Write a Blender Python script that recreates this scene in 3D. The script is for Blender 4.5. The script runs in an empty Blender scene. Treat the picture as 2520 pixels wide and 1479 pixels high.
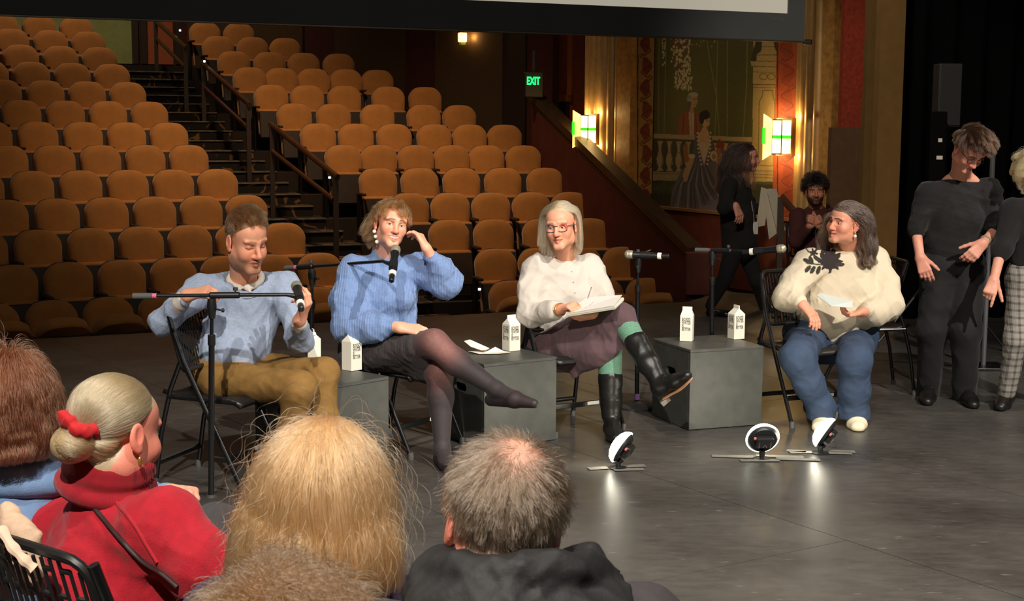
import bpy, bmesh, math, random
import numpy as np
from mathutils import Vector, Matrix, Euler

# ------------------------------------------------------------------ camera, world, lights, exposure
SC = bpy.context.scene
COL = SC.collection
FPX, CAMH = 3600.0, 1.7
PITCH = math.atan((739.5 - 300.0) / FPX)
ROLL = math.radians(0.4)
cam_data = bpy.data.cameras.new('camera')
cam = bpy.data.objects.new('camera', cam_data)
COL.objects.link(cam)
cam_data.sensor_fit = 'HORIZONTAL'
cam_data.sensor_width = 36.0
cam_data.lens = 36.0 * FPX / 2520.0
cam_data.clip_end = 200
CAM_ROT = Matrix.Rotation(math.pi / 2 - PITCH, 3, 'X') @ Matrix.Rotation(ROLL, 3, 'Z')
cam.matrix_world = Matrix.Translation((0, 0, CAMH)) @ CAM_ROT.to_4x4()
cam_data.dof.use_dof = True
cam_data.dof.focus_distance = 6.5
cam_data.dof.aperture_fstop = 20.0
SC.camera = cam

world = bpy.data.worlds.new('world'); SC.world = world
world.use_nodes = True
wb = world.node_tree.nodes['Background']
wb.inputs[0].default_value = (1.0, 0.86, 0.70, 1); wb.inputs[1].default_value = 0.018

SC.view_settings.view_transform = 'Standard'
SC.view_settings.look = 'None'
SC.view_settings.gamma = 1.0
SC.view_settings.use_curve_mapping = False
SC.view_settings.exposure = 0.0

def spot(name, loc, target, power, color, angle, blend=0.5, radius=0.08):
    d = bpy.data.lights.new(name, 'SPOT'); o = bpy.data.objects.new(name, d); COL.objects.link(o)
    d.energy = power; d.color = color; d.spot_size = math.radians(angle); d.spot_blend = blend
    d.shadow_soft_size = radius
    o.location = loc
    o.rotation_euler = (Vector(target) - Vector(loc)).to_track_quat('-Z', 'Y').to_euler()
    return o
# stage fixtures hung over the audience side of the stage, then two added fill lamps
spot('stage_spotlight', (-0.9, -1.6, 6.6), (-1.0, 5.05, 0.0), 3200, (1.0, 0.92, 0.82), 41, 0.35, 0.07)
spot('stage_spotlight', (5.0, 0.2, 6.6), (2.5, 5.9, 0.0), 4000, (1.0, 0.92, 0.83), 45, 0.35, 0.07)
spot('stage_spotlight', (1.6, 2.2, 7.0), (1.6, 5.0, 0.2), 950, (1.0, 0.93, 0.86), 84, 0.7, 0.25)
spot('stage_spotlight', (-3.2, 5.0, 6.5), (-0.6, 2.8, 0.8), 430, (1.0, 0.90, 0.80), 60, 0.7, 0.2)
spot('stage_spotlight', (6.9, 8.6, 5.6), (2.9, 8.8, 0.9), 560, (1.0, 0.90, 0.80), 34, 0.5, 0.1)
spot('stage_spotlight', (-0.6, 1.0, 7.0), (3.1, 12.6, 1.5), 2400, (1.0, 0.88, 0.70), 17, 0.7, 0.2)  # added fill that brightens the proscenium edge, not a known fixture
spot('mural_fill', (0.4, 13.0, 6.6), (2.5, 15.2, 1.9), 150, (1.0, 0.84, 0.62), 44, 0.9, 0.2)  # added lamp to lift the mural brightness, no such fixture in view
# house lights over the seats
spot('house_downlight', (-2.4, 14.4, 8.6), (-2.3, 17.6, 0.6), 1750, (1.0, 0.69, 0.39), 60, 1.0, 0.3)
spot('house_downlight', (-5.6, 19.0, 8.6), (-6.4, 21.6, 2.6), 620, (1.0, 0.72, 0.44), 80, 0.9, 0.3)
# ------------------------------------------------------------------ helpers
rng = np.random.default_rng(7)
RN = random.Random(11)
CR = np.array(CAM_ROT)
CP = np.array([0, 0, CAMH])
def ray(px, py):
    return CR @ np.array([(px - 1260) / FPX, -(py - 739.5) / FPX, -1.0])
def U(px, py, Y):                      # the point at depth Y seen at a pixel of the photograph
    r = ray(px, py); return CP + r * (Y / r[1])
def G(px, py, z=0.0):                  # the point at height z seen at a pixel
    r = ray(px, py); return CP + r * ((z - CAMH) / r[2])
def Vp(px, py, A, d):                  # the point of the vertical plane through A along d (2-D) seen at a pixel
    r = ray(px, py); n = np.array([-d[1], d[0]])
    t = (np.array(A[:2]) @ n) / (r[:2] @ n); return CP + r * t
def lin(c):
    c = np.asarray(c, float) / 255.0
    return tuple(np.where(c <= 0.04045, c / 12.92, ((c + 0.055) / 1.055) ** 2.4))
def nrm(v):
    v = np.asarray(v, float); return v / (np.linalg.norm(v) + 1e-12)

MATS = {}
def mat(name, rgb=(128, 128, 128), rough=0.6, metal=0.0, spec=0.5, noise=0.0, nscale=20.0, bump=0.0, bscale=60.0,
        emit=None, estr=0.0, attr=None, sheen=0.0, coat=0.0, stretch=None, kind='noise', trans=0.0, rnoise=0.0, sss=0.0, objrand=0.0):
    if name in MATS: return MATS[name]
    m = bpy.data.materials.new(name); m.use_nodes = True; MATS[name] = m
    nt = m.node_tree; b = nt.nodes['Principled BSDF']; L = nt.links
    base = (*lin(rgb), 1)
    b.inputs['Base Color'].default_value = base
    b.inputs['Roughness'].default_value = rough
    b.inputs['Metallic'].default_value = metal
    b.inputs['Specular IOR Level'].default_value = spec
    b.inputs['Sheen Weight'].default_value = sheen
    b.inputs['Coat Weight'].default_value = coat
    b.inputs['Transmission Weight'].default_value = trans
    if sss:
        b.inputs['Subsurface Weight'].default_value = sss
        b.inputs['Subsurface Radius'].default_value = (1.0, 0.35, 0.2); b.inputs['Subsurface Scale'].default_value = 0.006
    if emit is not None:
        b.inputs['Emission Color'].default_value = (*lin(emit), 1); b.inputs['Emission Strength'].default_value = estr
    tc = nt.nodes.new('ShaderNodeTexCoord'); vec = tc.outputs['Object']
    if stretch is not None:
        mp = nt.nodes.new('ShaderNodeMapping'); mp.inputs['Scale'].default_value = stretch
        L.new(vec, mp.inputs['Vector']); vec = mp.outputs['Vector']
    src = None
    if attr:
        a = nt.nodes.new('ShaderNodeVertexColor'); a.layer_name = attr; src = a.outputs['Color']
    if noise > 0:
        n = nt.nodes.new('ShaderNodeTexNoise'); n.inputs['Scale'].default_value = nscale; n.inputs['Detail'].default_value = 5
        L.new(vec, n.inputs['Vector'])
        r = nt.nodes.new('ShaderNodeMapRange'); r.inputs['From Min'].default_value = 0.3; r.inputs['From Max'].default_value = 0.7
        r.inputs['To Min'].default_value = 1 - noise; r.inputs['To Max'].default_value = 1 + noise
        L.new(n.outputs['Fac'], r.inputs['Value'])
        mx = nt.nodes.new('ShaderNodeVectorMath'); mx.operation = 'SCALE'
        if src is not None: L.new(src, mx.inputs[0])
        else: mx.inputs[0].default_value = base[:3]
        L.new(r.outputs['Result'], mx.inputs['Scale']); src = mx.outputs['Vector']
        if rnoise > 0:
            r2 = nt.nodes.new('ShaderNodeMapRange'); r2.inputs['From Min'].default_value = 0.3; r2.inputs['From Max'].default_value = 0.7
            r2.inputs['To Min'].default_value = rough + rnoise; r2.inputs['To Max'].default_value = rough - rnoise
            L.new(n.outputs['Fac'], r2.inputs['Value']); L.new(r2.outputs['Result'], b.inputs['Roughness'])
    if objrand > 0:
        oi = nt.nodes.new('ShaderNodeObjectInfo')
        r = nt.nodes.new('ShaderNodeMapRange'); r.inputs['To Min'].default_value = 1 - objrand; r.inputs['To Max'].default_value = 1 + objrand
        L.new(oi.outputs['Random'], r.inputs['Value'])
        mx = nt.nodes.new('ShaderNodeVectorMath'); mx.operation = 'SCALE'
        if src is not None: L.new(src, mx.inputs[0])
        else: mx.inputs[0].default_value = base[:3]
        L.new(r.outputs['Result'], mx.inputs['Scale']); src = mx.outputs['Vector']
    if src is not None: L.new(src, b.inputs['Base Color'])
    if bump > 0:
        if kind == 'rib':
            n = nt.nodes.new('ShaderNodeTexWave'); n.inputs['Scale'].default_value = bscale; n.bands_direction = 'X'
            n.inputs['Distortion'].default_value = 0.6; n.inputs['Detail'].default_value = 1
        else:
            n = nt.nodes.new('ShaderNodeTexNoise'); n.inputs['Scale'].default_value = bscale; n.inputs['Detail'].default_value = 6
        L.new(vec, n.inputs['Vector'])
        bp = nt.nodes.new('ShaderNodeBump'); bp.inputs['Strength'].default_value = bump; bp.inputs['Distance'].default_value = 0.01
        L.new(n.outputs['Fac'], bp.inputs['Height']); L.new(bp.outputs['Normal'], b.inputs['Normal'])
    return m

def link_mesh(name, V, F, m, parent=None, smooth=False, col=None, loc=None):
    me = bpy.data.meshes.new(name)
    V = np.asarray(V, np.float32)
    if isinstance(F, np.ndarray):
        n = len(F); k = F.shape[1]
        me.vertices.add(len(V)); me.vertices.foreach_set('co', V.ravel())
        me.loops.add(n * k); me.loops.foreach_set('vertex_index', F.astype(np.int32).ravel())
        me.polygons.add(n); me.polygons.foreach_set('loop_start', np.arange(0, n * k, k, dtype=np.int32))
        me.update(calc_edges=True); me.validate()
    else:
        me.from_pydata([tuple(map(float, v)) for v in V], [], F); me.update()
    if smooth: me.polygons.foreach_set('use_smooth', np.ones(len(me.polygons), bool))
    if col is not None:
        a = me.color_attributes.new('Col', 'FLOAT_COLOR', 'POINT')
        c = np.ones((len(V), 4), np.float32); c[:, :3] = col; a.data.foreach_set('color', c.ravel())
    if m is not None: me.materials.append(m)
    o = bpy.data.objects.new(name, me); COL.objects.link(o)
    if parent is not None: o.parent = parent
    if loc is not None: o.location = loc
    return o

def rotm(rx=0, ry=0, rz=0): return np.array(Euler((rx, ry, rz)).to_matrix())
def frame(zdir, up=(0, 0, 1)):
    z = nrm(zdir); up = np.asarray(up, float)
    if abs(z @ nrm(up)) > 0.98: up = np.array([0, 1.0, 0])
    x = nrm(np.cross(up, z)); y = np.cross(z, x)
    return np.stack([x, y, z], 1)

class MB:                                # collects shapes into one mesh
    def __init__(s): s.V = []; s.F = []; s.n = 0
    def add(s, V, F):
        V = np.asarray(V, float).reshape(-1, 3); s.V.append(V); s.F += [tuple(i + s.n for i in f) for f in F]; s.n += len(V); return s
    def box(s, c, size, R=None, bev=0.0, seg=2):
        hx, hy, hz = np.asarray(size, float) / 2
        if bev > 0:
            bm = bmesh.new(); bmesh.ops.create_cube(bm, size=1.0)
            for v in bm.verts: v.co = Vector((v.co.x * hx * 2, v.co.y * hy * 2, v.co.z * hz * 2))
            bmesh.ops.bevel(bm, geom=bm.edges[:], offset=bev, segments=seg, profile=0.5, affect='EDGES')
            bm.verts.index_update()
            V = np.array([v.co[:] for v in bm.verts]); F = [tuple(v.index for v in f.verts) for f in bm.faces]; bm.free()
        else:
            V = np.array([[x, y, z] for x in (-hx, hx) for y in (-hy, hy) for z in (-hz, hz)])
            F = [(0, 1, 3, 2), (4, 6, 7, 5), (0, 4, 5, 1), (2, 3, 7, 6), (0, 2, 6, 4), (1, 5, 7, 3)]
        if R is not None: V = V @ np.asarray(R).T
        return s.add(V + np.asarray(c, float), F)
    def tube(s, pts, r, n=10, flat=None, caps=True, up=(0, 0, 1)):
        P = np.asarray(pts, float); k = len(P); r = np.broadcast_to(np.asarray(r, float), (k,))
        T = np.gradient(P, axis=0) if k > 2 else np.repeat((P[1] - P[0])[None], 2, 0)
        V = []; u = None
        for i in range(k):
            t = nrm(T[i])
            if u is None:
                u = np.asarray(up, float)
                if abs(u @ t) > 0.95: u = np.array([1.0, 0, 0])
            u = nrm(u - (u @ t) * t); w = np.cross(t, u)
            a = np.linspace(0, 2 * math.pi, n, endpoint=False); fl = 1.0 if flat is None else flat
            V.append(P[i] + r[i] * (np.cos(a)[:, None] * u * fl + np.sin(a)[:, None] * w))
        V = np.concatenate(V); F = []
        for i in range(k - 1):
            for j in range(n):
                F.append((i * n + j, i * n + (j + 1) % n, (i + 1) * n + (j + 1) % n, (i + 1) * n + j))
        if caps: F += [tuple(range(n))[::-1], tuple(range((k - 1) * n, k * n))]
        return s.add(V, F)
    def lathe(s, prof, o=(0, 0, 0), R=None, n=20):   # prof: (radius, height) pairs along local z
        V = []; F = []; k = len(prof)
        a = np.linspace(0, 2 * math.pi, n, endpoint=False)
        for r, h in prof: V.append(np.stack([r * np.cos(a), r * np.sin(a), np.full(n, h)], 1))
        V = np.concatenate(V)
        for i in range(k - 1):
            for j in range(n): F.append((i * n + j, i * n + (j + 1) % n, (i + 1) * n + (j + 1) % n, (i + 1) * n + j))
        F += [tuple(range(n))[::-1], tuple(range((k - 1) * n, k * n))]
        if R is not None: V = V @ np.asarray(R).T
        return s.add(V + np.asarray(o, float), F)
    def prism(s, poly, h0, h1, o=(0, 0, 0), R=None):  # poly in local xy, extruded along local z
        P = np.asarray(poly, float); n = len(P)
        V = np.concatenate([np.c_[P, np.full(n, h0)], np.c_[P, np.full(n, h1)]])
        F = [tuple(range(n))[::-1], tuple(range(n, 2 * n))] + [(i, (i + 1) % n, n + (i + 1) % n, n + i) for i in range(n)]
        if R is not None: V = V @ np.asarray(R).T
        return s.add(V + np.asarray(o, float), F)
    def quad(s, a, b, c, d): return s.add([a, b, c, d], [(0, 1, 2, 3)])
    def build(s, name, m, parent=None, smooth=False, off=None, bevel=0.0):
        V = np.concatenate(s.V)
        if off is not None: V = V - np.asarray(off, float)
        o = link_mesh(name, V, s.F, m, parent)
        if smooth:
            me = o.data; me.polygons.foreach_set('use_smooth', np.ones(len(me.polygons), bool))
            try: me.set_sharp_from_angle(angle=math.radians(40))
            except Exception: pass
        if bevel:
            b = o.modifiers.new('bevel', 'BEVEL'); b.width = bevel; b.segments = 2; b.limit_method = 'ANGLE'
        return o

def tag(o, label=None, cat=None, group=None, kind=None):
    if label: o['label'] = label
    if cat: o['category'] = cat
    if group: o['group'] = group
    if kind: o['kind'] = kind
    return o
def thing(name, label, cat, loc=(0, 0, 0), rz=0.0, group=None):
    o = bpy.data.objects.new(name, None); COL.objects.link(o); o.empty_display_size = 0.1
    o.location = loc; o.rotation_euler = (0, 0, rz); return tag(o, label, cat, group)
def copy_tree(o, parent=None):
    c = o.copy(); COL.objects.link(c)
    if parent is not None: c.parent = parent
    for ch in o.children: copy_tree(ch, c)
    return c
def text_mesh(body, size=0.1, extrude=0.0, bold=0.0, space=1.0, align='LEFT'):
    cu = bpy.data.curves.new('t', 'FONT'); cu.body = body; cu.size = size; cu.extrude = extrude; cu.offset = bold; cu.space_line = space
    cu.align_x = align; cu.resolution_u = 3
    ob = bpy.data.objects.new('t', cu); COL.objects.link(ob)
    dg = bpy.context.evaluated_depsgraph_get(); dg.update()
    me = ob.evaluated_get(dg).to_mesh()
    V = np.array([v.co[:] for v in me.vertices]); F = [tuple(p.vertices) for p in me.polygons]
    ob.evaluated_get(dg).to_mesh_clear(); bpy.data.objects.remove(ob); bpy.data.curves.remove(cu)
    return V, F
# ------------------------------------------------------------------ the setting
def stage_floor_mat():
    m = bpy.data.materials.new('black_painted_board'); m.use_nodes = True
    nt = m.node_tree; b = nt.nodes['Principled BSDF']; L = nt.links
    g = nt.nodes.new('ShaderNodeNewGeometry')
    def noise(scale, st, det=6, rough=0.6):
        mp = nt.nodes.new('ShaderNodeMapping'); mp.inputs['Scale'].default_value = st; mp.inputs['Rotation'].default_value = (0, 0, 0.6)
        L.new(g.outputs['Position'], mp.inputs['Vector'])
        n = nt.nodes.new('ShaderNodeTexNoise'); n.inputs['Scale'].default_value = scale; n.inputs['Detail'].default_value = det
        n.inputs['Roughness'].default_value = rough; L.new(mp.outputs['Vector'], n.inputs['Vector']); return n
    n1 = noise(1.3, (1, 1, 1)); n2 = noise(14, (0.5, 1.4, 1), 10, 0.8)
    n3 = noise(38, (0.25, 1.2, 1), 3)
    r = nt.nodes.new('ShaderNodeValToRGB'); r.color_ramp.elements[0].position = 0.3; r.color_ramp.elements[1].position = 0.75
    r.color_ramp.elements[0].color = (*lin((52, 50, 47)), 1); r.color_ramp.elements[1].color = (*lin((90, 87, 82)), 1)
    ad = nt.nodes.new('ShaderNodeMath'); ad.operation = 'ADD'; L.new(n1.outputs['Fac'], ad.inputs[0])
    mu = nt.nodes.new('ShaderNodeMath'); mu.operation = 'MULTIPLY_ADD'; L.new(n2.outputs['Fac'], mu.inputs[0]); mu.inputs[1].default_value = 0.7; mu.inputs[2].default_value = -0.35
    L.new(mu.outputs[0], ad.inputs[1]); L.new(ad.outputs[0], r.inputs['Fac'])
    # scuffs: thin pale flecks
    s = nt.nodes.new('ShaderNodeMapRange'); s.inputs['From Min'].default_value = 0.655; s.inputs['From Max'].default_value = 0.74
    L.new(n3.outputs['Fac'], s.inputs['Value'])
    mx = nt.nodes.new('ShaderNodeMix'); mx.data_type = 'RGBA'; mx.inputs['B'].default_value = (*lin((128, 122, 112)), 1)
    L.new(s.outputs['Result'], mx.inputs['Factor']); L.new(r.outputs['Color'], mx.inputs['A'])
    L.new(mx.outputs['Result'], b.inputs['Base Color'])
    rr = nt.nodes.new('ShaderNodeMapRange'); rr.inputs['To Min'].default_value = 0.28; rr.inputs['To Max'].default_value = 0.46
    L.new(n2.outputs['Fac'], rr.inputs['Value']); L.new(rr.outputs['Result'], b.inputs['Roughness'])
    bp = nt.nodes.new('ShaderNodeBump'); bp.inputs['Strength'].default_value = 0.06; bp.inputs['Distance'].default_value = 0.004
    L.new(n2.outputs['Fac'], bp.inputs['Height']); L.new(bp.outputs['Normal'], b.inputs['Normal'])
    b.inputs['Specular IOR Level'].default_value = 0.55
    return m
M_FLOOR = stage_floor_mat()
M_DARK = mat('dark_gap', (14, 12, 11), 0.9)
EDGE_L = G(-700, 872); EDGE_A = G(170, 830); EDGE_B = G(1695, 742); EDGE_C = G(1768, 737); EDGE_D = G(1852, 749)
stage_poly = [(-8, -4), (9, -4), (9, 14.2), (3.6, 14.2), (EDGE_D[0] + .9, EDGE_D[1] - .2), (EDGE_D[0] + .4, EDGE_D[1] + .7), (EDGE_C[0] + .15, EDGE_C[1] + .7), (EDGE_B[0], EDGE_B[1]), (EDGE_A[0], EDGE_A[1]), (EDGE_L[0], EDGE_L[1])]
mb = MB(); mb.prism(stage_poly, -0.95, -0.018)
stage = mb.build('floor', M_DARK); tag(stage, kind='structure')
# painted hardboard sheets laid on the stage, each with its own edges
E1 = np.array([0.545, -0.838]); E2 = np.array([0.838, 0.545]); FO = np.array([1.385, 5.86])
def clip_poly(P, Q):                                     # Sutherland-Hodgman, Q convex counter-clockwise
    out = [np.array(p) for p in P]
    for i in range(len(Q)):
        a = np.array(Q[i]); b = np.array(Q[(i + 1) % len(Q)]); nn = np.array([-(b - a)[1], (b - a)[0]])
        inp = out; out = []
        for j in range(len(inp)):
            p, q = inp[j], inp[(j + 1) % len(inp)]; dp = (p - a) @ nn; dq = (q - a) @ nn
            if dp >= 0: out.append(p)
            if (dp >= 0) != (dq >= 0): out.append(p + (q - p) * (dp / (dp - dq)))
        if not out: return []
    return out
for i in range(-9, 10):
    for j in range(-12, 12):
        L2, W2 = 2.44, 1.22
        off = ((i + 1) % 2) * 1.22
        o2 = FO + E1 * (j * W2 if False else (j * L2 / 2 if False else j * L2 + off)) + E2 * (i * W2)
        g_ = 0.002
        q = [o2 + E1 * (-L2 + g_) + E2 * g_, o2 + E1 * (-g_) + E2 * g_, o2 + E1 * (-g_) + E2 * (W2 - g_), o2 + E1 * (-L2 + g_) + E2 * (W2 - g_)]
        c = sum(q) / 4
        if c[0] < -6 or c[0] > 7 or c[1] < 0.5 or c[1] > 15.5: continue
        # (E1, E2) is counter-clockwise
        pl = clip_poly(stage_poly, q)
        if len(pl) < 3: continue
        A_ = abs(sum(pl[k][0] * pl[(k + 1) % len(pl)][1] - pl[(k + 1) % len(pl)][0] * pl[k][1] for k in range(len(pl)))) / 2
        if A_ < 0.03: continue
        m_ = MB(); m_.prism(pl, -0.018, RN.uniform(-0.0006, 0.0))
        m_.build('floor_panel', M_FLOOR, stage)

# ---- auditorium frame (fitted to the photographed rows)
AY0, AANG, AIC, ASP, AZ0, AR1, AR2 = 15.1125, 0.29306, 0.06164, 0.67805, 0.0399, 0.27863, -0.001784
def aud(i, u, dv=0.0):
    v = (i - 1) * ASP - u * u * AIC / 2 + dv
    return np.array([u * math.cos(AANG) - v * math.sin(AANG), AY0 + u * math.sin(AANG) + v * math.cos(AANG)])
def seat_top(i): return AZ0 + AR1 * (i - 1) + AR2 * (i - 1) ** 2
def row_floor(i): return seat_top(i) - 0.86
def row_ang(u): return AANG - u * AIC
LEFT_END = {1: -1.55, 2: -1.90, 3: -2.18, 4: -2.50, 5: -2.75, 6: -3.02, 7: -3.20, 8: -3.39, 9: -3.62, 10: -3.79, 11: -3.93, 12: -4.06, 13: -4.21}
RIGHT_U = {1: [0.0, 0.5, 1.0, 1.5], 2: [0.03, 0.52, 1.0, 1.48], 3: [-.32, .2, .77, 1.33], 4: [-.62, -.13, .36, .85, 1.32], 5: [-.85, -.34, .18, .70, 1.23],
           6: [-1.15, -.70, -.23, .23, .68, 1.16], 7: [-1.35, -.86, -.36, .17, .64, 1.11], 8: [-1.55, -1.03, -.44, .19, .68], 9: [-1.76, -1.27, -.76, -.15, .37],
           10: [-1.96, -1.52, -1.07, -.61, -.16], 11: [-2.10, -1.59, -1.10, -.59], 12: [-2.25, -1.75, -1.27], 13: [-2.38, -1.87]}
def carpet_mat():
    m = bpy.data.materials.new('patterned_carpet'); m.use_nodes = True
    nt = m.node_tree; b = nt.nodes['Principled BSDF']; L = nt.links; b.inputs['Roughness'].default_value = 0.95
    g = nt.nodes.new('ShaderNodeNewGeometry')
    n = nt.nodes.new('ShaderNodeTexNoise'); n.inputs['Scale'].default_value = 5.0; n.inputs['Detail'].default_value = 1.5; L.new(g.outputs['Position'], n.inputs['Vector'])
    w = nt.nodes.new('ShaderNodeTexWave'); w.wave_type = 'RINGS'; w.inputs['Scale'].default_value = 2.1; w.inputs['Distortion'].default_value = 16; w.inputs['Detail'].default_value = 1.0; w.inputs['Detail Scale'].default_value = 1.6
    L.new(g.outputs['Position'], w.inputs['Vector'])
    a = nt.nodes.new('ShaderNodeMapRange'); a.inputs['From Min'].default_value = 0.80; a.inputs['From Max'].default_value = 0.90; L.new(w.outputs['Fac'], a.inputs['Value'])
    k = nt.nodes.new('ShaderNodeMapRange'); k.inputs['From Min'].default_value = 0.50; k.inputs['From Max'].default_value = 0.56; L.new(n.outputs['Fac'], k.inputs['Value'])
    mu = nt.nodes.new('ShaderNodeMath'); mu.operation = 'MULTIPLY'; L.new(a.outputs[0], mu.inputs[0]); L.new(k.outputs[0], mu.inputs[1])
    mx = nt.nodes.new('ShaderNodeMix'); mx.data_type = 'RGBA'; mx.inputs['A'].default_value = (*lin((26, 17, 14)), 1); mx.inputs['B'].default_value = (*lin((122, 84, 50)), 1)
    L.new(mu.outputs[0], mx.inputs['Factor']); L.new(mx.outputs['Result'], b.inputs['Base Color'])
    return m
M_CARPET = carpet_mat()
M_RISER = mat('dark_brown_riser', (40, 27, 20), 0.85, noise=0.25, nscale=6)
M_NOSE = mat('worn_nosing', (118, 104, 86), 0.7, noise=0.45, nscale=14)
tiers = []
for i in range(1, 15):
    us = np.linspace(-8.0, 2.0, 26); V = []; F = []
    z1 = row_floor(i); z0 = -0.98
    for u in us:
        a = aud(i, u, -0.36); b = aud(i, u, 0.32 if i < 14 else 2.6)
        V += [(*a, z0), (*a, z1), (*b, z1), (*b, z0)]
    for k in range(len(us) - 1):
        for e in range(4): F.append((k * 4 + e, k * 4 + (e + 1) % 4, (k + 1) * 4 + (e + 1) % 4, (k + 1) * 4 + e))
    F += [(3, 2, 1, 0), tuple(range(len(V) - 4, len(V)))]
    o = link_mesh('riser', V, F, M_RISER); tag(o, kind='structure')
mb = MB(); mb.prism([(-9, 10.5), (3, 12.5), (3, 16.5), (-9, 14)], -1.0, -0.985)
fl2 = mb.build('floor', M_RISER); tag(fl2, kind='structure')
# aisle steps: two to a row, carpeted, with a worn nosing
st = thing('aisle_stairs', None, None); del_keys = None; tag(st, kind='structure')
for i2 in range(1, 27):
    i = i2 / 2 + 0.5
    i_lo, i_hi = int(math.floor(i)), min(13, int(math.ceil(i)))
    f = i - i_lo
    ul = (1 - f) * LEFT_END[max(1, min(13, i_lo))] + f * LEFT_END[i_hi] + 0.30
    ur = (1 - f) * RIGHT_U[max(1, min(13, i_lo))][0] + f * RIGHT_U[i_hi][0] - 0.30
    if i <= 2: ur = LEFT_END[2] + 1.7
    z = seat_top(i) - 0.86 + 0.012
    dep = ASP / 2 + 0.03
    m_ = MB(); a, b = aud(i, ul, -0.38), aud(i, ur, -0.38); c, d = aud(i, ur, -0.38 + dep), aud(i, ul, -0.38 + dep)
    m_.prism([a, b, c, d], z - 0.16, z); t = m_.build('stair_tread', M_CARPET, st)
    m_ = MB(); a, b = aud(i, ul, -0.395), aud(i, ur, -0.395); c, d = aud(i, ur, -0.365), aud(i, ul, -0.365)
    m_.prism([a, b, c, d], z - 0.012, z + 0.004); m_.build('nosing', M_NOSE, t)

# ---- walls
M_OLIVE = mat('olive_brown_wall_fabric', (74, 52, 27), 0.9, noise=0.12, nscale=30, bump=0.15, bscale=200)
M_DRED = mat('dark_red_wall', (70, 26, 20), 0.85, noise=0.15, nscale=10)
M_ORANGE = mat('burnt_orange_paint', (150, 72, 38), 0.8, noise=0.12, nscale=8)
M_ORANGE2 = mat('orange_trim_paint', (172, 92, 46), 0.7, noise=0.1, nscale=10)
M_GOLD = mat('mottled_gold_paint', (168, 122, 62), 0.5, noise=0.3, nscale=16, metal=0.15)
M_GOLDF = mat('fluted_gold_paint', (176, 140, 88), 0.42, noise=0.12, nscale=10, metal=0.2)
WA, WB = np.array([0.52, 19.75]), np.array([-5.38, 24.03]); WD = nrm(WB - WA)
WN = np.array([-WD[1], WD[0]]); WN = WN if WN[1] < 0 else -WN         # towards the camera
def vwall(name, P, Q, z0, z1, th, m, kind='structure', n=None):
    P = np.asarray(P)[:2]; Q = np.asarray(Q)[:2]; d = nrm(Q - P); nn = np.array([-d[1], d[0]]); nn = nn if nn[1] < 0 else -nn
    m_ = MB(); m_.prism([P, Q, Q - nn * th, P - nn * th], z0, z1); o = m_.build(name, m)
    if kind: tag(o, kind=kind)
    return o
wr = vwall('wall_right', WA, WB, -1, 7.5, 0.15, M_DRED)
def wall_panel(px0, px1, m, proud=0.05, z0=0.0, z1=7.0, parent=wr, A=WA, D=WD, N=WN, name='wall_panel'):
    a = Vp(px0, 300, A, D)[:2]; b = Vp(px1, 300, A, D)[:2]
    m_ = MB(); m_.prism([a, b, b + N * proud, a + N * proud], z0, z1)
    return m_.build(name, m, parent)
for x0, x1 in ((470, 752), (831, 1000), (1076, 1241)): wall_panel(x0, x1, M_OLIVE)
wall_panel(1241, 1296, mat('dark_brown_wood', (44, 28, 20), 0.6), 0.04)
# back wall with the lit doorway above the aisle
BA, BB = np.array([-3.6, 24.9]), np.array([-12.5, 22.6]); BD = nrm(BB - BA); BN = np.array([-BD[1], BD[0]]); BN = BN if BN[1] < 0 else -BN
wbk = vwall('wall_back', BA, BB, -1, 7.5, 0.15, mat('back_wall_dark', (58, 40, 28), 0.9))
def bpanel(px0, px1, m, proud, z0, z1, name='wall_panel'): return wall_panel(px0, px1, m, proud, z0, z1, wbk, BA, BD, BN, name)
bpanel(-200, 329, mat('pale_green_paint', (150, 160, 104), 0.8, noise=0.1, nscale=8), 0.02, 2.6, 5.5)
bpanel(329, 345, mat('dark_brown_wood'), 0.10, 2.6, 5.5, 'door_jamb'); bpanel(352, 366, mat('dark_brown_wood'), 0.10, 2.6, 5.5, 'door_jamb')
bpanel(366, 430, mat('terracotta_paint', (170, 88, 58), 0.8, noise=0.1), 0.02, 2.6, 5.5); bpanel(436, 462, mat('dark_brown_wood'), 0.12, 2.6, 5.5, 'door_jamb')
# orange recess between the seating wall and the mural wall
RA, RB = np.array([0.15, 20.6]), np.array([1.35, 19.6]); RD = nrm(RB - RA); RNn = np.array([-RD[1], RD[0]]); RNn = RNn if RNn[1] < 0 else -RNn
ws = vwall('wall_side', RA, RB, -1, 7.5, 0.15, M_ORANGE)
def rpart(px0, px1, py0, py1, m, proud, name):
    a = Vp(px0, py1, RA, RD); b = Vp(px1, py1, RA, RD); z1 = Vp(px0, py0, RA, RD)[2]; z0 = a[2]
    m_ = MB(); m_.prism([a[:2], b[:2], b[:2] + RNn * proud, a[:2] + RNn * proud], z0, z1); return m_.build(name, m, ws)
rpart(1400, 1412, -400, 250, M_ORANGE2, 0.05, 'wall_trim'); rpart(1296, 1412, 234, 250, M_ORANGE2, 0.05, 'wall_trim')
rpart(1413, 1446, -400, 420, mat('red_brown_paint', (128, 58, 28), 0.8, noise=0.15, nscale=10), 0.04, 'wall_panel')
d1 = rpart(1340, 1400, 251, 420, mat('dark_door', (56, 30, 22), 0.6), 0.03, 'door_panel')
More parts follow.
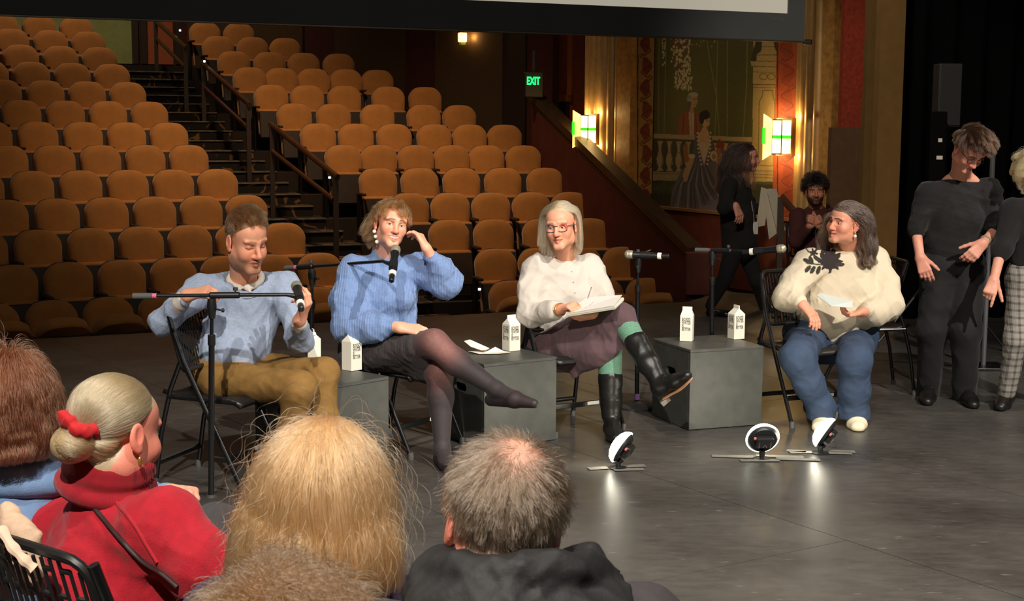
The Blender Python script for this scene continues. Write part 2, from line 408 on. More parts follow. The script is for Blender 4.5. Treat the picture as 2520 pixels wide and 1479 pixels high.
# mural wall, splayed beside the stage
MA = np.array([2.10, 15.20]) + 0.30 * np.array([.877, .48]); MD = nrm((0.48, -0.877)); MN = np.array([-MD[1], MD[0]]); MN = MN if MN[0] < 0 else -MN
def mp(px, py=300): return Vp(px, py, MA, MD)
wm = vwall('wall_mural', mp(1441), mp(2085), -0.9, 7.0, 0.2, M_GOLD)
def mpart(px0, px1, z0, z1, m, proud, name, parent=wm):
    a = mp(px0)[:2]; b = mp(px1)[:2]
    m_ = MB(); m_.prism([a, b, b + MN * proud, a + MN * proud], z0, z1); return m_.build(name, m, parent)
ZM = 0.74                                                            # top of the painted dado
mpart(1441, 2085, -0.02, ZM, mat('red_brown_dado', (112, 50, 28), 0.7, noise=0.2, nscale=8), 0.06, 'dado_panel')
mpart(1441, 2085, ZM, ZM + 0.03, mat('dado_rail', (150, 100, 52), 0.6), 0.085, 'dado_rail')
mpart(1535, 1568, ZM, 6.8, M_GOLD, 0.10, 'pilaster')
def fluted(px0, px1, n, proud):
    a = mp(px0)[:2]; b = mp(px1)[:2]; w = np.linalg.norm(b - a)
    for k in range(n):
        c = a + (b - a) * ((k + 0.5) / n); r = w / n / 2 * 0.97
        bump = proud * math.sin(math.pi * (k + 0.5) / n)
        ang = np.linspace(0, 2 * math.pi, 14, endpoint=False)
        poly = [c + MN * bump + MD * r * math.cos(t) + MN * r * 1.0 * math.sin(t) for t in ang]
        m_ = MB(); m_.prism(poly, ZM + 0.02, 6.8); m_.build('flute', M_GOLDF, wm, smooth=True)
fluted(1446, 1535, 6, 0.05); fluted(1966, 2052, 5, 0.08)
mpart(2052, 2078, ZM, 3.2, M_GOLD, 0.16, 'pilaster')
# knee wall with a timber cap running up beside the right-hand seats
KA = np.array([1.80, 14.72]); KB = np.array([0.24, 19.05]); KD = nrm(KB - KA); KN = np.array([-KD[1], KD[0]])
zka = U(1738, 610, KA[1])[2]; zkb = U(1302, 228, KB[1])[2]
def slope_wall(name, A, B, z0, za, zb, th, m, parent=None, zlo=None):
    nn = np.array([-(B - A)[1], (B - A)[0]]); nn = nrm(nn); nn = nn if nn[0] > 0 else -nn
    lo = (z0, z0) if zlo is None else zlo
    V = [(*A, lo[0]), (*B, lo[1]), (*B, zb), (*A, za)]; W = [(*(A + nn * th), lo[0]), (*(B + nn * th), lo[1]), (*(B + nn * th), zb), (*(A + nn * th), za)]
    return MB().add(V + W, [(0, 1, 2, 3), (7, 6, 5, 4), (0, 4, 5, 1), (1, 5, 6, 2), (2, 6, 7, 3), (3, 7, 4, 0)]).build(name, m, parent)
wk = slope_wall('wall_knee', KA, KB, -0.95, zka - 0.07, zkb - 0.07, 0.16, mat('maroon_wall', (84, 30, 22), 0.7, noise=0.15, nscale=6)); tag(wk, kind='structure')
slope_wall('wall_cap', KA - KN * 0.0 - np.array([0.03, 0.01]), KB - np.array([0.03, 0.01]), 0, zka, zkb, 0.17, mat('dark_timber_cap', (46, 32, 21), 0.45, noise=0.3, nscale=5, stretch=(4, 0.4, 4)), wk, (zka - 0.10, zkb - 0.10))
slope_wall('wall_moulding', KA - np.array([0.012, 0]), KB - np.array([0.012, 0]), 0, zka - 0.13, zkb - 0.13, 0.03, mat('dark_timber_cap'), wk, (zka - 0.15, zkb - 0.15))
# end post of the knee wall by the stage
m_ = MB(); m_.box((KA[0] + 0.07, KA[1] - 0.02, zka / 2 - 0.03), (0.24, 0.12, zka - 0.02), bev=0.008); m_.build('wall_post', mat('maroon_wall'), wk)
# proscenium: red column, taupe plinth, olive-gold edge, black masking beyond
PD = nrm((math.cos(0.30), math.sin(0.30))); PN = np.array([PD[1], -PD[0]])
def block(name, px0, px1, py, Y, z0, z1, th, m):
    a = U(px0, py, Y)[:2]; b0 = U(px1, py, Y)[:2]; d = PD; t = (b0[0] * a[1] - 0) if False else None
    # end point on the ray of px1 along PD from a
    r = ray(px1, py)[:2]; M2 = np.array([[d[0], -r[0]], [d[1], -r[1]]]); s = np.linalg.solve(M2, -np.array(a))[0]
    b = a + d * s; n = -PN
    m_ = MB(); m_.prism([a, b, b + n * th, a + n * th], z0, z1); o = m_.build(name, m); return tag(o, kind='structure')
zs = U(2100, 314, 13.3)[2]
block('wall_proscenium_upper', 2070, 2140, 300, 13.25, zs, 7.0, 0.06, mat('red_plaster', (150, 52, 28), 0.85, noise=0.25, nscale=30, bump=0.2, bscale=80))
block('wall_proscenium_lower', 2048, 2140, 300, 13.2, -0.02, zs, 0.06, mat('taupe_plaster', (98, 70, 46), 0.85, noise=0.1, nscale=12))
Yp = G(2172, 820)[1]
block('trim_1', 2128, 2167, 300, Yp + 0.12, 0.0, 7.0, 0.05, mat('olive_gold_paint_dark', (104, 76, 34), 0.75, noise=0.1, nscale=10))
block('trim_2', 2160, 2219, 300, Yp, 0.0, 7.0, 0.08, mat('olive_gold_paint', (122, 90, 44), 0.75, noise=0.1, nscale=10))
# black masking drapes in the wing: soft vertical folds
def drape(name, A, B, z0, z1, folds, amp, m, label=None):
    A = np.asarray(A, float); B = np.asarray(B, float); d = nrm(B - A); n = np.array([d[1], -d[0]]); k = folds * 8; V = []; F = []
    for i in range(k + 1):
        t = i / k; o = A + (B - A) * t + n * amp * math.sin(2 * math.pi * folds * t) * (0.7 + 0.3 * math.sin(9 * t))
        V += [(*o, z0), (*o, z1)]
    for i in range(k): F.append((2 * i, 2 * i + 2, 2 * i + 3, 2 * i + 1))
    o = link_mesh(name, V, F, m, smooth=True); s = o.modifiers.new('solid', 'SOLIDIFY'); s.thickness = 0.012; return o
M_BLACK = mat('black_drape', (9, 9, 11), 0.95, spec=0.1)
pe = U(2226, 300, Yp + 0.5)
dr = drape('wing_curtain', (pe[0] - .1, pe[1] + 0.4), (9.0, 13.6), 0.0, 7.0, 22, 0.06, M_BLACK); tag(dr, 'black masking curtain hanging beyond the olive stage edge', 'curtain')

# ------------------------------------------------------------------ theatre seats
M_VELOUR = mat('brown_velour', (180, 118, 56), 0.85, noise=0.10, nscale=9, bump=0.12, bscale=260, sheen=0.25, objrand=0.08)
M_WOODDK = mat('dark_seat_shell', (46, 30, 22), 0.55, noise=0.15, nscale=12)
M_IRON = mat('seat_iron', (24, 19, 17), 0.5, metal=0.4)
def super_pad(w, h, t, topbulge=0.06, r=0.13, n=10, m=9):
    # a puffed upholstered back: outline rounded at the top corners, face bulging forwards (-y)
    P = []
    def outline(k):
        pts = []
        for q in np.linspace(0, 1, n): pts.append((-w / 2 + 0.015 * (1 - q), -h / 2 + q * (h - r)))
        for a in np.linspace(math.pi, math.pi / 2, 6)[1:]: pts.append((-w / 2 + r + r * math.cos(a), h / 2 - r + r * math.sin(a)))
        for x in np.linspace(-w / 2 + r, w / 2 - r, 6)[1:]: pts.append((x, h / 2))
        for a in np.linspace(math.pi / 2, 0, 6)[1:]: pts.append((w / 2 - r + r * math.cos(a), h / 2 - r + r * math.sin(a)))
        for q in np.linspace(1, 0, n)[1:]: pts.append((w / 2 - 0.015 * (1 - q), -h / 2 + q * (h - r)))
        pts = np.array(pts); pts[:, 1] += topbulge * (1 - (pts[:, 0] / (w / 2)) ** 2) * np.clip(pts[:, 1] / (h / 2), 0, 1) ** 2
        return pts
    O = outline(0); c = np.array([0, 0.0]); V = []; F = []; K = len(O)
    rings = [(0.0, 1.0, t / 2), (0.0, 1.0, t * 0.1), (0.02, 0.97, -t * 0.30), (0.05, 0.90, -t * 0.46), (0.1, 0.65, -t * 0.56), (0.1, 0.3, -t * 0.60)]
    for _, s, y in rings:
        Q = c + (O - c) * s; V += [(q[0], y, q[1]) for q in Q]
    for a in range(len(rings) - 1):
        for j in range(K): F.append((a * K + j, a * K + (j + 1) % K, (a + 1) * K + (j + 1) % K, (a + 1) * K + j))
    F.append(tuple(range(K))[::-1]); F.append(tuple(range((len(rings) - 1) * K, len(rings) * K)))
    return np.array(V), F
def make_seat(down=False):
    t = thing('theatre_seat', 'x', 'seat', group='theatre seats')
    V, F = super_pad(0.465, 0.46, 0.11, 0.035); R = rotm(math.radians(-9)); V = V @ R.T + np.array([0, 0.02, 0.615])
    link_mesh('backrest', V, F, M_VELOUR, t, True)
    m_ = MB(); V, F = super_pad(0.455, 0.47, 0.02, 0.035); V = V @ R.T + np.array([0, 0.085, 0.61]); m_.add(V, F); m_.build('back_shell', M_WOODDK, t)
    if not down:
        R2 = rotm(math.radians(-16))
        m_ = MB(); m_.box((0, -0.135, 0.37), (0.44, 0.10, 0.36), R2, 0.035, 3); m_.build('seat_cushion', M_VELOUR, t, smooth=True)
        m_ = MB(); m_.box((0, -0.20, 0.345), (0.43, 0.03, 0.37), R2, 0.012, 1); m_.build('seat_pan', M_WOODDK, t)
    else:
        V, F = super_pad(0.47, 0.46, 0.13, 0.05, 0.12); V = np.stack([V[:, 0], -V[:, 2], -V[:, 1]], 1) @ rotm(math.radians(-40)).T + np.array([0, -0.20, 0.56])
        link_mesh('seat_cushion', V, F, M_VELOUR, t, True)
        m_ = MB(); m_.box((0, -0.24, 0.47), (0.43, 0.38, 0.03), rotm(math.radians(-40)), 0.01, 1); m_.build('seat_pan', M_WOODDK, t)
    m_ = MB(); m_.box((-0.25, -0.13, 0.575), (0.055, 0.30, 0.03), None, 0.010, 2); m_.build('armrest', M_WOODDK, t, smooth=True)
    m_ = MB(); m_.box((-0.25, -0.03, 0.28), (0.03, 0.14, 0.56), None, 0.008, 1); m_.box((-0.25, -0.04, 0.01), (0.05, 0.28, 0.02)); m_.build('seat_standard', M_IRON, t)
    return t
seat_up = make_seat(); seat_dn = make_seat(True)
used_up = used_dn = False
ORD = ['zero', 'front', 'second', 'third', 'fourth', 'fifth', 'sixth', 'seventh', 'eighth', 'ninth', 'tenth', 'eleventh', 'twelfth', 'top']
NTH = ['first', 'second', 'third', 'fourth', 'fifth', 'sixth', 'seventh', 'eighth', 'ninth', 'tenth']
def put_seat(i, u, label):
    global used_up, used_dn
    if i == 1:
        s = seat_dn if not used_dn else copy_tree(seat_dn); used_dn = True
    else:
        s = seat_up if not used_up else copy_tree(seat_up); used_up = True
    p = aud(i, u); s.location = (p[0], p[1], row_floor(i) + 0.001); s.rotation_euler = (0, 0, row_ang(u)); s['label'] = label
    return s
def visible(i, u):
    p = aud(i, u); q = CR.T @ (np.array([p[0], p[1], row_floor(i) + .7]) - CP); x = 1260 + FPX * q[0] / -q[2]
    return -70 < x < 2600
for i in range(1, 14):
    u = LEFT_END[i]; k = 0
    while visible(i, u):
        lab = f'brown upholstered theatre seat, {ORD[i]} row of the left block, {NTH[k]} from the aisle'
        put_seat(i, u, lab); u -= 0.5; k += 1
    n = len(RIGHT_U[i])
    for k, u in enumerate(RIGHT_U[i]):
        put_seat(i, u, f'brown upholstered theatre seat, {ORD[i]} row of the right block, {NTH[k]} from the aisle')
# end panels and aisle lights on the right block's aisle end
# ------------------------------------------------------------------ things on and around the stage
M_BLKMETAL = mat('black_metal', (20, 20, 21), 0.32, spec=0.5, metal=0.0, coat=0.2)
M_BLKPLAST = mat('black_plastic', (26, 26, 27), 0.42)
M_CHROME = mat('worn_steel', (170, 168, 160), 0.3, metal=1.0)
M_WHITE = mat('white_label', (225, 222, 212), 0.6)

# ---- projection screen flown above the stage edge
SR = U(1975, 105, 12.6); SL = U(0, 40, 10.04); SDv = nrm(SR[:2] - SL[:2]); SNv = np.array([SDv[1], -SDv[0]])
zb = 2.40
scr = thing('projection_screen', 'large projection screen with black border hanging over the stage edge', 'screen', (SR[0], SR[1], zb))
def sp(s, z, n=0.0): q = SR[:2] - SDv * s + SNv * n; return np.array([q[0], q[1], z])
def slab(name, s0, s1, z0, z1, n0, n1, m, parent):
    m_ = MB(); a, b = sp(s0, 0, n0)[:2], sp(s1, 0, n0)[:2]; c, d = sp(s1, 0, n1)[:2], sp(s0, 0, n1)[:2]
    m_.prism([a, b, c, d], z0, z1); return m_.build(name, m, parent, off=(SR[0], SR[1], zb))
M_MASK = mat('screen_masking', (92, 96, 99), 0.8, noise=0.05, nscale=3)
slab('lower_border', 0, 8.2, zb, zb + 0.222, 0, 0.02, M_MASK, scr)
slab('side_border', 0, 0.165, zb + 0.222, zb + 2.6, 0, 0.02, M_MASK, scr)
slab('screen_sheet', 0.16, 8.2, zb + 0.21, zb + 2.6, -0.004, 0.004, mat('lit_screen_sheet', (120, 116, 104), 0.8, emit=(206, 196, 176), estr=0.62), scr)
m_ = MB(); m_.tube([sp(-0.05, zb - 0.005, 0.01), sp(8.2, zb - 0.005, 0.01)], 0.012, 8); m_.build('bottom_batten', mat('worn_batten', (120, 110, 96), 0.35, metal=0.6), scr, True, (SR[0], SR[1], zb))
m_ = MB(); m_.box(sp(-0.045, zb - 0.01, 0.01), (0.07, 0.05, 0.045), bev=0.01); m_.build('batten_clamp', M_BLKPLAST, scr, off=(SR[0], SR[1], zb))
for s0, s1 in ((0.34, 0.275), (0.262, 0.205)):
    lb = slab('label_plate', s1, s0, zb + 0.157, zb + 0.185, 0.02, 0.022, mat('screen_label_grey', (98, 102, 100), 0.6), scr)

# ---- handrails of the aisle
M_RAIL = mat('brown_handrail', (78, 48, 30), 0.4, noise=0.2, nscale=8)
M_POST = mat('handrail_post', (58, 42, 32), 0.5)
def handrail(label, r0, r1, top0, top1, low0, low1):
    def P(px, py, row, u): return U(px, py, aud(row, u)[1])
    a, b = P(*top0, r1, -2.0), P(*top1, r0, -1.7); c, d = P(*low0, r1, -2.0), P(*low1, r0, -1.7)
    base = np.array([b[0], b[1], row_floor(r0)]); t = thing('handrail', label, 'handrail', base, group='aisle handrails')
    ext = (b - a) * 0.03
    m_ = MB(); m_.tube([a - ext, b + ext], 0.028, 8, flat=1.3); m_.build('top_rail', M_RAIL, t, True, base)
    m_ = MB(); m_.tube([c, d], 0.022, 8, flat=1.4); m_.build('lower_rail', M_RAIL, t, True, base)
    for p, r in ((a, r1), (b, r0)):
        m_ = MB(); m_.box((p[0], p[1], (p[2] + row_floor(r) - 0.1) / 2), (0.055, 0.05, p[2] - row_floor(r) + 0.1), rotm(0, 0, 0.3)); m_.build('post', M_POST, t, off=base)
    return t
handrail('brown double handrail lowest in the aisle, nearest the stage', 3.3, 5.7, (669, 308), (826, 432), (669, 372), (821, 492))
handrail('brown double handrail halfway up the aisle stairs', 6.8, 9.6, (500, 157), (611, 255), (505, 217), (607, 312))
handrail('brown double handrail highest in the aisle by the lit doorway', 10.0, 12.3, (383, 52), (456, 116), (385, 95), (454, 164))

# ---- small aisle lights
M_LED = mat('aisle_led', (255, 255, 255), 0.5, emit=(225, 232, 255), estr=14)
for px, py, row, u, lab in ((443, 75, 12.6, -2.7, 'small white aisle light highest up, by the doorway'), (503, 151, 10, -2.25, 'small white aisle light at the tenth row aisle end'),
                            (811, 437, 4.4, -0.95, 'small white aisle light beside the lowest handrail foot'), (1180, 712, 1.6, -0.25, 'small white aisle light low behind the woman in blue')):
    p = U(px, py, aud(row, u)[1] - 0.4); t = thing('aisle_light', lab, 'light', p, group='aisle lights')
    m_ = MB(); m_.box((0, 0.02, 0), (0.05, 0.03, 0.05), bev=0.004); m_.build('housing', M_IRON, t)
    m_ = MB(); m_.box((0, 0, 0), (0.024, 0.014, 0.02), bev=0.003); m_.build('lens', M_LED, t)

# ---- exit sign
ep = U(1313, 204, 18.75); ex = thing('exit_sign', 'green illuminated EXIT sign at the head of the sloping wall', 'sign', ep)
Rz = rotm(0, 0, 0.25)
m_ = MB(); m_.box((0, 0.05, -0.02), (0.24, 0.08, 0.32), Rz, 0.01); m_.build('sign_case', mat('dark_bronze', (22, 20, 16), 0.5), ex)
V, F = text_mesh('EXIT', 0.135, 0.004, 0.004); V[:, 0] -= V[:, 0].mean(); V[:, 0] *= 0.62 * 0.135 / 0.135; V = np.stack([V[:, 0], -V[:, 2], V[:, 1]], 1)
V[:, 0] -= (V[:, 0].max() + V[:, 0].min()) / 2; V[:, 0] *= 0.17 / (V[:, 0].max() - V[:, 0].min()); V[:, 2] += 0.0
link_mesh('lettering', V @ Rz.T + np.array([0.0, -0.0, -0.02]), F, mat('exit_green', (0, 200, 90), 0.5, emit=(20, 255, 120), estr=2.2), ex)
m_ = MB(); m_.box((0, 0.09, 0.26), (0.03, 0.03, 0.30)); m_.build('bracket', mat('dark_bronze'), ex)

# ---- wall sconces of amber and green glass
M_GLASS = mat('amber_glass', (255, 226, 170), 0.4, emit=(255, 214, 132), estr=5.5)
M_GLASS2 = mat('amber_fin_glass', (255, 210, 150), 0.4, emit=(255, 186, 92), estr=2.2)
M_GREEN = mat('green_glass', (40, 190, 40), 0.4, emit=(40, 220, 30), estr=1.3)
M_BRONZE = mat('sconce_bronze', (84, 54, 24), 0.4, metal=0.6)
def sconce(px, py, label, power):
    c = mp(px, py); c = np.array([c[0], c[1], c[2]]); c[:2] += MN * 0.12
    t = thing('wall_sconce', label, 'lamp', c, group='mural wall sconces')
    def W(a, b, z): q = MD * a + MN * b; return np.array([q[0], q[1], z])
    H = 0.165; pts = [(-0.11, 0.0), (-0.085, 0.10), (0.0, 0.15), (0.085, 0.10), (0.11, 0.0)]
    for k in range(4):
        a, b = np.array(pts[k]), np.array(pts[k + 1])
        for z0, z1, m, nm in ((-H, -0.017, M_GLASS, 'glass_pane'), (0.017, H, M_GLASS, 'glass_pane'), (-0.014, 0.014, M_GREEN, 'green_pane')):
            e = (b - a) * 0.05; p, q = a + e, b - e
            MB().add([W(*p, z0), W(*q, z0), W(*q, z1), W(*p, z1)] + [W(*(p * 0.93), z0), W(*(q * 0.93), z0), W(*(q * 0.93), z1), W(*(p * 0.93), z1)],
                     [(0, 1, 2, 3), (7, 6, 5, 4), (0, 4, 5, 1), (1, 5, 6, 2), (2, 6, 7, 3), (3, 7, 4, 0)]).build(nm, m, t)
    m_ = MB()
    for a in pts: m_.tube([W(*a, -H - 0.005), W(*a, H + 0.005)], 0.006, 6)
    for z in (-H, H): m_.tube([W(*a, z) for a in pts], 0.006, 6)
    m_.build('leading', M_BRONZE, t, True)
    MB().prism([(q := MD * a + MN * b) for a, b in ((-0.12, -0.10), (0.12, -0.10), (0.12, 0.0), (-0.12, 0.0))], -H - 0.02, H + 0.02).build('back_plate', M_BRONZE, t)
    # pointed fin standing out from the middle
    fp = [(0.145, -H), (0.26, -H - 0.06), (0.26, H + 0.06), (0.145, H)]
    Vf = [W(-0.004, y, z) for y, z in fp] + [W(0.004, y, z) for y, z in fp]
    MB().add(Vf, [(0, 1, 2, 3), (7, 6, 5, 4), (0, 4, 5, 1), (1, 5, 6, 2), (2, 6, 7, 3), (3, 7, 4, 0)]).build('glass_fin', M_GLASS2, t)
    Vf = [W(s, y, z) for s in (-0.007, 0.007) for y, z in ((0.235, -0.07), (0.268, -0.07), (0.268, 0.09), (0.235, 0.09))]
    MB().add(Vf, [(0, 1, 2, 3), (7, 6, 5, 4), (0, 4, 5, 1), (1, 5, 6, 2), (2, 6, 7, 3), (3, 7, 4, 0)]).build('green_fin', M_GREEN, t)
    for s in (-1, 1):
        for zz in (-1, 1):
            d = bpy.data.lights.new('sconce_bulb', 'POINT'); o = bpy.data.objects.new('sconce_bulb', d); COL.objects.link(o)
            d.energy = power; d.color = (1.0, 0.66, 0.26); d.shadow_soft_size = 0.03
            w = W(s * 0.17, 0.05, zz * 0.19); o.location = c + w
sconce(1476, 318, 'amber and green glass sconce half hidden behind the sloping wall', 3.2)
sconce(1953, 337, 'amber and green glass sconce to the right of the mural', 4.0)
# small lamp up on the side wall
lp = Vp(1151, 93, WA, WD); lp = np.array(lp); lp[:2] += WN * 0.12
t = thing('wall_lamp', 'small glowing amber lamp box high on the brown side wall', 'lamp', lp)
m_ = MB(); m_.box((0, 0, 0), (0.105, 0.08, 0.125), rotm(0, 0, 0.5), 0.012); m_.build('lamp_shade', mat('amber_lamp_glass', (255, 220, 150), 0.4, emit=(255, 205, 110), estr=4.5), t)
m_ = MB(); m_.box((0, 0, -0.085), (0.075, 0.06, 0.04), rotm(0, 0, 0.5), 0.006); m_.build('lamp_base', mat('lamp_green_base', (120, 130, 60), 0.5, emit=(120, 130, 40), estr=0.25), t)
m_ = MB(); m_.box((0, 0, 0.07), (0.12, 0.09, 0.015), rotm(0, 0, 0.5)); m_.build('lamp_cap', M_BRONZE, t)
d = bpy.data.lights.new('wall_lamp_bulb', 'POINT'); o = bpy.data.objects.new('wall_lamp_bulb', d); COL.objects.link(o)
d.energy = 2.2; d.color = (1.0, 0.6, 0.2); d.shadow_soft_size = 0.03; o.location = lp + np.array([0.14, -0.06, 0.0])

# ---- painted mural and ornament borders (flat paint on the wall)
class Paint:
    def __init__(s, X, Y, bg): s.X, s.Y = X, Y; s.C = np.tile(np.array(bg, float), (len(X), 1))
    def put(s, m, c): s.C += (np.array(c, float) - s.C) * np.clip(m, 0, 1)[:, None]
    def poly(s, P, c, a=1.0):
        P = np.asarray(P, float); ins = np.zeros(len(s.X), bool); j = len(P) - 1
        for i in range(len(P)):
            x0, y0, x1, y1 = *P[i], *P[j]
            ins ^= ((y0 > s.Y) != (y1 > s.Y)) & (s.X < (x1 - x0) * (s.Y - y0) / (y1 - y0 + 1e-9) + x0); j = i
        s.put(ins * a, c)
    def ell(s, cx, cy, rx, ry, c, a=1.0): d = ((s.X - cx) / rx) ** 2 + ((s.Y - cy) / ry) ** 2; s.put(np.clip((1.1 - d) * 5, 0, 1) * a, c)
    def line(s, P, w, c, a=1.0):
        P = np.asarray(P, float); best = np.full(len(s.X), 1e9)
        for i in range(len(P) - 1):
            A, B = P[i], P[i + 1]; d = B - A; t = np.clip(((s.X - A[0]) * d[0] + (s.Y - A[1]) * d[1]) / (d @ d + 1e-9), 0, 1)
            best = np.minimum(best, np.hypot(s.X - A[0] - t * d[0], s.Y - A[1] - t * d[1]))
        s.put(np.clip(w / 2 + 0.5 - best, 0, 1) * a, c)
def painted(name, px0, px1, z0, z1, nx, nz, fn, m, proud=0.015, parent=wm):
    a = mp(px0)[:2] + MN * proud; b = mp(px1)[:2] + MN * proud
    S, Z = np.meshgrid(np.linspace(0, 1, nx), np.linspace(z0, z1, nz), indexing='ij')
    XY = a + (b - a) * S.ravel()[:, None]; P3 = np.c_[XY, Z.ravel()]
    q = (P3 - CP) @ CR; PX = 1260 + FPX * q[:, 0] / -q[:, 2]; PY = 739.5 - FPX * q[:, 1] / -q[:, 2]
    C = fn(PX, PY)
    C = np.clip(C, 0, 255) / 255.0; C = np.where(C <= 0.04045, C / 12.92, ((C + 0.055) / 1.055) ** 2.4)
    I = np.arange(nx * nz).reshape(nx, nz); F = np.stack([I[:-1, :-1], I[1:, :-1], I[1:, 1:], I[:-1, 1:]], -1).reshape(-1, 4)
    return link_mesh(name, P3, F, m, parent, col=C)
def zz(px, py, k=480 / 1315.0): return (1540 + px * k, 60 + py * k)
def ZP(*p): return [zz(*q) for q in p]
def mural(X, Y):
    p = Paint(X, Y, (92, 86, 40)); g = rng
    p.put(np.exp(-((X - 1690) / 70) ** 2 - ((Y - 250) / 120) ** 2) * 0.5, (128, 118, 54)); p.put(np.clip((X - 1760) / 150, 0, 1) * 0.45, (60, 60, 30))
    for pts in (((540, 60), (570, 260), (610, 480), (632, 750)), ((620, 60), (612, 480), (600, 750)), ((685, 60), (683, 750)), ((820, 60), (815, 400), (790, 755)), ((272, 60), (258, 730)), ((225, 60), (218, 730)), ((500, 90), (510, 130))):
        p.line(ZP(*pts), 1.6, (160, 152, 98), 0.75)
    p.poly(ZP((298, 60), (432, 60), (425, 250), (418, 400), (345, 430), (330, 300)), (128, 86, 56), 0.55)
    for _ in range(190):
        t = g.random(); x = 300 + 130 * g.random() + (20 * t); y = 60 + 380 * t ** 0.7
        if x > 330 - 0 or y < 250: p.ell(*zz(x, y), 1.5 + g.random(), 2.6 + 1.6 * g.random(), (214, 196, 140), 0.9)
    for _ in range(34): p.ell(*zz(245 + 22 * g.random(), 60 + 220 * g.random()), 1.6, 2.6, (214, 200, 150), 0.9)
    for _ in range(40): p.ell(*zz(440 + 230 * g.random(), 60 + 90 * g.random() ** 2), 1.4, 2.4, (190, 176, 124), 0.8)
    # gentleman behind the balustrade
    p.poly(ZP((360, 620), (412, 580), (480, 588), (500, 640), (505, 750), (350, 750)), (158, 78, 46)); p.line(ZP((392, 620), (384, 748)), 2, (96, 44, 26)); p.line(ZP((470, 612), (478, 748)), 2, (96, 44, 26))
    p.poly(ZP((424, 590), (462, 590), (456, 745), (432, 745)), (196, 172, 130)); p.line(ZP((440, 600), (444, 740)), 1.2, (130, 100, 70))
    p.ell(*zz(438, 500), 9, 12, (172, 160, 132)); p.ell(*zz(455, 474), 12, 6, (186, 172, 142)); p.ell(*zz(428, 490), 4, 5, (150, 138, 110)); p.poly(ZP((420, 520), (440, 520), (446, 600), (416, 570)), (96, 84, 66))
    p.poly(ZP((440, 486), (482, 486), (484, 520), (470, 560), (440, 560)), (196, 148, 98)); p.line(ZP((452, 506), (466, 504)), 1.4, (60, 40, 28)); p.line(ZP((472, 504), (484, 506)), 1.4, (60, 40, 28)); p.line(ZP((470, 506), (474, 530)), 1, (140, 96, 60)); p.line(ZP((456, 544), (472, 542)), 1.4, (150, 74, 56)); p.poly(ZP((432, 556), (458, 560), (456, 600), (430, 596)), (182, 138, 90))
    # balustrade
    p.poly(ZP((150, 765), (850, 790), (850, 1030), (150, 1000)), (72, 66, 38)); p.poly(ZP((150, 735), (850, 762), (850, 792), (150, 766)), (178, 150, 100)); p.line(ZP((150, 768), (850, 794)), 1.6, (92, 74, 46))
    for k in range(11):
        cx = 232 + 63 * k; y0 = 786 + k * 2.2
        p.poly(ZP((cx - 20, y0), (cx + 20, y0), (cx + 14, y0 + 14), (cx + 9, y0 + 60), (cx + 24, y0 + 120), (cx + 22, y0 + 150), (cx + 10, y0 + 180), (cx + 24, y0 + 202), (cx - 24, y0 + 202), (cx - 10, y0 + 180), (cx - 22, y0 + 150), (cx - 24, y0 + 120), (cx - 9, y0 + 60), (cx - 14, y0 + 14)), (182, 152, 102))
        p.line(ZP((cx + 12, y0 + 20), (cx + 8, y0 + 60), (cx + 20, y0 + 125), (cx + 8, y0 + 180)), 2.2, (112, 88, 54)); p.line(ZP((cx - 14, y0 + 75), (cx + 14, y0 + 75)), 1, (110, 88, 56))
    p.poly(ZP((150, 990), (850, 1015), (850, 1075), (150, 1050)), (166, 140, 94)); p.line(ZP((150, 1003), (850, 1028)), 1.2, (100, 80, 50))
    # ground, shrubs
    p.poly(ZP((150, 1050), (1100, 1085), (1100, 1500), (150, 1450)), (58, 56, 30))
    for _ in range(140): x = 180 + 160 * g.random(); p.line(ZP((x, 1090 + 60 * g.random()), (x + 10 * g.normal(), 1050 + 60 * g.random())), 1.2, (84, 84, 40), 0.7)
    for _ in range(90): p.ell(*zz(420 + 500 * g.random(), 1290 + 65 * g.random()), 2, 1.6, (170, 150, 96), 0.7)
    # kneeling attendant by the balustrade
    p.poly(ZP((385, 820), (415, 800), (420, 880), (440, 930), (395, 930)), (160, 96, 50)); p.poly(ZP((630, 770), (668, 812), (650, 850), (600, 826)), (140, 52, 34)); p.poly(ZP((606, 850), (640, 830), (656, 910), (620, 930)), (150, 100, 62))
    # lady in the wide blue-grey gown
    p.poly(ZP((470, 925), (600, 925), (660, 950), (720, 1000), (730, 1150), (690, 1320), (600, 1330), (520, 1325), (420, 1290), (300, 1220), (312, 1110), (380, 975)), (112, 100, 98))
    for k in range(16):
        x = 312 + k * 27; p.line(ZP((498 + 6 * (k - 8), 945), (430 + (x - 430) * 0.62, 1080), (x + 6 * math.sin(k), 1235 + 60 * math.sin(k * 0.45))), 2.6 + 1.6 * (k % 3), ((64, 58, 62), (150, 136, 128), (84, 76, 80))[k % 3], 0.8)
    p.poly(ZP((470, 735), (486, 728), (500, 850), (524, 945), (470, 940), (448, 890)), (90, 84, 90)); p.poly(ZP((556, 730), (576, 735), (592, 840), (600, 870), (580, 930), (536, 940)), (90, 84, 90))
    p.poly(ZP((484, 728), (560, 728), (570, 800), (556, 850), (528, 950), (500, 850), (488, 800)), (208, 160, 108)); p.poly(ZP((500, 800), (556, 800), (548, 860), (528, 950), (506, 860)), (204, 176, 132))
    for q in np.linspace(0, 1, 9):
        p.ell(*zz(482 + 14 * q + 26 * max(0, q - .5), 732 + 210 * q), 2.4, 2.4, (222, 194, 146)); p.ell(*zz(572 - 8 * q - 30 * max(0, q - .5), 732 + 210 * q), 2.4, 2.4, (222, 194, 146))
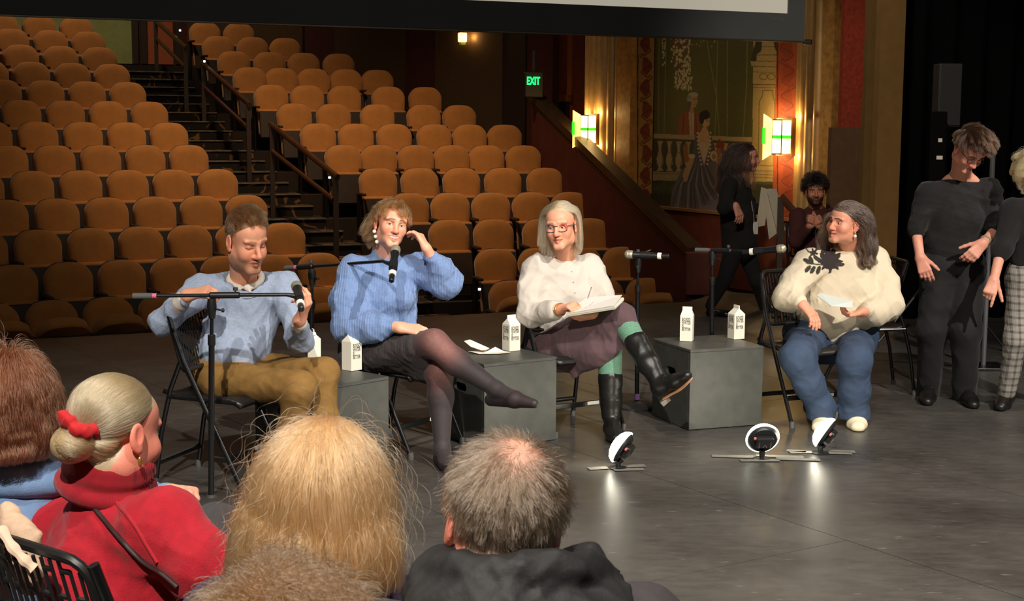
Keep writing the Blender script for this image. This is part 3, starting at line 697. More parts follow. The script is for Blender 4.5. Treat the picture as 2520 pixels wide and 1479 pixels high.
    p.poly(ZP((440, 880), (466, 890), (412, 1060), (392, 1060), (384, 1010)), (200, 150, 98)); p.ell(*zz(446, 890), 8, 6, (214, 182, 134)); p.ell(*zz(592, 886), 9, 12, (206, 172, 122)); p.ell(*zz(594, 890), 5, 7, (160, 116, 72))
    p.poly(ZP((520, 690), (548, 700), (560, 735), (500, 735)), (204, 156, 106)); p.ell(*zz(540, 655), 10, 15, (208, 160, 110)); p.ell(*zz(532, 612), 13, 11, (34, 26, 22)); p.ell(*zz(512, 640), 6, 12, (34, 26, 22)); p.ell(*zz(540, 592), 6, 6, (34, 26, 22))
    p.line(ZP((540, 652), (552, 650)), 1.3, (50, 34, 26)); p.line(ZP((558, 650), (568, 652)), 1.3, (50, 34, 26)); p.line(ZP((558, 655), (564, 672)), 1, (150, 104, 66)); p.line(ZP((546, 690), (560, 688)), 1.6, (160, 70, 56))
    # stone pier
    S = (172, 146, 92); D = (104, 82, 48)
    p.poly(ZP((862, 60), (1030, 60), (1012, 1060), (850, 1060)), S); p.poly(ZP((880, 100), (1030, 60), (1030, 250), (840, 250)), (62, 58, 30))
    p.poly(ZP((918, 60), (1000, 60), (1000, 150), (1018, 190), (1018, 246), (882, 246), (882, 205), (912, 180), (918, 150)), S); p.poly(ZP((840, 248), (1025, 255), (1025, 282), (848, 280)), S); p.line(ZP((842, 282), (1025, 288)), 2, D); p.line(ZP((882, 206), (1020, 206)), 1.6, D); p.line(ZP((915, 150), (1000, 150)), 1.4, D)
    p.line(ZP((852, 320), (1018, 325)), 1.2, D); p.line(ZP((856, 405), (1012, 408)), 2.4, D); p.line(ZP((856, 425), (1012, 428)), 1.6, D)
    for cx in (928, 982): p.line([(zz(cx, 352)[0] + 9.5 * math.cos(t), zz(cx, 352)[1] + 7.5 * math.sin(t)) for t in np.linspace(0, 2 * math.pi, 20)], 1.8, D)
    p.line(ZP((925, 445), (990, 445), (992, 480), (1004, 520), (995, 955), (892, 950), (900, 520), (918, 490), (925, 445)), 2, D)
    for y in (985, 1010, 1030): p.line(ZP((850, y), (1012, y + 6)), 1.4, D)
    return p.C * (0.94 + 0.08 * g.random(len(X)))[:, None]
M_PAINT = mat('mural_paint', (128, 128, 128), 0.7, attr='Col', noise=0.10, nscale=45)
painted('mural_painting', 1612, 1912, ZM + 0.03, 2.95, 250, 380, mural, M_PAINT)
def border(x0, x1, y0, per, bg, red, dk):
    def fn(X, Y):
        p = Paint(X, Y, bg); cx = (x0 + x1) / 2; w = (x1 - x0) / 2 - 5
        for k in range(-2, 10):
            y = y0 + k * per; s = 1 if k % 2 else -1
            p.poly([(cx + s * w, y), (cx + s * w * 0.1, y + per * .42), (cx - s * w * .5, y + per * .1), (cx + s * w * .2, y - per * .42)], red)
            p.ell(cx - s * w * .1, y - per * .05, w * .45, per * .40, red)
            p.line([(cx - s * w * .9 * math.cos(t) * (1 - .4 * (t / 9)), y + per * .12 * t - per * .5) for t in np.linspace(0, 8.5, 18)], 2.6, dk)
            p.line([(cx + s * w * .55 + 4.6 * math.cos(t) * (1 - t / 9), y + per * .42 + 4.6 * math.sin(t) * (1 - t / 9)) for t in np.linspace(0, 8, 20)], 1.7, dk)
        p.poly([(x0, 0), (x0 + 3, 0), (x0 + 3, 700), (x0, 700)], (70, 40, 20))
        return p.C
    return fn
painted('ornament_border', 1568, 1612, ZM + 0.03, 2.95, 40, 300, border(1568, 1612, 110, 54, (172, 130, 66), (128, 58, 32), (96, 44, 26)), M_PAINT, 0.03)
painted('ornament_border', 1912, 1964, ZM + 0.03, 2.95, 46, 300, border(1912, 1964, 120, 62, (156, 70, 38), (140, 58, 32), (110, 44, 24)), M_PAINT, 0.03)

# ---- wooden stage cubes
M_CUBE = mat('black_painted_plywood', (66, 67, 63), 0.42, noise=0.16, nscale=16, bump=0.10, bscale=120)
def cube_box(label, fl, fr, h, slot=False):
    A, B = G(*fl)[:2], G(*fr)[:2]; d = nrm(B - A); w = 0.465; n = np.array([-d[1], d[0]])
    rz = math.atan2(d[1], d[0]); c = (A + B) / 2 + n * w / 2
    t = thing('stage_cube', label, 'box', (c[0], c[1], 0), rz, 'black stage cubes'); hw = w / 2; th = 0.018
    MB().box((0, 0, h - th / 2), (w, w, th), bev=0.003, seg=1).build('top_panel', M_CUBE, t)
    MB().box((0, -hw + th / 2, (h - th) / 2 + 0.002), (w - 0.002, th, h - th - 0.003), bev=0.002, seg=1).build('front_panel', M_CUBE, t)
    MB().box((0, hw - th / 2, (h - th) / 2 + 0.002), (w - 0.002, th, h - th - 0.003), bev=0.002, seg=1).build('back_panel', M_CUBE, t)
    for s in (-1, 1):
        bm = bmesh.new(); y0, y1 = -hw + th + .001, hw - th - .001; z0, z1 = 0.003, h - th - .001
        out = [bm.verts.new((0, y, z)) for y, z in ((y0, z0), (y1, z0), (y1, z1), (y0, z1))]
        ed = [bm.edges.new((out[i], out[(i + 1) % 4])) for i in range(4)]
        inn = []
        for k in range(16):
            a = 2 * math.pi * k / 16; yy = 0.032 * math.cos(a) + (0.03 if math.cos(a) > 0 else -0.03); inn.append(bm.verts.new((0, yy, h * .66 + 0.024 * math.sin(a))))
        ed += [bm.edges.new((inn[i], inn[(i + 1) % 16])) for i in range(16)]
        bmesh.ops.triangle_fill(bm, use_beauty=True, edges=ed)
        bm.verts.index_update(); V = np.array([v.co[:] for v in bm.verts]); F = [tuple(v.index for v in f.verts) for f in bm.faces]; bm.free()
        o = link_mesh('side_panel', V + np.array([s * (hw - th / 2), 0, 0]), F, M_CUBE, t); md = o.modifiers.new('solid', 'SOLIDIFY'); md.thickness = th; md.offset = 0
    return t
HC = 0.455
cube_box('black wooden stage cube between the two seated people at the left', (775, 1190), (961, 1148), HC)
cube_box('black wooden stage cube with a napkin on top', (1192, 1108), (1367, 1083), HC)
cube_box('black wooden stage cube with an oval hand slot, beside the woman in cream', (1693, 1060), (1876, 1046), HC)

# ---- gable-top water cartons
M_CARTON = mat('white_carton_board', (236, 230, 212), 0.55)
M_INK = mat('grey_ink', (84, 86, 84), 0.6)
def carton(px, py, rz, label, sides=(0,), ridge=0, s=1.0, cap=False):
    p = G(px, py, HC); t = thing('water_carton', label, 'carton', (p[0], p[1], HC + 0.001), rz, 'water cartons on the cubes')
    w = 0.036 * s; h1, h2, h3 = 0.146 * s, 0.176 * s, 0.196 * s
    V = [(-w, -w, 0), (w, -w, 0), (w, w, 0), (-w, w, 0), (-w, -w, h1), (w, -w, h1), (w, w, h1), (-w, w, h1),
         (-w * .78, -0.004, h2), (w * .78, -0.004, h2), (w * .78, 0.004, h2), (-w * .78, 0.004, h2), (-w * .78, -0.003, h3), (w * .78, -0.003, h3), (w * .78, 0.003, h3), (-w * .78, 0.003, h3)]
    F = [(3, 2, 1, 0), (0, 1, 5, 4), (1, 2, 6, 5), (2, 3, 7, 6), (3, 0, 4, 7), (4, 5, 9, 8), (6, 7, 11, 10), (5, 6, 10, 9), (7, 4, 8, 11), (8, 9, 13, 12), (9, 10, 14, 13), (10, 11, 15, 14), (11, 8, 12, 15), (12, 13, 14, 15)]
    V = np.array(V)
    if ridge: V = V @ rotm(0, 0, math.pi / 2).T
    MB().add(V, F).build('carton_body', M_CARTON, t, bevel=0.0015)
    for k in sides:
        Vt, Ft = text_mesh('BOXED\nWATER\nIS\nBETTER', 0.026 * s, 0.0, 0.0006, 0.72)
        Vt[:, 0] -= Vt[:, 0].min(); Vt[:, 1] -= Vt[:, 1].max(); Vt[:, 0] *= 0.052 * s / Vt[:, 0].max(); Vt[:, 1] *= 0.076 * s / -Vt[:, 1].min()
        Vq = np.stack([Vt[:, 0] - w + 0.010 * s, np.full(len(Vt), -w - 0.0007), Vt[:, 1] + h1 - 0.010], 1)
        link_mesh('lettering', Vq @ rotm(0, 0, k * math.pi / 2).T, Ft, M_INK, t)
    if cap:
        MB().lathe([(0.012, 0), (0.012, 0.012), (0.010, 0.014)], (0.0, -0.018, 0.165 * s), rotm(0.75), 16).build('cap', M_CARTON, t, True)
    return t
carton(866, 910, 0.85, 'white water carton on the left cube, beside the woman in blue', (0,), 0)
carton(771, 898, 0.3, 'white water carton half hidden behind the tan trouser knee', (3,), 1, 0.95, True)
carton(1258, 862, 0.62, 'white water carton beside the crumpled napkin', (0, 3), 0)
carton(1690, 838, -0.25, 'white water carton nearer the booted woman on the right cube', (0,), 0)
carton(1811, 833, 0.42, 'white water carton nearer the woman in cream on the right cube', (0, 3), 1)

# ---- crumpled napkin
np0 = G(1200, 868, HC); t = thing('paper_napkin', 'crumpled white paper napkin lying on the middle cube', 'napkin', (np0[0], np0[1], HC + 0.002), 0.2)
def sheet(name, pts, m, par, thick=0.0012):
    o = link_mesh(name, pts, [tuple(range(len(pts)))], m, par); md = o.modifiers.new('s', 'SOLIDIFY'); md.thickness = thick; return o
M_PAPER = mat('white_paper', (232, 226, 210), 0.8)
sheet('napkin_fold', [(-.10, .05, .0), (.09, .03, .002), (.12, -.03, .002), (.05, -.07, .002), (-.06, -.06, .002), (-.08, -.02, .004)], M_PAPER, t)
sheet('napkin_fold', [(-.12, .06, .055), (-.09, .05, .065), (.01, .0, .022), (-.02, -.02, .008), (-.09, .02, .03)], M_PAPER, t)
sheet('napkin_fold', [(-.02, -.03, .004), (.04, -.01, .03), (.09, -.02, .004), (.03, -.06, .004)], M_PAPER, t)
sheet('napkin_fold', [(-.06, .02, .012), (-.03, -.03, .014), (.01, .0, .018)], mat('brown_wrapper', (150, 112, 70), 0.7), t)

# ---- folding chairs
M_TUBE = mat('black_chair_tube', (16, 16, 17), 0.28, spec=0.6, coat=0.3)
M_MESHP = mat('black_chair_plastic', (26, 25, 25), 0.4)
def chair_proto():
    t = thing('folding_chair', 'x', 'chair', group='black folding chairs')
    prof = lambda s: [(s * .225, -.235, 0.012), (s * .225, -.06, 0.36), (s * .225, .06, 0.60), (s * .222, .105, 0.72), (s * .215, .145, 0.835)]
    for s in (-1, 1):
        m_ = MB(); m_.tube(prof(s), 0.0125, 10, up=(1, 0, 0), flat=0.85); m_.build('leg', M_TUBE, t, True)
        m_ = MB(); m_.tube([(s * .195, .235, 0.012), (s * .197, .20, 0.25), (s * .20, .145, 0.46), (s * .205, .09, 0.585)], 0.0115, 10, up=(1, 0, 0)); m_.build('leg', M_TUBE, t, True)
        for y, x in ((-.235, .225), (.235, .195)):
            m_ = MB(); m_.lathe([(0.0, 0), (0.016, 0), (0.016, 0.02), (0.013, 0.035)], (s * x, y, 0)); m_.build('foot_cap', mat('grey_rubber', (70, 70, 68), 0.6), t, True)
        m_ = MB(); m_.box((s * .212, .02, 0.50), (0.006, 0.022, 0.16), rotm(-0.5)); m_.build('hinge_plate', M_TUBE, t)
    m_ = MB(); m_.tube([(-.195, .222, 0.105), (.195, .222, 0.105)], 0.010, 8, flat=1.3); m_.build('stretcher', M_TUBE, t, True)
    sb = MB(); sb.box((0, -.165, 0.155), (0.44, 0.012, 0.03), bev=0.003); sb = sb.build('stretcher', M_TUBE, t)
    MB().box((0.06, -.1725, 0.157), (0.075, 0.0015, 0.018)).build('label_plate', M_WHITE, t)
    # moulded seat with a waterfall front
    nx, ny = 13, 15; V = []; F = []
    for j in range(ny):
        f = j / (ny - 1); y = -.225 + .41 * f
        for i in range(nx):
            g = i / (nx - 1) * 2 - 1; x = g * (.205 - .03 * max(0, f - .75) * 4 * .5)
            z = .440 - .030 * (1 - abs(g) ** 2.5) * min(1, f * 2.2) + .02 * max(0, f - .8) * 5 - .055 * max(0, .16 - f) ** 1.3 * 6
            V.append((x, y, z))
    for j in range(ny - 1):
        for i in range(nx - 1): a = j * nx + i; F.append((a, a + 1, a + nx + 1, a + nx))
    o = link_mesh('seat', V, F, M_MESHP, t, True); md = o.modifiers.new('s', 'SOLIDIFY'); md.thickness = 0.022; md.offset = -1
    MB().tube([(-.205, -.20, .415), (-.205, .16, .425)], .009, 8).build('seat_rail', M_TUBE, t, True); MB().tube([(.205, -.20, .415), (.205, .16, .425)], .009, 8).build('seat_rail', M_TUBE, t, True)
    # perforated back: curved rim and slotted web
    def bp(x, z): return np.array([x, .075 + (z - .56) * .28 + 0.035 * (1 - (x / .21) ** 2), z])
    rim = MB(); w, z0, z1, r = .205, .545, .845, .05; pts = []
    for cx, cz, a0 in ((w - r, z1 - r, 0), (-w + r, z1 - r, 90), (-w + r, z0 + r, 180), (w - r, z0 + r, 270)):
        for a in np.linspace(a0, a0 + 90, 5): pts.append(bp(cx + r * math.cos(math.radians(a)), cz + r * math.sin(math.radians(a))))
    pts.append(pts[0]); rim.tube(pts, .0115, 8, caps=False, up=(0, 1, 0)); rim.build('back_rim', M_MESHP, t, True)
    web = MB(); n = 18
    for k in range(n + 1):
        x = -w + 2 * w * k / n; q = r if abs(x) > w - r else 0
        web.tube([bp(x, z0 + .01 + q * .4), bp(x, (z0 + z1) / 2), bp(x, z1 - .01 - q * .4)], .0042, 5, up=(0, 1, 0))
    for row in range(5):
        zc = z0 + .035 + row * .058
        for k in range(n):
            if (k + row) % 2 == 0: xa = -w + 2 * w * k / n; xb = -w + 2 * w * (k + 1) / n; web.tube([bp(xa, zc), bp(xb, zc)], .006, 5)
    web.build('back_web', M_MESHP, t, True)
    return t
chair0 = chair_proto(); chair_used = False
def put_chair(c, f, label):
    global chair_used
    t = chair0 if not chair_used else copy_tree(chair0); chair_used = True
    t.location = (c[0], c[1], 0); t.rotation_euler = (0, 0, math.atan2(f[0], -f[1])); t['label'] = label; return t
def chair_side(front, rear, label):                    # right-hand feet seen
    A, B = G(*front)[:2], G(*rear)[:2]; f = nrm(A - B); l = np.array([-f[1], f[0]]); return put_chair((A + B) / 2 + l * .215, f, label)
def chair_front(right, left, label, tw=0.0):           # both front feet seen
    A, B = G(*right)[:2], G(*left)[:2]; d = nrm(B - A); d = np.array([math.cos(tw) * d[0] - math.sin(tw) * d[1], math.sin(tw) * d[0] + math.cos(tw) * d[1]]); f = np.array([d[1], -d[0]]); return put_chair((A + B) / 2 - f * .235, f, label)
ch1 = chair_side((597, 1215), (382, 1195), 'black folding chair under the man in the grey-blue sweater')
ch2 = chair_front((980, 1140), (1165, 1083), 'black folding chair under the woman in the blue sweater')
ch3 = chair_front((1390, 1083), (1577, 1062), 'black folding chair under the woman in the white shirt', .04); ch3.location.x -= .07; ch3.location.y += .05
ch4 = chair_front((1931, 1054), (2128, 1036), 'black folding chair under the woman in the cream top')
put_chair((2.30, 9.30), nrm((-1, -0.08)), 'empty black folding chair standing behind the woman in cream')
fgc = U(214, 1425, 2.78); ff = nrm((.62, .78)); lf = np.array([-ff[1], ff[0]])
put_chair(fgc[:2] + lf * .20 + ff * .15, ff, 'black folding chair with slotted back under the woman in red')

# ---- microphones and stands
M_GRILLE = mat('silver_mic_grille', (196, 188, 164), 0.45, metal=0.7, noise=0.2, nscale=400)
M_MIC = mat('black_microphone', (24, 24, 25), 0.35, spec=0.6)
M_FOAM = mat('grey_foam_grip', (92, 92, 90), 0.85)
def mic(head, tail, label):
    head, tail = np.asarray(head, float), np.asarray(tail, float); L = np.linalg.norm(tail - head); base = tail
    t = thing('microphone', label, 'microphone', base, group='wireless microphones'); R = frame(head - tail)
    k = 0.265
    MB().lathe([(0.010, 0), (0.0135, 0.004), (0.0135, 0.045)], (0, 0, 0), R, 20).build('antenna_end', M_MIC, t, True)
    MB().lathe([(0.017, 0.045), (0.0195, 0.047), (0.0195, 0.066), (0.017, 0.068)], (0, 0, 0), R, 20).build('white_ring', mat('white_tape', (236, 232, 222), 0.6), t, True)
    MB().lathe([(0.0165, 0.068), (0.0185, 0.10), (0.0185, 0.185), (0.0215, 0.205), (0.0215, 0.212)], (0, 0, 0), R, 20).build('mic_body', M_MIC, t, True)
    pr = [(0.0235, 0.212), (0.0255, 0.224), (0.0255, 0.232), (0.0245, 0.236)] + [(0.0258 * math.cos(a), 0.238 + 0.027 * math.sin(a)) for a in np.linspace(0.05, 1.5, 8)]
    MB().lathe(pr, (0, 0, 0), R, 20).build('grille', M_GRILLE, t, True)
    return t, nrm(head - tail)
def stand(label, base, top, b0, b1, grip=True, tape=(226, 110, 150), r=0.128, knob=0.3, collar=0.15):
    base, top, b0, b1 = (np.asarray(q, float) for q in (base, top, b0, b1)); bl = np.array([base[0], base[1], 0.0])
    t = thing('microphone_stand', label, 'stand', bl, group='microphone stands')
    MB().lathe([(r, 0), (r, 0.014), (r - .012, 0.024), (0.03, 0.030), (0.02, 0.04)], (0, 0, 0), None, 32).build('base', mat('cast_iron_base', (52, 50, 47), 0.55, noise=0.2, nscale=60), t, True)
    d = top - bl; tl = bl + d * (1 - collar / d[2])
    MB().tube([bl + (0, 0, .03), tl], 0.0135, 12).build('pole', M_BLKMETAL, t, True, bl)
    MB().tube([tl - d * .05, tl - d * .045, tl, tl + d * .004], [.0145, .0175, .0175, .014], 12).build('collar', M_BLKPLAST, t, True, bl)
    MB().tube([tl, top - (0, 0, .035)], 0.0085, 10).build('inner_pole', M_CHROME if collar > .2 else M_BLKMETAL, t, True, bl)
    MB().tube([top - (0, 0, .075), top - (0, 0, .06), top - (0, 0, .02), top + (0, 0, .012)], [.014, .017, .022, .018], 12).build('swivel', M_BLKPLAST, t, True, bl)
    h = nrm(b1 - b0); sd = nrm(np.cross(h, (0, 0, 1)))
    MB().tube([top - (0, 0, .03), top - (0, 0, .04) + h * .045], .004, 6).lathe([(0.0, -.008), (.009, -.005), (.009, .005), (0, .008)], top - (0, 0, .04) + h * .048, frame(h), 10).build('clutch_knob', M_BLKPLAST, t, True, bl)
    bm_ = MB().tube([b0, b1], 0.0082, 10).build('boom', M_BLKMETAL, t, True, bl)
    L = np.linalg.norm(b1 - b0); m = b0 + h * (L * .52)
    cp = top + (0, 0, .012) + h * 0.06
    MB().tube([b0 + h * (np.dot(cp - b0, h) - .07), b0 + h * (np.dot(cp - b0, h) - .065), b0 + h * (np.dot(cp - b0, h) + .06), b0 + h * (np.dot(cp - b0, h) + .065)], [.010, .0145, .0145, .010], 12).build('boom_sleeve', M_BLKPLAST, t, True, bl)
    kp = b0 + h * (np.dot(cp - b0, h) + .045)
    MB().tube([kp, kp + (0, 0, .026)], .004, 6).lathe([(.0, .02), (.011, .02), (.011, .034), (0, .036)], kp, None, 10).build('boom_knob', mat('worn_steel_dark', (110, 106, 98), .35, metal=.7), t, True, bl)
    if grip:
        MB().tube([b0 - h * .0, b0 + h * .085], 0.0135, 12).build('boom_grip', M_FOAM, t, True, bl)
        MB().tube([b0 + h * .085, b0 + h * .103], 0.0115, 12).build('tape_band', mat('tape_%d_%d_%d' % tape, tape, .6), t, True, bl)
    return t, h
def clip(t, boom_end, mic_mid, axis):
    bl = np.array(t.location)
    m_ = MB(); m_.tube([boom_end, boom_end + (mic_mid - boom_end) * .75], [.0085, .012], 10); m_.tube([mic_mid - axis * .028, mic_mid + axis * .028], .0215, 14); m_.build('mic_clip', M_BLKPLAST, t, True, bl)
# stand held by the man
Y1 = G(520, 1238)[1]
s1, _ = stand('microphone stand gripped by the man in grey-blue', G(520, 1238), U(521, 742, Y1), U(327, 728.5, Y1 - .02), U(706, 725, Y1 + .01))
h1, t1 = U(729, 699, Y1 + .14), U(739, 748, Y1 - .05); ax = nrm(h1 - t1); t1 = h1 - ax * .262; mic(h1, t1, 'wireless microphone tilted between the fingers of the man'); clip(s1, U(706, 725, Y1 + .01), t1 + ax * .13, ax)
Y2 = 7.74
s2, _ = stand('microphone stand whose boom reaches the woman in blue', G(765, 300 + 1.7 * FPX / 7.79), U(768, 668, Y2), U(703, 660, Y2 + .02), U(942, 643, 7.20))
h2, t2 = U(974, 607, 7.20), U(967, 662, 7.06); ax = nrm(h2 - t2); t2 = h2 - ax * .262; mic(h2, t2, 'wireless microphone at the chin of the woman in blue'); clip(s2, U(942, 643, 7.20), t2 + ax * .12, ax)
Y3 = G(1567, 1003)[1]
s3, _ = stand('microphone stand with round base beside the booted woman', G(1567, 1003), U(1570, 640, Y3), U(1600, 616, Y3 + .55), U(1566, 630, Y3 - .18), False)
MB().lathe([(.0155, .0), (.0155, .035)], (0, 0, .05)).build('tape_band', mat('purple_tape', (150, 110, 170), .6), s3, True)
h3, t3 = U(1537, 626, Y3 - .22), U(1649, 631, Y3 - .30); ax = nrm(h3 - t3); t3 = h3 - ax * .262; mic(h3, t3, 'wireless microphone lying level before the woman in white'); clip(s3, U(1566, 630, Y3 - .18), t3 + ax * .14, ax)
Y4 = 8.75
s4, _ = stand('microphone stand behind the right cube, boom towards the woman in cream', G(1750, 305 + 1.7 * FPX / 8.8), U(1753, 622, Y4), U(1712, 615, Y4 + .06), U(1846, 619, Y4 - .14), True, (120, 70, 60))
h4, t4 = U(1934, 611, Y4 - .26), U(1832, 621, Y4 - .16); ax = nrm(h4 - t4); t4 = h4 - ax * .262; mic(h4, t4, 'wireless microphone pointing at the woman in cream'); clip(s4, U(1846, 619, Y4 - .14), t4 + ax * .10, ax)

# ---- three small disc lights on the floor, taped down
M_DIFF = mat('led_diffuser', (255, 255, 250), 0.4, emit=(255, 246, 222), estr=24)
M_RIM = mat('led_rim', (255, 255, 250), 0.4, emit=(246, 250, 232), estr=2.6)
M_TAPE = mat('grey_gaffer_tape', (112, 110, 102), 0.7, noise=0.1, nscale=30)
def disc_light(px, py, cpx, cpy, axis, label, power, tapes):
    b = G(px, py); t = thing('disc_light', label, 'light', b, group='floor disc lights'); c = U(cpx, cpy, b[1]) - b
    R = frame(axis); r = 0.086
    MB().lathe([(r * 1.0, 0.004), (r * .98, .012), (r * .86, .028), (r * .6, .042), (r * .3, .049), (0.002, .051)], c, R, 36).build('diffuser', M_DIFF, t, True)
    MB().lathe([(r * .93, -.004), (r * 1.02, -.002), (r * 1.03, .004), (r * .93, .0045)], c, R, 36).build('rim', M_RIM, t, True)
    MB().lathe([(0.004, -.022), (r * .80, -.020), (r * .93, -.005), (r * .93, .002), (0.004, .002)], c, R, 36).build('housing', M_BLKPLAST, t, True)
    a = nrm(axis)
    m_ = MB(); m_.box(c - a * .035 + R[:, 1] * .002, (.088, .062, .03), R, .006); m_.build('battery_pack', mat('black_battery', (30, 29, 29), .35), t)
    for s in (-1, 1): MB().box(c - a * .0515 + R[:, 0] * s * .03 - R[:, 1] * .006, (.004, .034, .0015), R).build('marking', M_CHROME, t)
    MB().box(c - a * .0515 + R[:, 0] * .005 - R[:, 1] * .012, (.0035, .02, .0015), R @ rotm(0, 0, .5)).build('marking', M_CHROME, t)
    MB().box(c - a * .0515 - R[:, 0] * .006 - R[:, 1] * .012, (.0035, .02, .0015), R @ rotm(0, 0, -.5)).build('marking', M_CHROME, t)
    MB().box(c - a * .03 + R[:, 0] * .05 + R[:, 1] * .022, (.014, .014, .012), R, .003).build('power_button', mat('red_button', (206, 110, 104), .5), t)
    neck = c - R[:, 1] * r * .62 - a * .03
    MB().tube([neck, (c * .25 + neck * .3) * np.array([1, 1, .9]), (0, 0, .035), (0, 0, .006)], [.014, .013, .016, .013], 10).build('ball_head', M_BLKPLAST, t, True)
    MB().lathe([(.05, 0.001), (.05, .004), (.03, .007), (.012, .010)], (0, 0, 0)).build('base_plate', M_BLKPLAST, t, True)
    for dx, dy, L_, w_, an in tapes: MB().box((dx, dy, .0042), (L_, w_, .0012), rotm(0, 0, an)).build('tape_strip', M_TAPE, t)
disc_light(1521, 1152, 1531, 1101, (-.80, .34, .50), 'round floor light facing the booted woman, farthest left of three', 30, ((-.10, -.02, .10, .05, .3), (.06, .03, .16, .05, .2), (.05, -.04, .15, .05, .1)))
disc_light(1875, 1129, 1877, 1079, (-.10, .90, .42), 'round floor light seen from behind with a thin glowing rim', 30, ((-.12, .03, .26, .05, -.1), (.10, .04, .24, .05, -.1), (.18, -.02, .22, .05, -.12), (-.02, -.05, .2, .05, .05)))
disc_light(2019, 1115, 2031, 1065, (-.78, .34, .52), 'round floor light glowing before the white shoe', 30, ((-.12, .03, .10, .045, -.3), (-.10, .0, .12, .05, .1), (.12, .03, .13, .05, -.1), (.10, -.01, .12, .05, -.1)))

# ---- loudspeaker on a tripod in the wing
t = thing('speaker_stand', 'black tripod speaker stand in the dark wing', 'stand', (3.72, 11.3, 0)); sp0 = np.array([3.72, 11.3, 0])
sx = U(2330, 235, 11.3)
MB().tube([(sx[0] - 3.72, 0, .12), (sx[0] - 3.72, 0, 1.9)], .018, 10).build('pole', M_BLKMETAL, t, True)
for k in range(3):
    a = 2 * math.pi * k / 3 - 0.7; e = np.array([sx[0] - 3.72 + .55 * math.cos(a), .55 * math.sin(a), .02])
    MB().tube([(sx[0] - 3.72, 0, .62), e], .011, 8).build('leg', M_BLKMETAL, t, True)
    MB().lathe([(.02, -.02), (.022, .03)], e + (0, 0, 0.0)).build('rubber_foot', M_BLKPLAST, t, True)
zt = sx[2]
t = thing('loudspeaker', 'tall dark loudspeaker box up in the wing', 'speaker', (sx[0], 11.3, zt - .24))
MB().box((0, 0, .24), (.18, .17, .48), None, .012).build('cabinet', mat('speaker_cabinet', (30, 30, 32), .6), t)
MB().box((0, -.09, .24), (.165, .012, .455), None, .004).build('grille', mat('speaker_grille', (44, 44, 46), .5, metal=.3), t)
# stage-side equipment upright with white labels
ql = U(2312, 380, 11.0); t = thing('equipment_rack', 'narrow black upright with white labels in the wing', 'equipment', (ql[0], 11.0, 0))
MB().box((0, .05, .9), (.10, .1, 1.8), None, .01).build('rack_body', mat('matte_black_rack', (8, 8, 9), .9, spec=.1), t)
for py, w_ in ((345, .03), (388, .045)):
    q = U(2313, py, 10.99); MB().box((0, -.003, q[2]), (w_, .006, .028)).build('label_plate', M_WHITE, t)
q = U(2443, 395, 10.2); t = thing('lighting_boom', 'grey upright pipe behind the bending person', 'pole', (q[0], 10.2, 0))
MB().box((0, 0, .01), (.3, .3, .02), None, .004).build('base', M_BLKMETAL, t)
MB().tube([(0, 0, .02), (0, 0, q[2] + .08)], .018, 10).build('pipe', mat('grey_pipe', (120, 122, 126), .4, metal=.5), t, True)
# rail and steps beside the mural
t = thing('handrail', 'short dark handrail in front of the bearded man', 'handrail', (U(1925, 640, 13.0)[0], 13.0, 0), 0, 'aisle handrails'); hb = np.array([U(1925, 640, 13.0)[0], 13.0, 0])
a, b = U(1922, 484, 13.0), U(2015, 590, 12.75)
MB().tube([a, b], .022, 8, flat=1.6).build('top_rail', M_RAIL, t, True, hb)
for p in (a, b): MB().box((p[0], p[1], p[2] / 2), (.05, .05, p[2])).build('post', M_POST, t, off=hb)
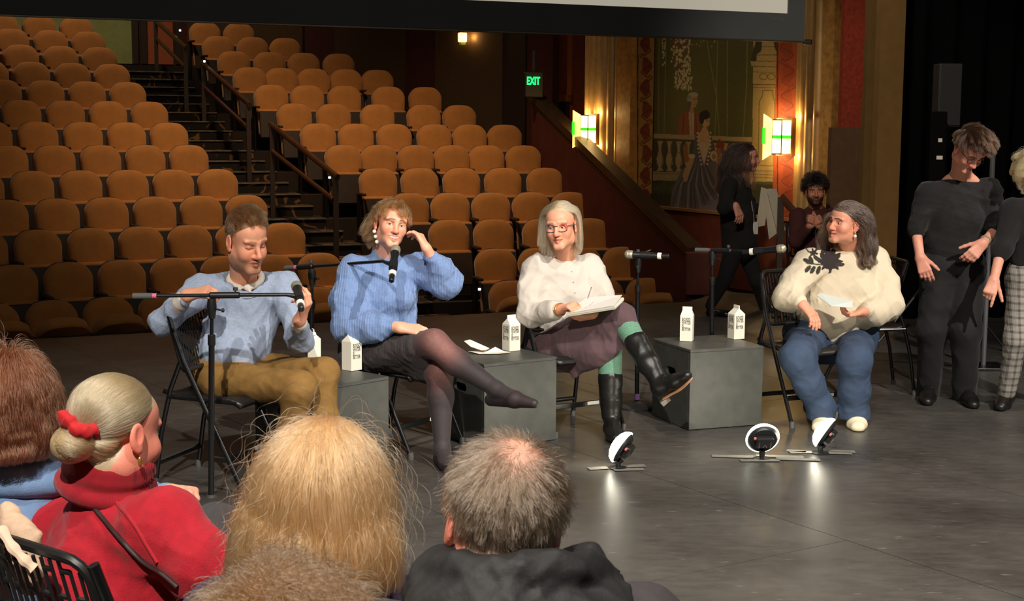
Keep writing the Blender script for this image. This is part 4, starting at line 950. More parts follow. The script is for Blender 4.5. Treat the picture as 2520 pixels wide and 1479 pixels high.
# ------------------------------------------------------------------ people: smooth implicit surfaces meshed into one skin
class Sdf:
    def __init__(s): s.P = []; s.lo = []; s.hi = []
    def _add(s, fn, lo, hi, k, op): s.P.append((fn, np.asarray(lo) - k - .012, np.asarray(hi) + k + .012, k, op)); (s.lo.append(lo), s.hi.append(hi)) if op == 'u' else None; return s
    def cap(s, a, b, ra, rb=None, k=.02, n=None, f=1.0, op='u'):
        a = np.asarray(a, float); b = np.asarray(b, float); rb = ra if rb is None else rb; d = b - a; dd = d @ d + 1e-12; R = max(ra, rb)
        nn = None if n is None else nrm(n)
        def fn(X, Y, Z):
            x, y, z = X - a[0], Y - a[1], Z - a[2]
            t = np.clip((x * d[0] + y * d[1] + z * d[2]) / dd, 0, 1)
            x = x - t * d[0]; y = y - t * d[1]; z = z - t * d[2]; q = x * x + y * y + z * z
            if nn is not None: w = x * nn[0] + y * nn[1] + z * nn[2]; q = q + (f * f - 1) * w * w
            return np.sqrt(q) - (ra + (rb - ra) * t)
        return s._add(fn, np.minimum(a, b) - R, np.maximum(a, b) + R, k, op)
    def ell(s, c, r, R=None, k=.02, op='u'):
        c = np.asarray(c, float); r = np.asarray(r, float); R = np.eye(3) if R is None else np.asarray(R); e = np.sqrt(((R * r) ** 2).sum(1))
        def fn(X, Y, Z):
            x, y, z = X - c[0], Y - c[1], Z - c[2]; k0 = 0; k1 = 0
            for i in range(3): q = (x * R[0, i] + y * R[1, i] + z * R[2, i]) / r[i]; k0 = k0 + q * q; q = q / r[i]; k1 = k1 + q * q
            k0 = np.sqrt(k0); k1 = np.sqrt(k1) + 1e-9; return k0 * (k0 - 1) / k1
        return s._add(fn, c - e, c + e, k, op)
    def chain(s, pts, rs, k=.02, n=None, f=1.0):
        for i in range(len(pts) - 1): s.cap(pts[i], pts[i + 1], rs[i], rs[i + 1], k, n, f)
        return s
    def cut(s, p, nv):                            # keep the side the normal points to
        s.P.append(('cut', np.asarray(p, float), nrm(nv), 0, 'cut')); return s
    def mesh(s, h, disp=None, bounds=None):
        if bounds is None: lo = np.min(s.lo, 0) - 2 * h - .008; hi = np.max(s.hi, 0) + 2 * h + .008
        else: lo, hi = np.asarray(bounds[0], float), np.asarray(bounds[1], float)
        n = np.ceil((hi - lo) / h).astype(int) + 1; V = np.full(n, 1.0, np.float32)
        ax = [lo[i] + h * np.arange(n[i]) for i in range(3)]
        for fn, a, b, k, op in s.P:
            if op == 'cut':
                d = (a[0] - ax[0])[:, None, None] * b[0] + (a[1] - ax[1])[None, :, None] * b[1] + (a[2] - ax[2])[None, None, :] * b[2]
                V = np.maximum(V, d.astype(np.float32)); continue
            i0 = np.clip(np.floor((a - lo) / h).astype(int), 0, n); i1 = np.clip(np.ceil((b - lo) / h).astype(int) + 1, 0, n)
            if (i1 <= i0).any(): continue
            sl = tuple(slice(i0[i], i1[i]) for i in range(3))
            d = fn(ax[0][sl[0]][:, None, None], ax[1][sl[1]][None, :, None], ax[2][sl[2]][None, None, :]).astype(np.float32); v = V[sl]
            if op == 'u': w = np.maximum(k - np.abs(v - d), 0) / k; V[sl] = np.minimum(v, d) - w * w * (k / 4)
            else: d = -d; w = np.maximum(k - np.abs(v - d), 0) / k; V[sl] = np.maximum(v, d) + w * w * (k / 4)
        if disp is not None:
            I = np.argwhere(np.abs(V) < .035); Pp = lo + I * h; V[tuple(I.T)] += disp(Pp).astype(np.float32)
        V[0] = V[-1] = 1; V[:, 0] = V[:, -1] = 1; V[:, :, 0] = V[:, :, -1] = 1
        ins = V < 0; cc = np.zeros(n - 1, np.int8)
        for dx in (0, 1):
            for dy in (0, 1):
                for dz in (0, 1): cc += ins[dx:n[0] - 1 + dx, dy:n[1] - 1 + dy, dz:n[2] - 1 + dz]
        idx = np.argwhere((cc > 0) & (cc < 8)); acc = np.zeros((len(idx), 3)); cnt = np.zeros(len(idx))
        cor = [np.array((dx, dy, dz)) for dx in (0, 1) for dy in (0, 1) for dz in (0, 1)]
        for p in range(8):
            for q in range(p + 1, 8):
                if np.abs(cor[p] - cor[q]).sum() != 1: continue
                va = V[tuple((idx + cor[p]).T)]; vb = V[tuple((idx + cor[q]).T)]; m = (va < 0) != (vb < 0); t = va[m] / (va[m] - vb[m])
                acc[m] += cor[p] + t[:, None] * (cor[q] - cor[p]); cnt[m] += 1
        P = lo + h * (idx + acc / cnt[:, None]); gid = np.full(n - 1, -1, np.int32); gid[tuple(idx.T)] = np.arange(len(idx)); Fs = []
        for axn in range(3):
            u, w = (axn + 1) % 3, (axn + 2) % 3
            A = [slice(1, None)] * 3; B = [slice(1, None)] * 3
            sa = [slice(1, n[i] - 1) for i in range(3)]; sb = list(sa); sa[axn] = slice(0, n[axn] - 1); sb[axn] = slice(1, n[axn])
            ia, ib = ins[tuple(sa)], ins[tuple(sb)]; e = np.argwhere(ia != ib)
            if not len(e): continue
            flip = ia[tuple(e.T)]; base = e.copy(); base[:, u] += 1; base[:, w] += 1
            def g(du, dw): q = base.copy(); q[:, u] -= du; q[:, w] -= dw; return gid[tuple(q.T)]
            Q = np.stack([g(1, 1), g(0, 1), g(0, 0), g(1, 0)], 1); Q[~flip] = Q[~flip][:, ::-1]; Fs.append(Q)
        F = np.concatenate(Fs); F = F[(F >= 0).all(1)]
        return P, F
def wrinkles(amp, freq, seed, sharp=True, stretch=(1, 1, 1)):
    g = np.random.default_rng(seed); K = g.normal(size=(5, 3)); K = K / np.linalg.norm(K, axis=1)[:, None] * freq * g.uniform(.6, 1.5, 5)[:, None] * np.array(stretch); ph = g.uniform(0, 6, 5)
    W = g.normal(size=(3, 3)) * freq * .35; wp = g.uniform(0, 6, 3)
    def fn(P):
        w = np.sin(P @ W.T + wp); q = P + w * (.35 / freq * 2.2); v = np.sin(q @ K.T + ph)
        if sharp: v = 1.1 - 2.2 * np.clip(1 - np.abs(v), 0, 1) ** 1.6
        return amp * v.mean(1) * 1.5
    return fn
def disps(*fs): return lambda P: sum(f(P) for f in fs)
def hframe(yaw, pitch, roll=0.0):                 # columns: person's right, forward, up; yaw 0 faces the camera side, + turns to +x
    yaw, pitch, roll = (math.radians(a) for a in (yaw, pitch, roll)); f = np.array([math.sin(yaw), -math.cos(yaw), 0.0]); z = np.array([0, 0, 1.0])
    f2 = math.cos(pitch) * f - math.sin(pitch) * z; u = math.sin(pitch) * f + math.cos(pitch) * z; x = np.cross(f2, u)
    return np.stack([math.cos(roll) * x - math.sin(roll) * u, f2, math.sin(roll) * x + math.cos(roll) * u], 1)
def head_sdf(S, c, R, s=1.0, jaw=1.0, nose=1.0, smile=0.0, ears=True, chin=1.0, face=True, plump=0.0):
    sv = np.broadcast_to(np.asarray(s, float), 3); s = float(sv.mean())
    L = lambda x, y, z: c + R @ (np.array([x, y, z]) * sv); e = lambda p, r, k=.015, op='u': S.ell(L(*p), np.array(r) * sv, R, k * s, op)
    e((0, -.018, .045), (.074, .096, .080)); e((0, .030, -.005), (.064 + plump * .008, .062, .088), .02); e((0, .028, .045), (.064, .064, .05), .02)
    e((0, .036, -.066), (.050 * jaw + plump * .010, .050, .044), .025); S.cap(L(-.012 * chin, .076, -.096), L(.012 * chin, .076, -.096), .017 * s, .017 * s, .022 * s)
    for q in (-1, 1):
        e((q * .050 * jaw, -.004, -.058), (.016, .032, .036), .025); e((q * (.038 + plump * .004), .062, -.030 + smile * .006), (.023 + plump * .006, .026, .024 + smile * .002), .02)
        if face:
            e((q * .031, .094, .004), (.0165, .014, .011), .012, 's'); e((q * .031, .0735, .003), (.0135, .0125, .0125), .004)
            S.cap(L(q * .012, .092, .024), L(q * .046, .076, .026), .0068 * s, .0068 * s, .012 * s)
            e((q * .0115, .094, -.034), (.0085 * nose, .011, .0075), .007)
        if ears:
            e((q * .077, -.012, -.004), (.0075, .020, .031), .006); e((q * .083, -.010, .002), (.004, .010, .017), .005, 's'); e((q * .076, -.004, -.030), (.006, .010, .010), .006)
    if face:
        S.cap(L(0, .088, .016), L(0, .110 * (.5 + .5 * nose), -.026), .0075 * s, .0105 * s, .014 * s); e((0, .108, -.032), (.0105 * nose, .010, .0085), .010)
        w = .021 + .006 * smile; up = .006 * smile
        S.cap(L(-w, .078, -.0565 + up), L(0, .0935, -.0545), .0045 * s, .0065 * s, .007 * s); S.cap(L(w, .078, -.0565 + up), L(0, .0935, -.0545), .0045 * s, .0065 * s, .007 * s)
        S.cap(L(-w * .8, .079, -.0655 + up * .5), L(0, .091, -.068 - .004 * smile), .005 * s, .0075 * s, .007 * s); S.cap(L(w * .8, .079, -.0655 + up * .5), L(0, .091, -.068 - .004 * smile), .005 * s, .0075 * s, .007 * s)
        S.cap(L(-w * .9, .094, -.061 + up * .6), L(0, .101, -.0612), .0022 * s, .0028 * s, .003 * s, op='s'); S.cap(L(w * .9, .094, -.061 + up * .6), L(0, .101, -.0612), .0022 * s, .0028 * s, .003 * s, op='s')
def sm(a, b, x): t = np.clip((x - a) / (b - a + 1e-12), 0, 1); return t * t * (3 - 2 * t)
def paint_head(P, c, R, s, skin, brow=(90, 60, 40), iris=(70, 60, 50), lips=(176, 84, 78), look=(0, 0), eye_open=1.0, smile=0.0, teeth=False, stub=0.0, scalp=None, hairline=None, cheek=.5, stubc=(140, 100, 74), browa=.75):
    q = (P - c) @ R / s; x, y, z = q.T; C = np.tile(np.array(lin(skin)), (len(P), 1))
    def mix(m, col): C[:] = C + (np.array(lin(col)) - C) * np.clip(m, 0, 1)[:, None]
    fr = sm(.03, .06, y); pk = (min(255, skin[0] + 6), int(skin[1] * .78), int(skin[2] * .76))
    for k in (-1, 1): mix(cheek * fr * np.exp(-((x - k * .040) / .020) ** 2 - ((z + .028) / .020) ** 2), pk)
    mix(cheek * .9 * fr * np.exp(-(x / .013) ** 2 - ((z + .028) / .014) ** 2), pk); mix(.3 * sm(.068, .080, np.abs(x)) * sm(.05, .03, np.abs(z)), pk)
    if stub: mix(stub * sm(.0, .03, y + .02) * sm(-.040, -.058, z) * (1 - np.exp(-(x / .024) ** 2 - ((z + .061) / .007) ** 2)) * sm(-.135, -.115, z), stubc); mix(stub * .8 * fr * np.exp(-(x / .024) ** 2 - ((z + .046) / .005) ** 2), stubc)
    for k in (-1, 1):
        xe = x - k * .031; t = np.clip(np.abs(xe) / .0165, 0, 1); a = .0056 * eye_open + .0008
        zc = .0030 - (1 - eye_open) * .004; up = a * (1 - t ** 2); dn = a * .75 * (1 - t ** 2.4); zz_ = z - zc; vis = (np.abs(xe) < .0165) & (y > .05)
        mix(.35 * vis * sm(.013, .006, np.abs(zz_ - .002)), (int(skin[0] * .80), int(skin[1] * .70), int(skin[2] * .66)))
        if eye_open > .25:
            ins = vis & (zz_ < up) & (zz_ > -dn); mix(ins * .92, (226, 214, 204)); dx = xe - look[0] * .006; dz = zz_ - look[1] * .004
            mix(ins * sm(.0066, .0052, np.hypot(dx, dz)), iris); mix(ins * sm(.0034, .0024, np.hypot(dx, dz)), (18, 14, 12))
        mix(vis * .8 * sm(.0021, .0008, np.abs(zz_ - (up if eye_open > .25 else -dn * .5))), (58, 36, 28)); mix(vis * .3 * sm(.0018, .0006, np.abs(zz_ + dn)), (110, 70, 56))
        bx = np.abs(x) - .030; zb_ = .0265 + .004 * sm(-.018, .010, x * k - .030) - .010 * np.clip(bx, 0, 1) / .02; mix(browa * (np.abs(bx) < .0195) * fr * sm(.0052, .0022, np.abs(z - zb_)), brow)
        mix(.6 * fr * np.exp(-((x - k * .0075) / .0038) ** 2 - ((z + .0405) / .0028) ** 2), (70, 34, 28))
    w = .024 + .007 * smile; xr = np.clip(np.abs(x) / w, 0, 1); up = .006 * smile * xr ** 2; zl = z - up; m = (np.abs(x) < w) & (y > .055)
    mix(.75 * m * sm(.0105, .0075, np.abs(zl + .0612) / (1.02 - xr ** 2 + .12)), lips)
    if teeth: mm = (np.abs(x) < w * .86) & (y > .05); hh = .0058 * (1 - (np.abs(x) / (w * .86)) ** 2); mix(mm * (np.abs(zl + .0605) < hh), (238, 226, 212)); mix(mm * (zl + .0605 < -hh * .72) * (zl + .0605 > -hh), (120, 50, 46))
    else: mix(.7 * m * sm(.0022, .0008, np.abs(zl + .0608)), (104, 44, 40))
    if scalp is not None: mix(hairline(x, y, z) * ~((np.abs(x) > .0755) & (y > -.036) & (z < .034)), scalp)
    return C
def hand_sdf(S, w, d, n, side, s=1.0, curl=(.5, .5, .55, .6), spread=.0, thumb=(.6, .75, -.3), tcurl=.4, wr=.026, arm=None):
    # w wrist, d finger direction, n back-of-hand normal, side +1 when the thumb lies along n x d
    d = nrm(d); n = nrm(np.asarray(n, float) - (np.asarray(n) @ d) * d); y = np.cross(n, d) * side; w = np.asarray(w, float)
    L = lambda a, b, c: w + (d * a + y * b + n * c) * s
    ys = (.029, .010, -.009, -.027); ln = (.074, .082, .076, .060)
    if arm is not None: S.cap(arm, w, wr * s * 1.25, wr * s, .02 * s)
    S.ell(L(.012, 0, 0), np.array([.03, .027, .019]) * s, np.stack([d, y, n], 1), .02 * s)
    for i in range(4):
        S.cap(L(.012, ys[i] * .55, 0), L(.086, ys[i], .002), .0145 * s, .0115 * s, .014 * s)
        p = L(.088, ys[i], .002); a = 0.15 + (curl[i] if i < len(curl) else .5) * .9; ang = a; r0 = (.0100, .0104, .0098, .0088)[i] * s
        sp = spread * (1.5 - i) * .22; dd = None
        for sgm, fr in enumerate((.45, .31, .24)):
            v = (d * math.cos(ang) - n * math.sin(ang)) + y * sp; v = nrm(v); q = p + v * ln[i] * fr * s
            S.cap(p, q, r0 * (1 - .08 * sgm), r0 * (.93 - .09 * sgm), .005 * s); p = q; ang += (curl[i]) * (1.25, .9)[sgm] if sgm < 2 else 0
    v = nrm(d * thumb[0] + y * thumb[1] + n * thumb[2]); p = L(.018, .020, -.006); q = p + v * .046 * s; S.cap(p, q, .0165 * s, .0118 * s, .014 * s)
    v2 = nrm(v * (1 - .35 * tcurl) + d * tcurl * .8 - n * tcurl * .35); q2 = q + v2 * .034 * s; S.cap(q, q2, .0114 * s, .0104 * s, .005 * s)
    v3 = nrm(v2 + d * tcurl * .4 - n * tcurl * .3); S.cap(q2, q2 + v3 * .026 * s, .0104 * s, .0086 * s, .005 * s)
M_SKIN = mat('skin', (225, 165, 135), 0.48, attr='Col', spec=0.4, bump=0.08, bscale=300, sss=0.12, noise=.06, nscale=70)
class Person:
    def __init__(s, label, base, skin=(228, 168, 138)):
        s.o = thing('person', label, 'person', base); s.b = np.asarray(base, float); s.skin = skin; s.pieces = []
    def raw(s, S, h, bounds=None, color=None, disp=None):
        P, F = S.mesh(h, disp, bounds); C = np.tile(np.array(lin(s.skin)), (len(P), 1)) if color is None else color(P); s.pieces.append((P, F, C))
    def body(s, name='body'):
        V = []; F = []; C = []; n = 0
        for p, f, c in s.pieces: V.append(p); F.append(f + n); C.append(c); n += len(p)
        s.skinobj = link_mesh(name, np.concatenate(V) - s.b, np.concatenate(F), M_SKIN, s.o, True, np.concatenate(C)); return s.skinobj
    def wear(s, name, S, h, m, disp=None, color=None, bounds=None, parent=None):
        P, F = S.mesh(h, disp, bounds); return link_mesh(name, P - s.b, F, m, parent or s.o, True, None if color is None else color(P))
    def part(s, name, mb, m, smooth=True, parent=None): return mb.build(name, m, parent or s.o, smooth, s.b)
HM = {}
def hair_mat(name, rgb, rough=.35, rand=.25):
    if name in HM: return HM[name]
    m = bpy.data.materials.new(name); m.use_nodes = True; nt = m.node_tree; nt.nodes.remove(nt.nodes['Principled BSDF']); o = nt.nodes['Material Output']
    h = nt.nodes.new('ShaderNodeBsdfHairPrincipled'); h.parametrization = 'COLOR'; h.inputs['Roughness'].default_value = rough; h.inputs['Radial Roughness'].default_value = .6
    hi = nt.nodes.new('ShaderNodeHairInfo'); r = nt.nodes.new('ShaderNodeMapRange'); r.inputs['To Min'].default_value = 1 - rand; r.inputs['To Max'].default_value = 1 + rand
    nt.links.new(hi.outputs['Random'], r.inputs['Value']); v = nt.nodes.new('ShaderNodeVectorMath'); v.operation = 'SCALE'; v.inputs[0].default_value = lin(rgb); nt.links.new(r.outputs[0], v.inputs['Scale'])
    nt.links.new(v.outputs[0], h.inputs['Color']); nt.links.new(h.outputs[0], o.inputs['Surface']); HM[name] = m; return m
def strands(name, pts, rad, m, parent, off):
    N, n, _ = pts.shape; cu = bpy.data.hair_curves.new(name); cu.add_curves([n] * N)
    cu.points.foreach_set('position', (pts - off).astype(np.float32).ravel())
    r = np.broadcast_to(np.linspace(1, .35, n)[None] * rad, (N, n)).astype(np.float32); cu.points.foreach_set('radius', np.ascontiguousarray(r).ravel())
    cu.materials.append(m); o = bpy.data.objects.new(name, cu); COL.objects.link(o); o.parent = parent; o['kind'] = 'stuff'; return o
def grow(c, R, s, roots, L, d0, n=10, grav=.5, stiff=1.0, comb=None, cols=(), curl=0.0, cfreq=3.0, clump=.5, nclump=40, seed=1, jit=.15, wave=0.0):
    # roots, d0: head-local arrays; returns world strand points
    g = np.random.default_rng(seed); N = len(roots); p = c + (roots * s) @ R.T; d = d0 @ R.T; d = d / (np.linalg.norm(d, axis=1)[:, None] + 1e-9); d = d + g.normal(size=d.shape) * jit
    st = (np.asarray(L) / (n - 1))[:, None]; out = [p.copy()]; G = np.array([0, 0, -1.0]); ph = g.uniform(0, 6.28, N)
    for i in range(1, n):
        t = i / (n - 1); d = d * stiff + G * grav * .35
        if comb is not None: d = d + comb(p) * .35
        d = d + g.normal(size=d.shape) * jit * .35; d /= np.linalg.norm(d, axis=1)[:, None] + 1e-9; p = p + d * st
        for cc, RR, rr in cols:
            q = (p - cc) @ RR / rr; l = np.linalg.norm(q, axis=1); m = l < 1
            if m.any(): q2 = q[m] / l[m][:, None]; pn = cc + (q2 * rr) @ RR.T; d[m] = d[m] + (pn - p[m]) / st[m] * .6; p[m] = pn
        out.append(p.copy())
    A = np.stack(out, 1)
    if clump > 0 and N > nclump:
        gi = g.choice(N, nclump, replace=False); D = ((roots[:, None] - roots[gi][None]) ** 2).sum(-1); near = gi[D.argmin(1)]; w = (np.linspace(0, 1, n) ** 1.2 * clump)[None, :, None]
        tgt = A[near] + g.normal(size=(N, 1, 3)) * .0035 * s; A = A * (1 - w) + tgt * w
    if curl > 0:
        t = np.linspace(0, 1, n)[None]; a = 6.28 * cfreq * t + ph[:, None] * (.3 if wave else 1); T = np.gradient(A, axis=1); T /= np.linalg.norm(T, axis=2)[..., None] + 1e-9
        e1 = np.cross(T, np.array([0.3, .5, .8])); e1 /= np.linalg.norm(e1, axis=2)[..., None] + 1e-9; e2 = np.cross(T, e1)
        A = A + (e1 * np.cos(a)[..., None] + e2 * np.sin(a)[..., None] * (0.3 if wave else 1)) * curl * (t ** .7)[..., None]
    return A
def scalp_roots(N, mask, seed=3, r=(.077, .099, .083), o=(0, -.018, .045)):
    g = np.random.default_rng(seed); out = []
    while sum(len(a) for a in out) < N:
        v = g.normal(size=(N * 3, 3)); v /= np.linalg.norm(v, axis=1)[:, None]; p = v * np.array(r) + np.array(o); nn = v / np.array(r); nn /= np.linalg.norm(nn, axis=1)[:, None]
        k = mask(*p.T); out.append(np.c_[p[k], nn[k]])
    A = np.concatenate(out)[:N]; return A[:, :3], A[:, 3:]
def hl(front=.075, side=.035, nape=-.065):          # usual hairline: front height on the forehead, temple limit, nape height
    def f(x, y, z):
        lim = np.where(y > .0, side + (front - side) * np.clip(y / .075, 0, 1) ** 1.0, side + (nape - side) * np.clip(-y / .055, 0, 1)); lim = np.where((y > -.03) & (y < .02), np.maximum(lim, .0), lim); return z > lim
    return f
def soft(f): return lambda x, y, z: f(x, y, z).astype(float) * .95
def tube_along(pts, r, n=10, flat=None, up=(0, 0, 1), closed=False):
    return MB().tube(pts, r, n, flat=flat, caps=not closed, up=up)
def smooth_path(pts, n=40):
    P = np.asarray(pts, float); t = np.linspace(0, len(P) - 1, n); i = np.clip(t.astype(int), 0, len(P) - 2); f = (t - i)[:, None]
    p0 = P[np.clip(i - 1, 0, len(P) - 1)]; p1 = P[i]; p2 = P[i + 1]; p3 = P[np.clip(i + 2, 0, len(P) - 1)]
    return .5 * ((2 * p1) + (-p0 + p2) * f + (2 * p0 - 5 * p1 + 4 * p2 - p3) * f ** 2 + (-p0 + 3 * p1 - 3 * p2 + p3) * f ** 3)
def bb(c, r): c = np.asarray(c); return (c - r, c + r)
def shoe(S, heel, toe, s=1.0, h=.05, w=.040):
    heel = np.asarray(heel, float); toe = np.asarray(toe, float); d = toe - heel; m = heel + d * .62
    S.cap(heel + (0, 0, .035 * s), heel + d * .1 + (0, 0, .03 * s), w * s * .9, w * s * .9, .02); S.cap(heel + (0, 0, .024 * s), m + (0, 0, .022 * s), w * s * .85, w * s * 1.1, .02, (0, 0, 1), 1.1); S.cap(m + (0, 0, .020 * s), toe - nrm(d) * w * s * .8 + (0, 0, .020 * s), w * s * 1.12, w * s * .85, .02, (0, 0, 1), 1.25)
    S.cap(heel + d * .15 + (0, 0, .07 * s), m + (0, 0, .035 * s), w * s * .85, w * s * .7, .02)

def core(p, J, k=1.0, legs=True, h=.012):          # the body under the clothes, one skin from neck to ankle
    S = Sdf(); S.chain([J['nk'], J['ch'], J['be'], J['pe']], [.06 * k, .11 * k, .10 * k, .11 * k], .05, (0, 1, 0), 1.4)
    for a, e, w in (('sr', 'er', 'wr'), ('sl', 'el', 'wl')):
        if w in J: S.chain([J[a], J[e], J[w]], [.042 * k, .036 * k, .025 * k], .03); S.cap(J['ch'], J[a], .07 * k, .042 * k, .04)
    if legs:
        for hh, kn, a in (('hr', 'kr', 'ar'), ('hl', 'kl', 'al')):
            if kn in J: S.chain([J['pe'], J[hh], J[kn]], [.08 * k, .065 * k, .040 * k], .04)
            if a in J: S.chain([J[kn], J[a]], [.040 * k, .026 * k], .02)
    p.raw(S, h)
def JJ(**kw): return {k: U(*v) for k, v in kw.items()}

def drop(p, garment, path, lift=.004):             # move points along the line of sight until they lie on a garment
    from mathutils.bvhtree import BVHTree
    sw = [c for c in p.o.children if c.name.split('.')[0] == garment][0]; me = sw.data
    bv = BVHTree.FromPolygons([tuple(v.co) for v in me.vertices], [tuple(f.vertices) for f in me.polygons]); out = []
    for q in path:
        o_ = Vector(CP - p.b); dr = (Vector(q - p.b) - o_).normalized(); h = bv.ray_cast(o_, dr)
        out.append(q if h[0] is None else np.array(h[0]) + p.b + np.array(h[1]) * lift)
    return np.array(out)
# ------------------------------------------------------------------ the man in the grey-blue sweater
def man():
    b = G(560, 1190); p = Person('seated man in a grey-blue sweater and tan trousers gripping a microphone stand', (b[0], 6.95, 0), (232, 164, 132)); hs = np.array([1.10, 1.14, 1.24])
    hc = U(606, 592, 6.84); R = hframe(40, 17, 4); J = {k: U(*v) for k, v in dict(nk=(600, 690, 6.98), ch=(602, 760, 7.0), be=(575, 860, 6.98), pe=(560, 905, 6.98), sr=(497, 712, 6.92), sl=(700, 706, 7.0), er=(402, 792, 6.74), wr=(458, 728, 6.62), el=(738, 835, 6.84), wl=(736, 790, 6.66),
        hr=(545, 935, 6.88), hl=(615, 912, 7.10), kr=(738, 955, 6.62), ar=(695, 1160, 6.70), kl=(797, 918, 6.78), al=(800, 1155, 6.72)).items()}
    S = Sdf(); head_sdf(S, hc, R, hs, 1.04, 1.1, chin=1.25); S.cap(hc + R @ np.array([0, -.03, -.07]), J['nk'], .060, .066, .03)
    p.raw(S, .0022, color=lambda P: paint_head(P, hc, R, hs, p.skin, (150, 104, 66), eye_open=.18, stub=.6, stubc=(150, 106, 78), lips=(186, 98, 86), scalp=(120, 88, 62), hairline=soft(hl(.086, .02, -.06)), browa=.45))
    core(p, J, 1.1)
    # right hand closes over the boom, left hand holds the microphone
    S = Sdf(); hand_sdf(S, J['wr'], U(520, 715, 6.60) - J['wr'], (-.1, -.35, .9), 1, 1.16, (.75, .8, .85, .8), .15, (.7, .5, -.6), .5, arm=J['wr'] + (J['er'] - J['wr']) * .35); p.raw(S, .003)
    S = Sdf(); hand_sdf(S, J['wl'], U(764, 715, 6.58) - J['wl'], (.85, -.5, .1), -1, 1.12, (.5, .6, .7, .8), .3, (.7, .5, -.6), .6, arm=J['wl'] + (J['el'] - J['wl']) * .4); p.raw(S, .003); p.body()
    S = Sdf(); f = (.25, -.97, 0)
    S.chain([J['nk'] - (0, 0, .125), J['ch'], J['be'], J['pe'] + (0, 0, -.01)], [.100, .172, .168, .168], .07, f, 1.35)
    S.cap(J['ch'] + (0, 0, .07), J['sr'], .12, .078, .05); S.cap(J['ch'] + (0, 0, .07), J['sl'], .12, .078, .05)
    S.chain([J['sr'], J['er'], J['wr'] + (J['er'] - J['wr']) * .14], [.080, .068, .044], .035); S.chain([J['sl'], J['el'], J['wl'] + (J['el'] - J['wl']) * .18], [.080, .068, .046], .035)
    S.ell(J['be'] + (-.01, -.09, .0), (.13, .07, .10), None, .05)
    S.ell(J['nk'] + (.012, -.035, .035), (.092, .088, .085), None, .012, 's')
    M = mat('grey_blue_sweater', (152, 166, 190), .9, noise=.10, nscale=90, bump=.35, bscale=300, sheen=0.08)
    p.wear('sweater', S, .0065, M, disps(wrinkles(.0075, 26, 3), wrinkles(.003, 60, 5)))
    # neckband, shirt collar, cuffs
    nb = J['nk'] + (.012, -.020, -.010); ring = [nb + np.array([.094 * math.cos(a), .080 * math.sin(a), -.026 + .034 * math.sin(a)]) for a in np.linspace(0, 2 * math.pi, 33)]
    p.part('neckband', tube_along(ring, .0105, 8, closed=True), M)
    col = Sdf(); cr = [nb + np.array([.077 * math.cos(a), .066 * math.sin(a), .020 + .036 * math.sin(a)]) for a in np.linspace(-1.35, math.pi + 1.35, 22)]
    col.chain(cr, [.013] * 22, .012); col.cap(cr[0], cr[0] + (.018, -.012, -.018), .012, .007, .01); col.cap(cr[-1], cr[-1] + (-.012, -.016, -.022), .012, .007, .01)
    p.wear('shirt_collar', col, .004, mat('white_check_shirt', (228, 220, 206), .8, noise=.08, nscale=120))
    for w, e in (('wr', 'er'), ('wl', 'el')):
        a = J[w] + (J[e] - J[w]) * (.12 if w == 'wr' else .15); d = nrm(J[e] - J[w]); S = Sdf(); S.cap(a - d * .006, a + d * .03, .0375, .039, .008); p.wear('shirt_cuff', S, .004, mat('white_check_shirt'))
    S = Sdf(); S.chain([J['pe'], J['hr'], J['kr'], J['kr'] + (J['ar'] - J['kr']) * .5, J['ar']], [.12, .100, .078, .066, .058], .04); S.chain([J['pe'] + (.05, .1, 0), J['hl'], J['kl'], J['kl'] + (J['al'] - J['kl']) * .5, J['al']], [.12, .098, .072, .064, .058], .04); S.cap(J['pe'] - (.06, 0, 0), J['pe'] + (.06, .02, 0), .14, .14, .05)
    p.wear('trousers', S, .0065, mat('tan_twill', (130, 96, 44), .85, noise=.10, nscale=30, bump=.2, bscale=300), disps(wrinkles(.0032, 20, 9), wrinkles(.0016, 46, 10)))
    for a in ('ar', 'al'):
        S = Sdf(); q = J[a].copy(); q[2] = 0.0; shoe(S, q - (.04, -.02, 0), q + (.19, -.10, 0), 1.1); S.cut((0, 0, .003), (0, 0, 1)); p.wear('shoe', S, .006, mat('dark_brown_shoe', (52, 36, 26), .45))
    rt, nr = scalp_roots(5200, lambda x, y, z: hl(.092, .016, -.058)(x, y, z) & ~((np.abs(x) + .006 * np.sin(x * 900 + z * 700) > .030) & (y > .035 + .008 * np.sin(z * 800)) & (z < .092 + .006 * np.sin(x * 600))))
    top = np.clip((rt[:, 2] - .03) / .09, 0, 1); L = (.010 + .036 * top ** 1.3) * 1.1; d0 = nr * (.25 + .25 * top[:, None]) + np.array([-.25, .75, -.12]) * (.5 + .5 * top[:, None]) + np.array([0, -.1, -.5]) * (1 - top[:, None])
    A = grow(hc, R, hs, rt, L, d0, 7, .2, 1, jit=.16, clump=.5, nclump=220, seed=5); strands('hair', A, .00065, hair_mat('light_brown_hair', (104, 78, 54)), p.o, p.b)
    return J
JM = man()
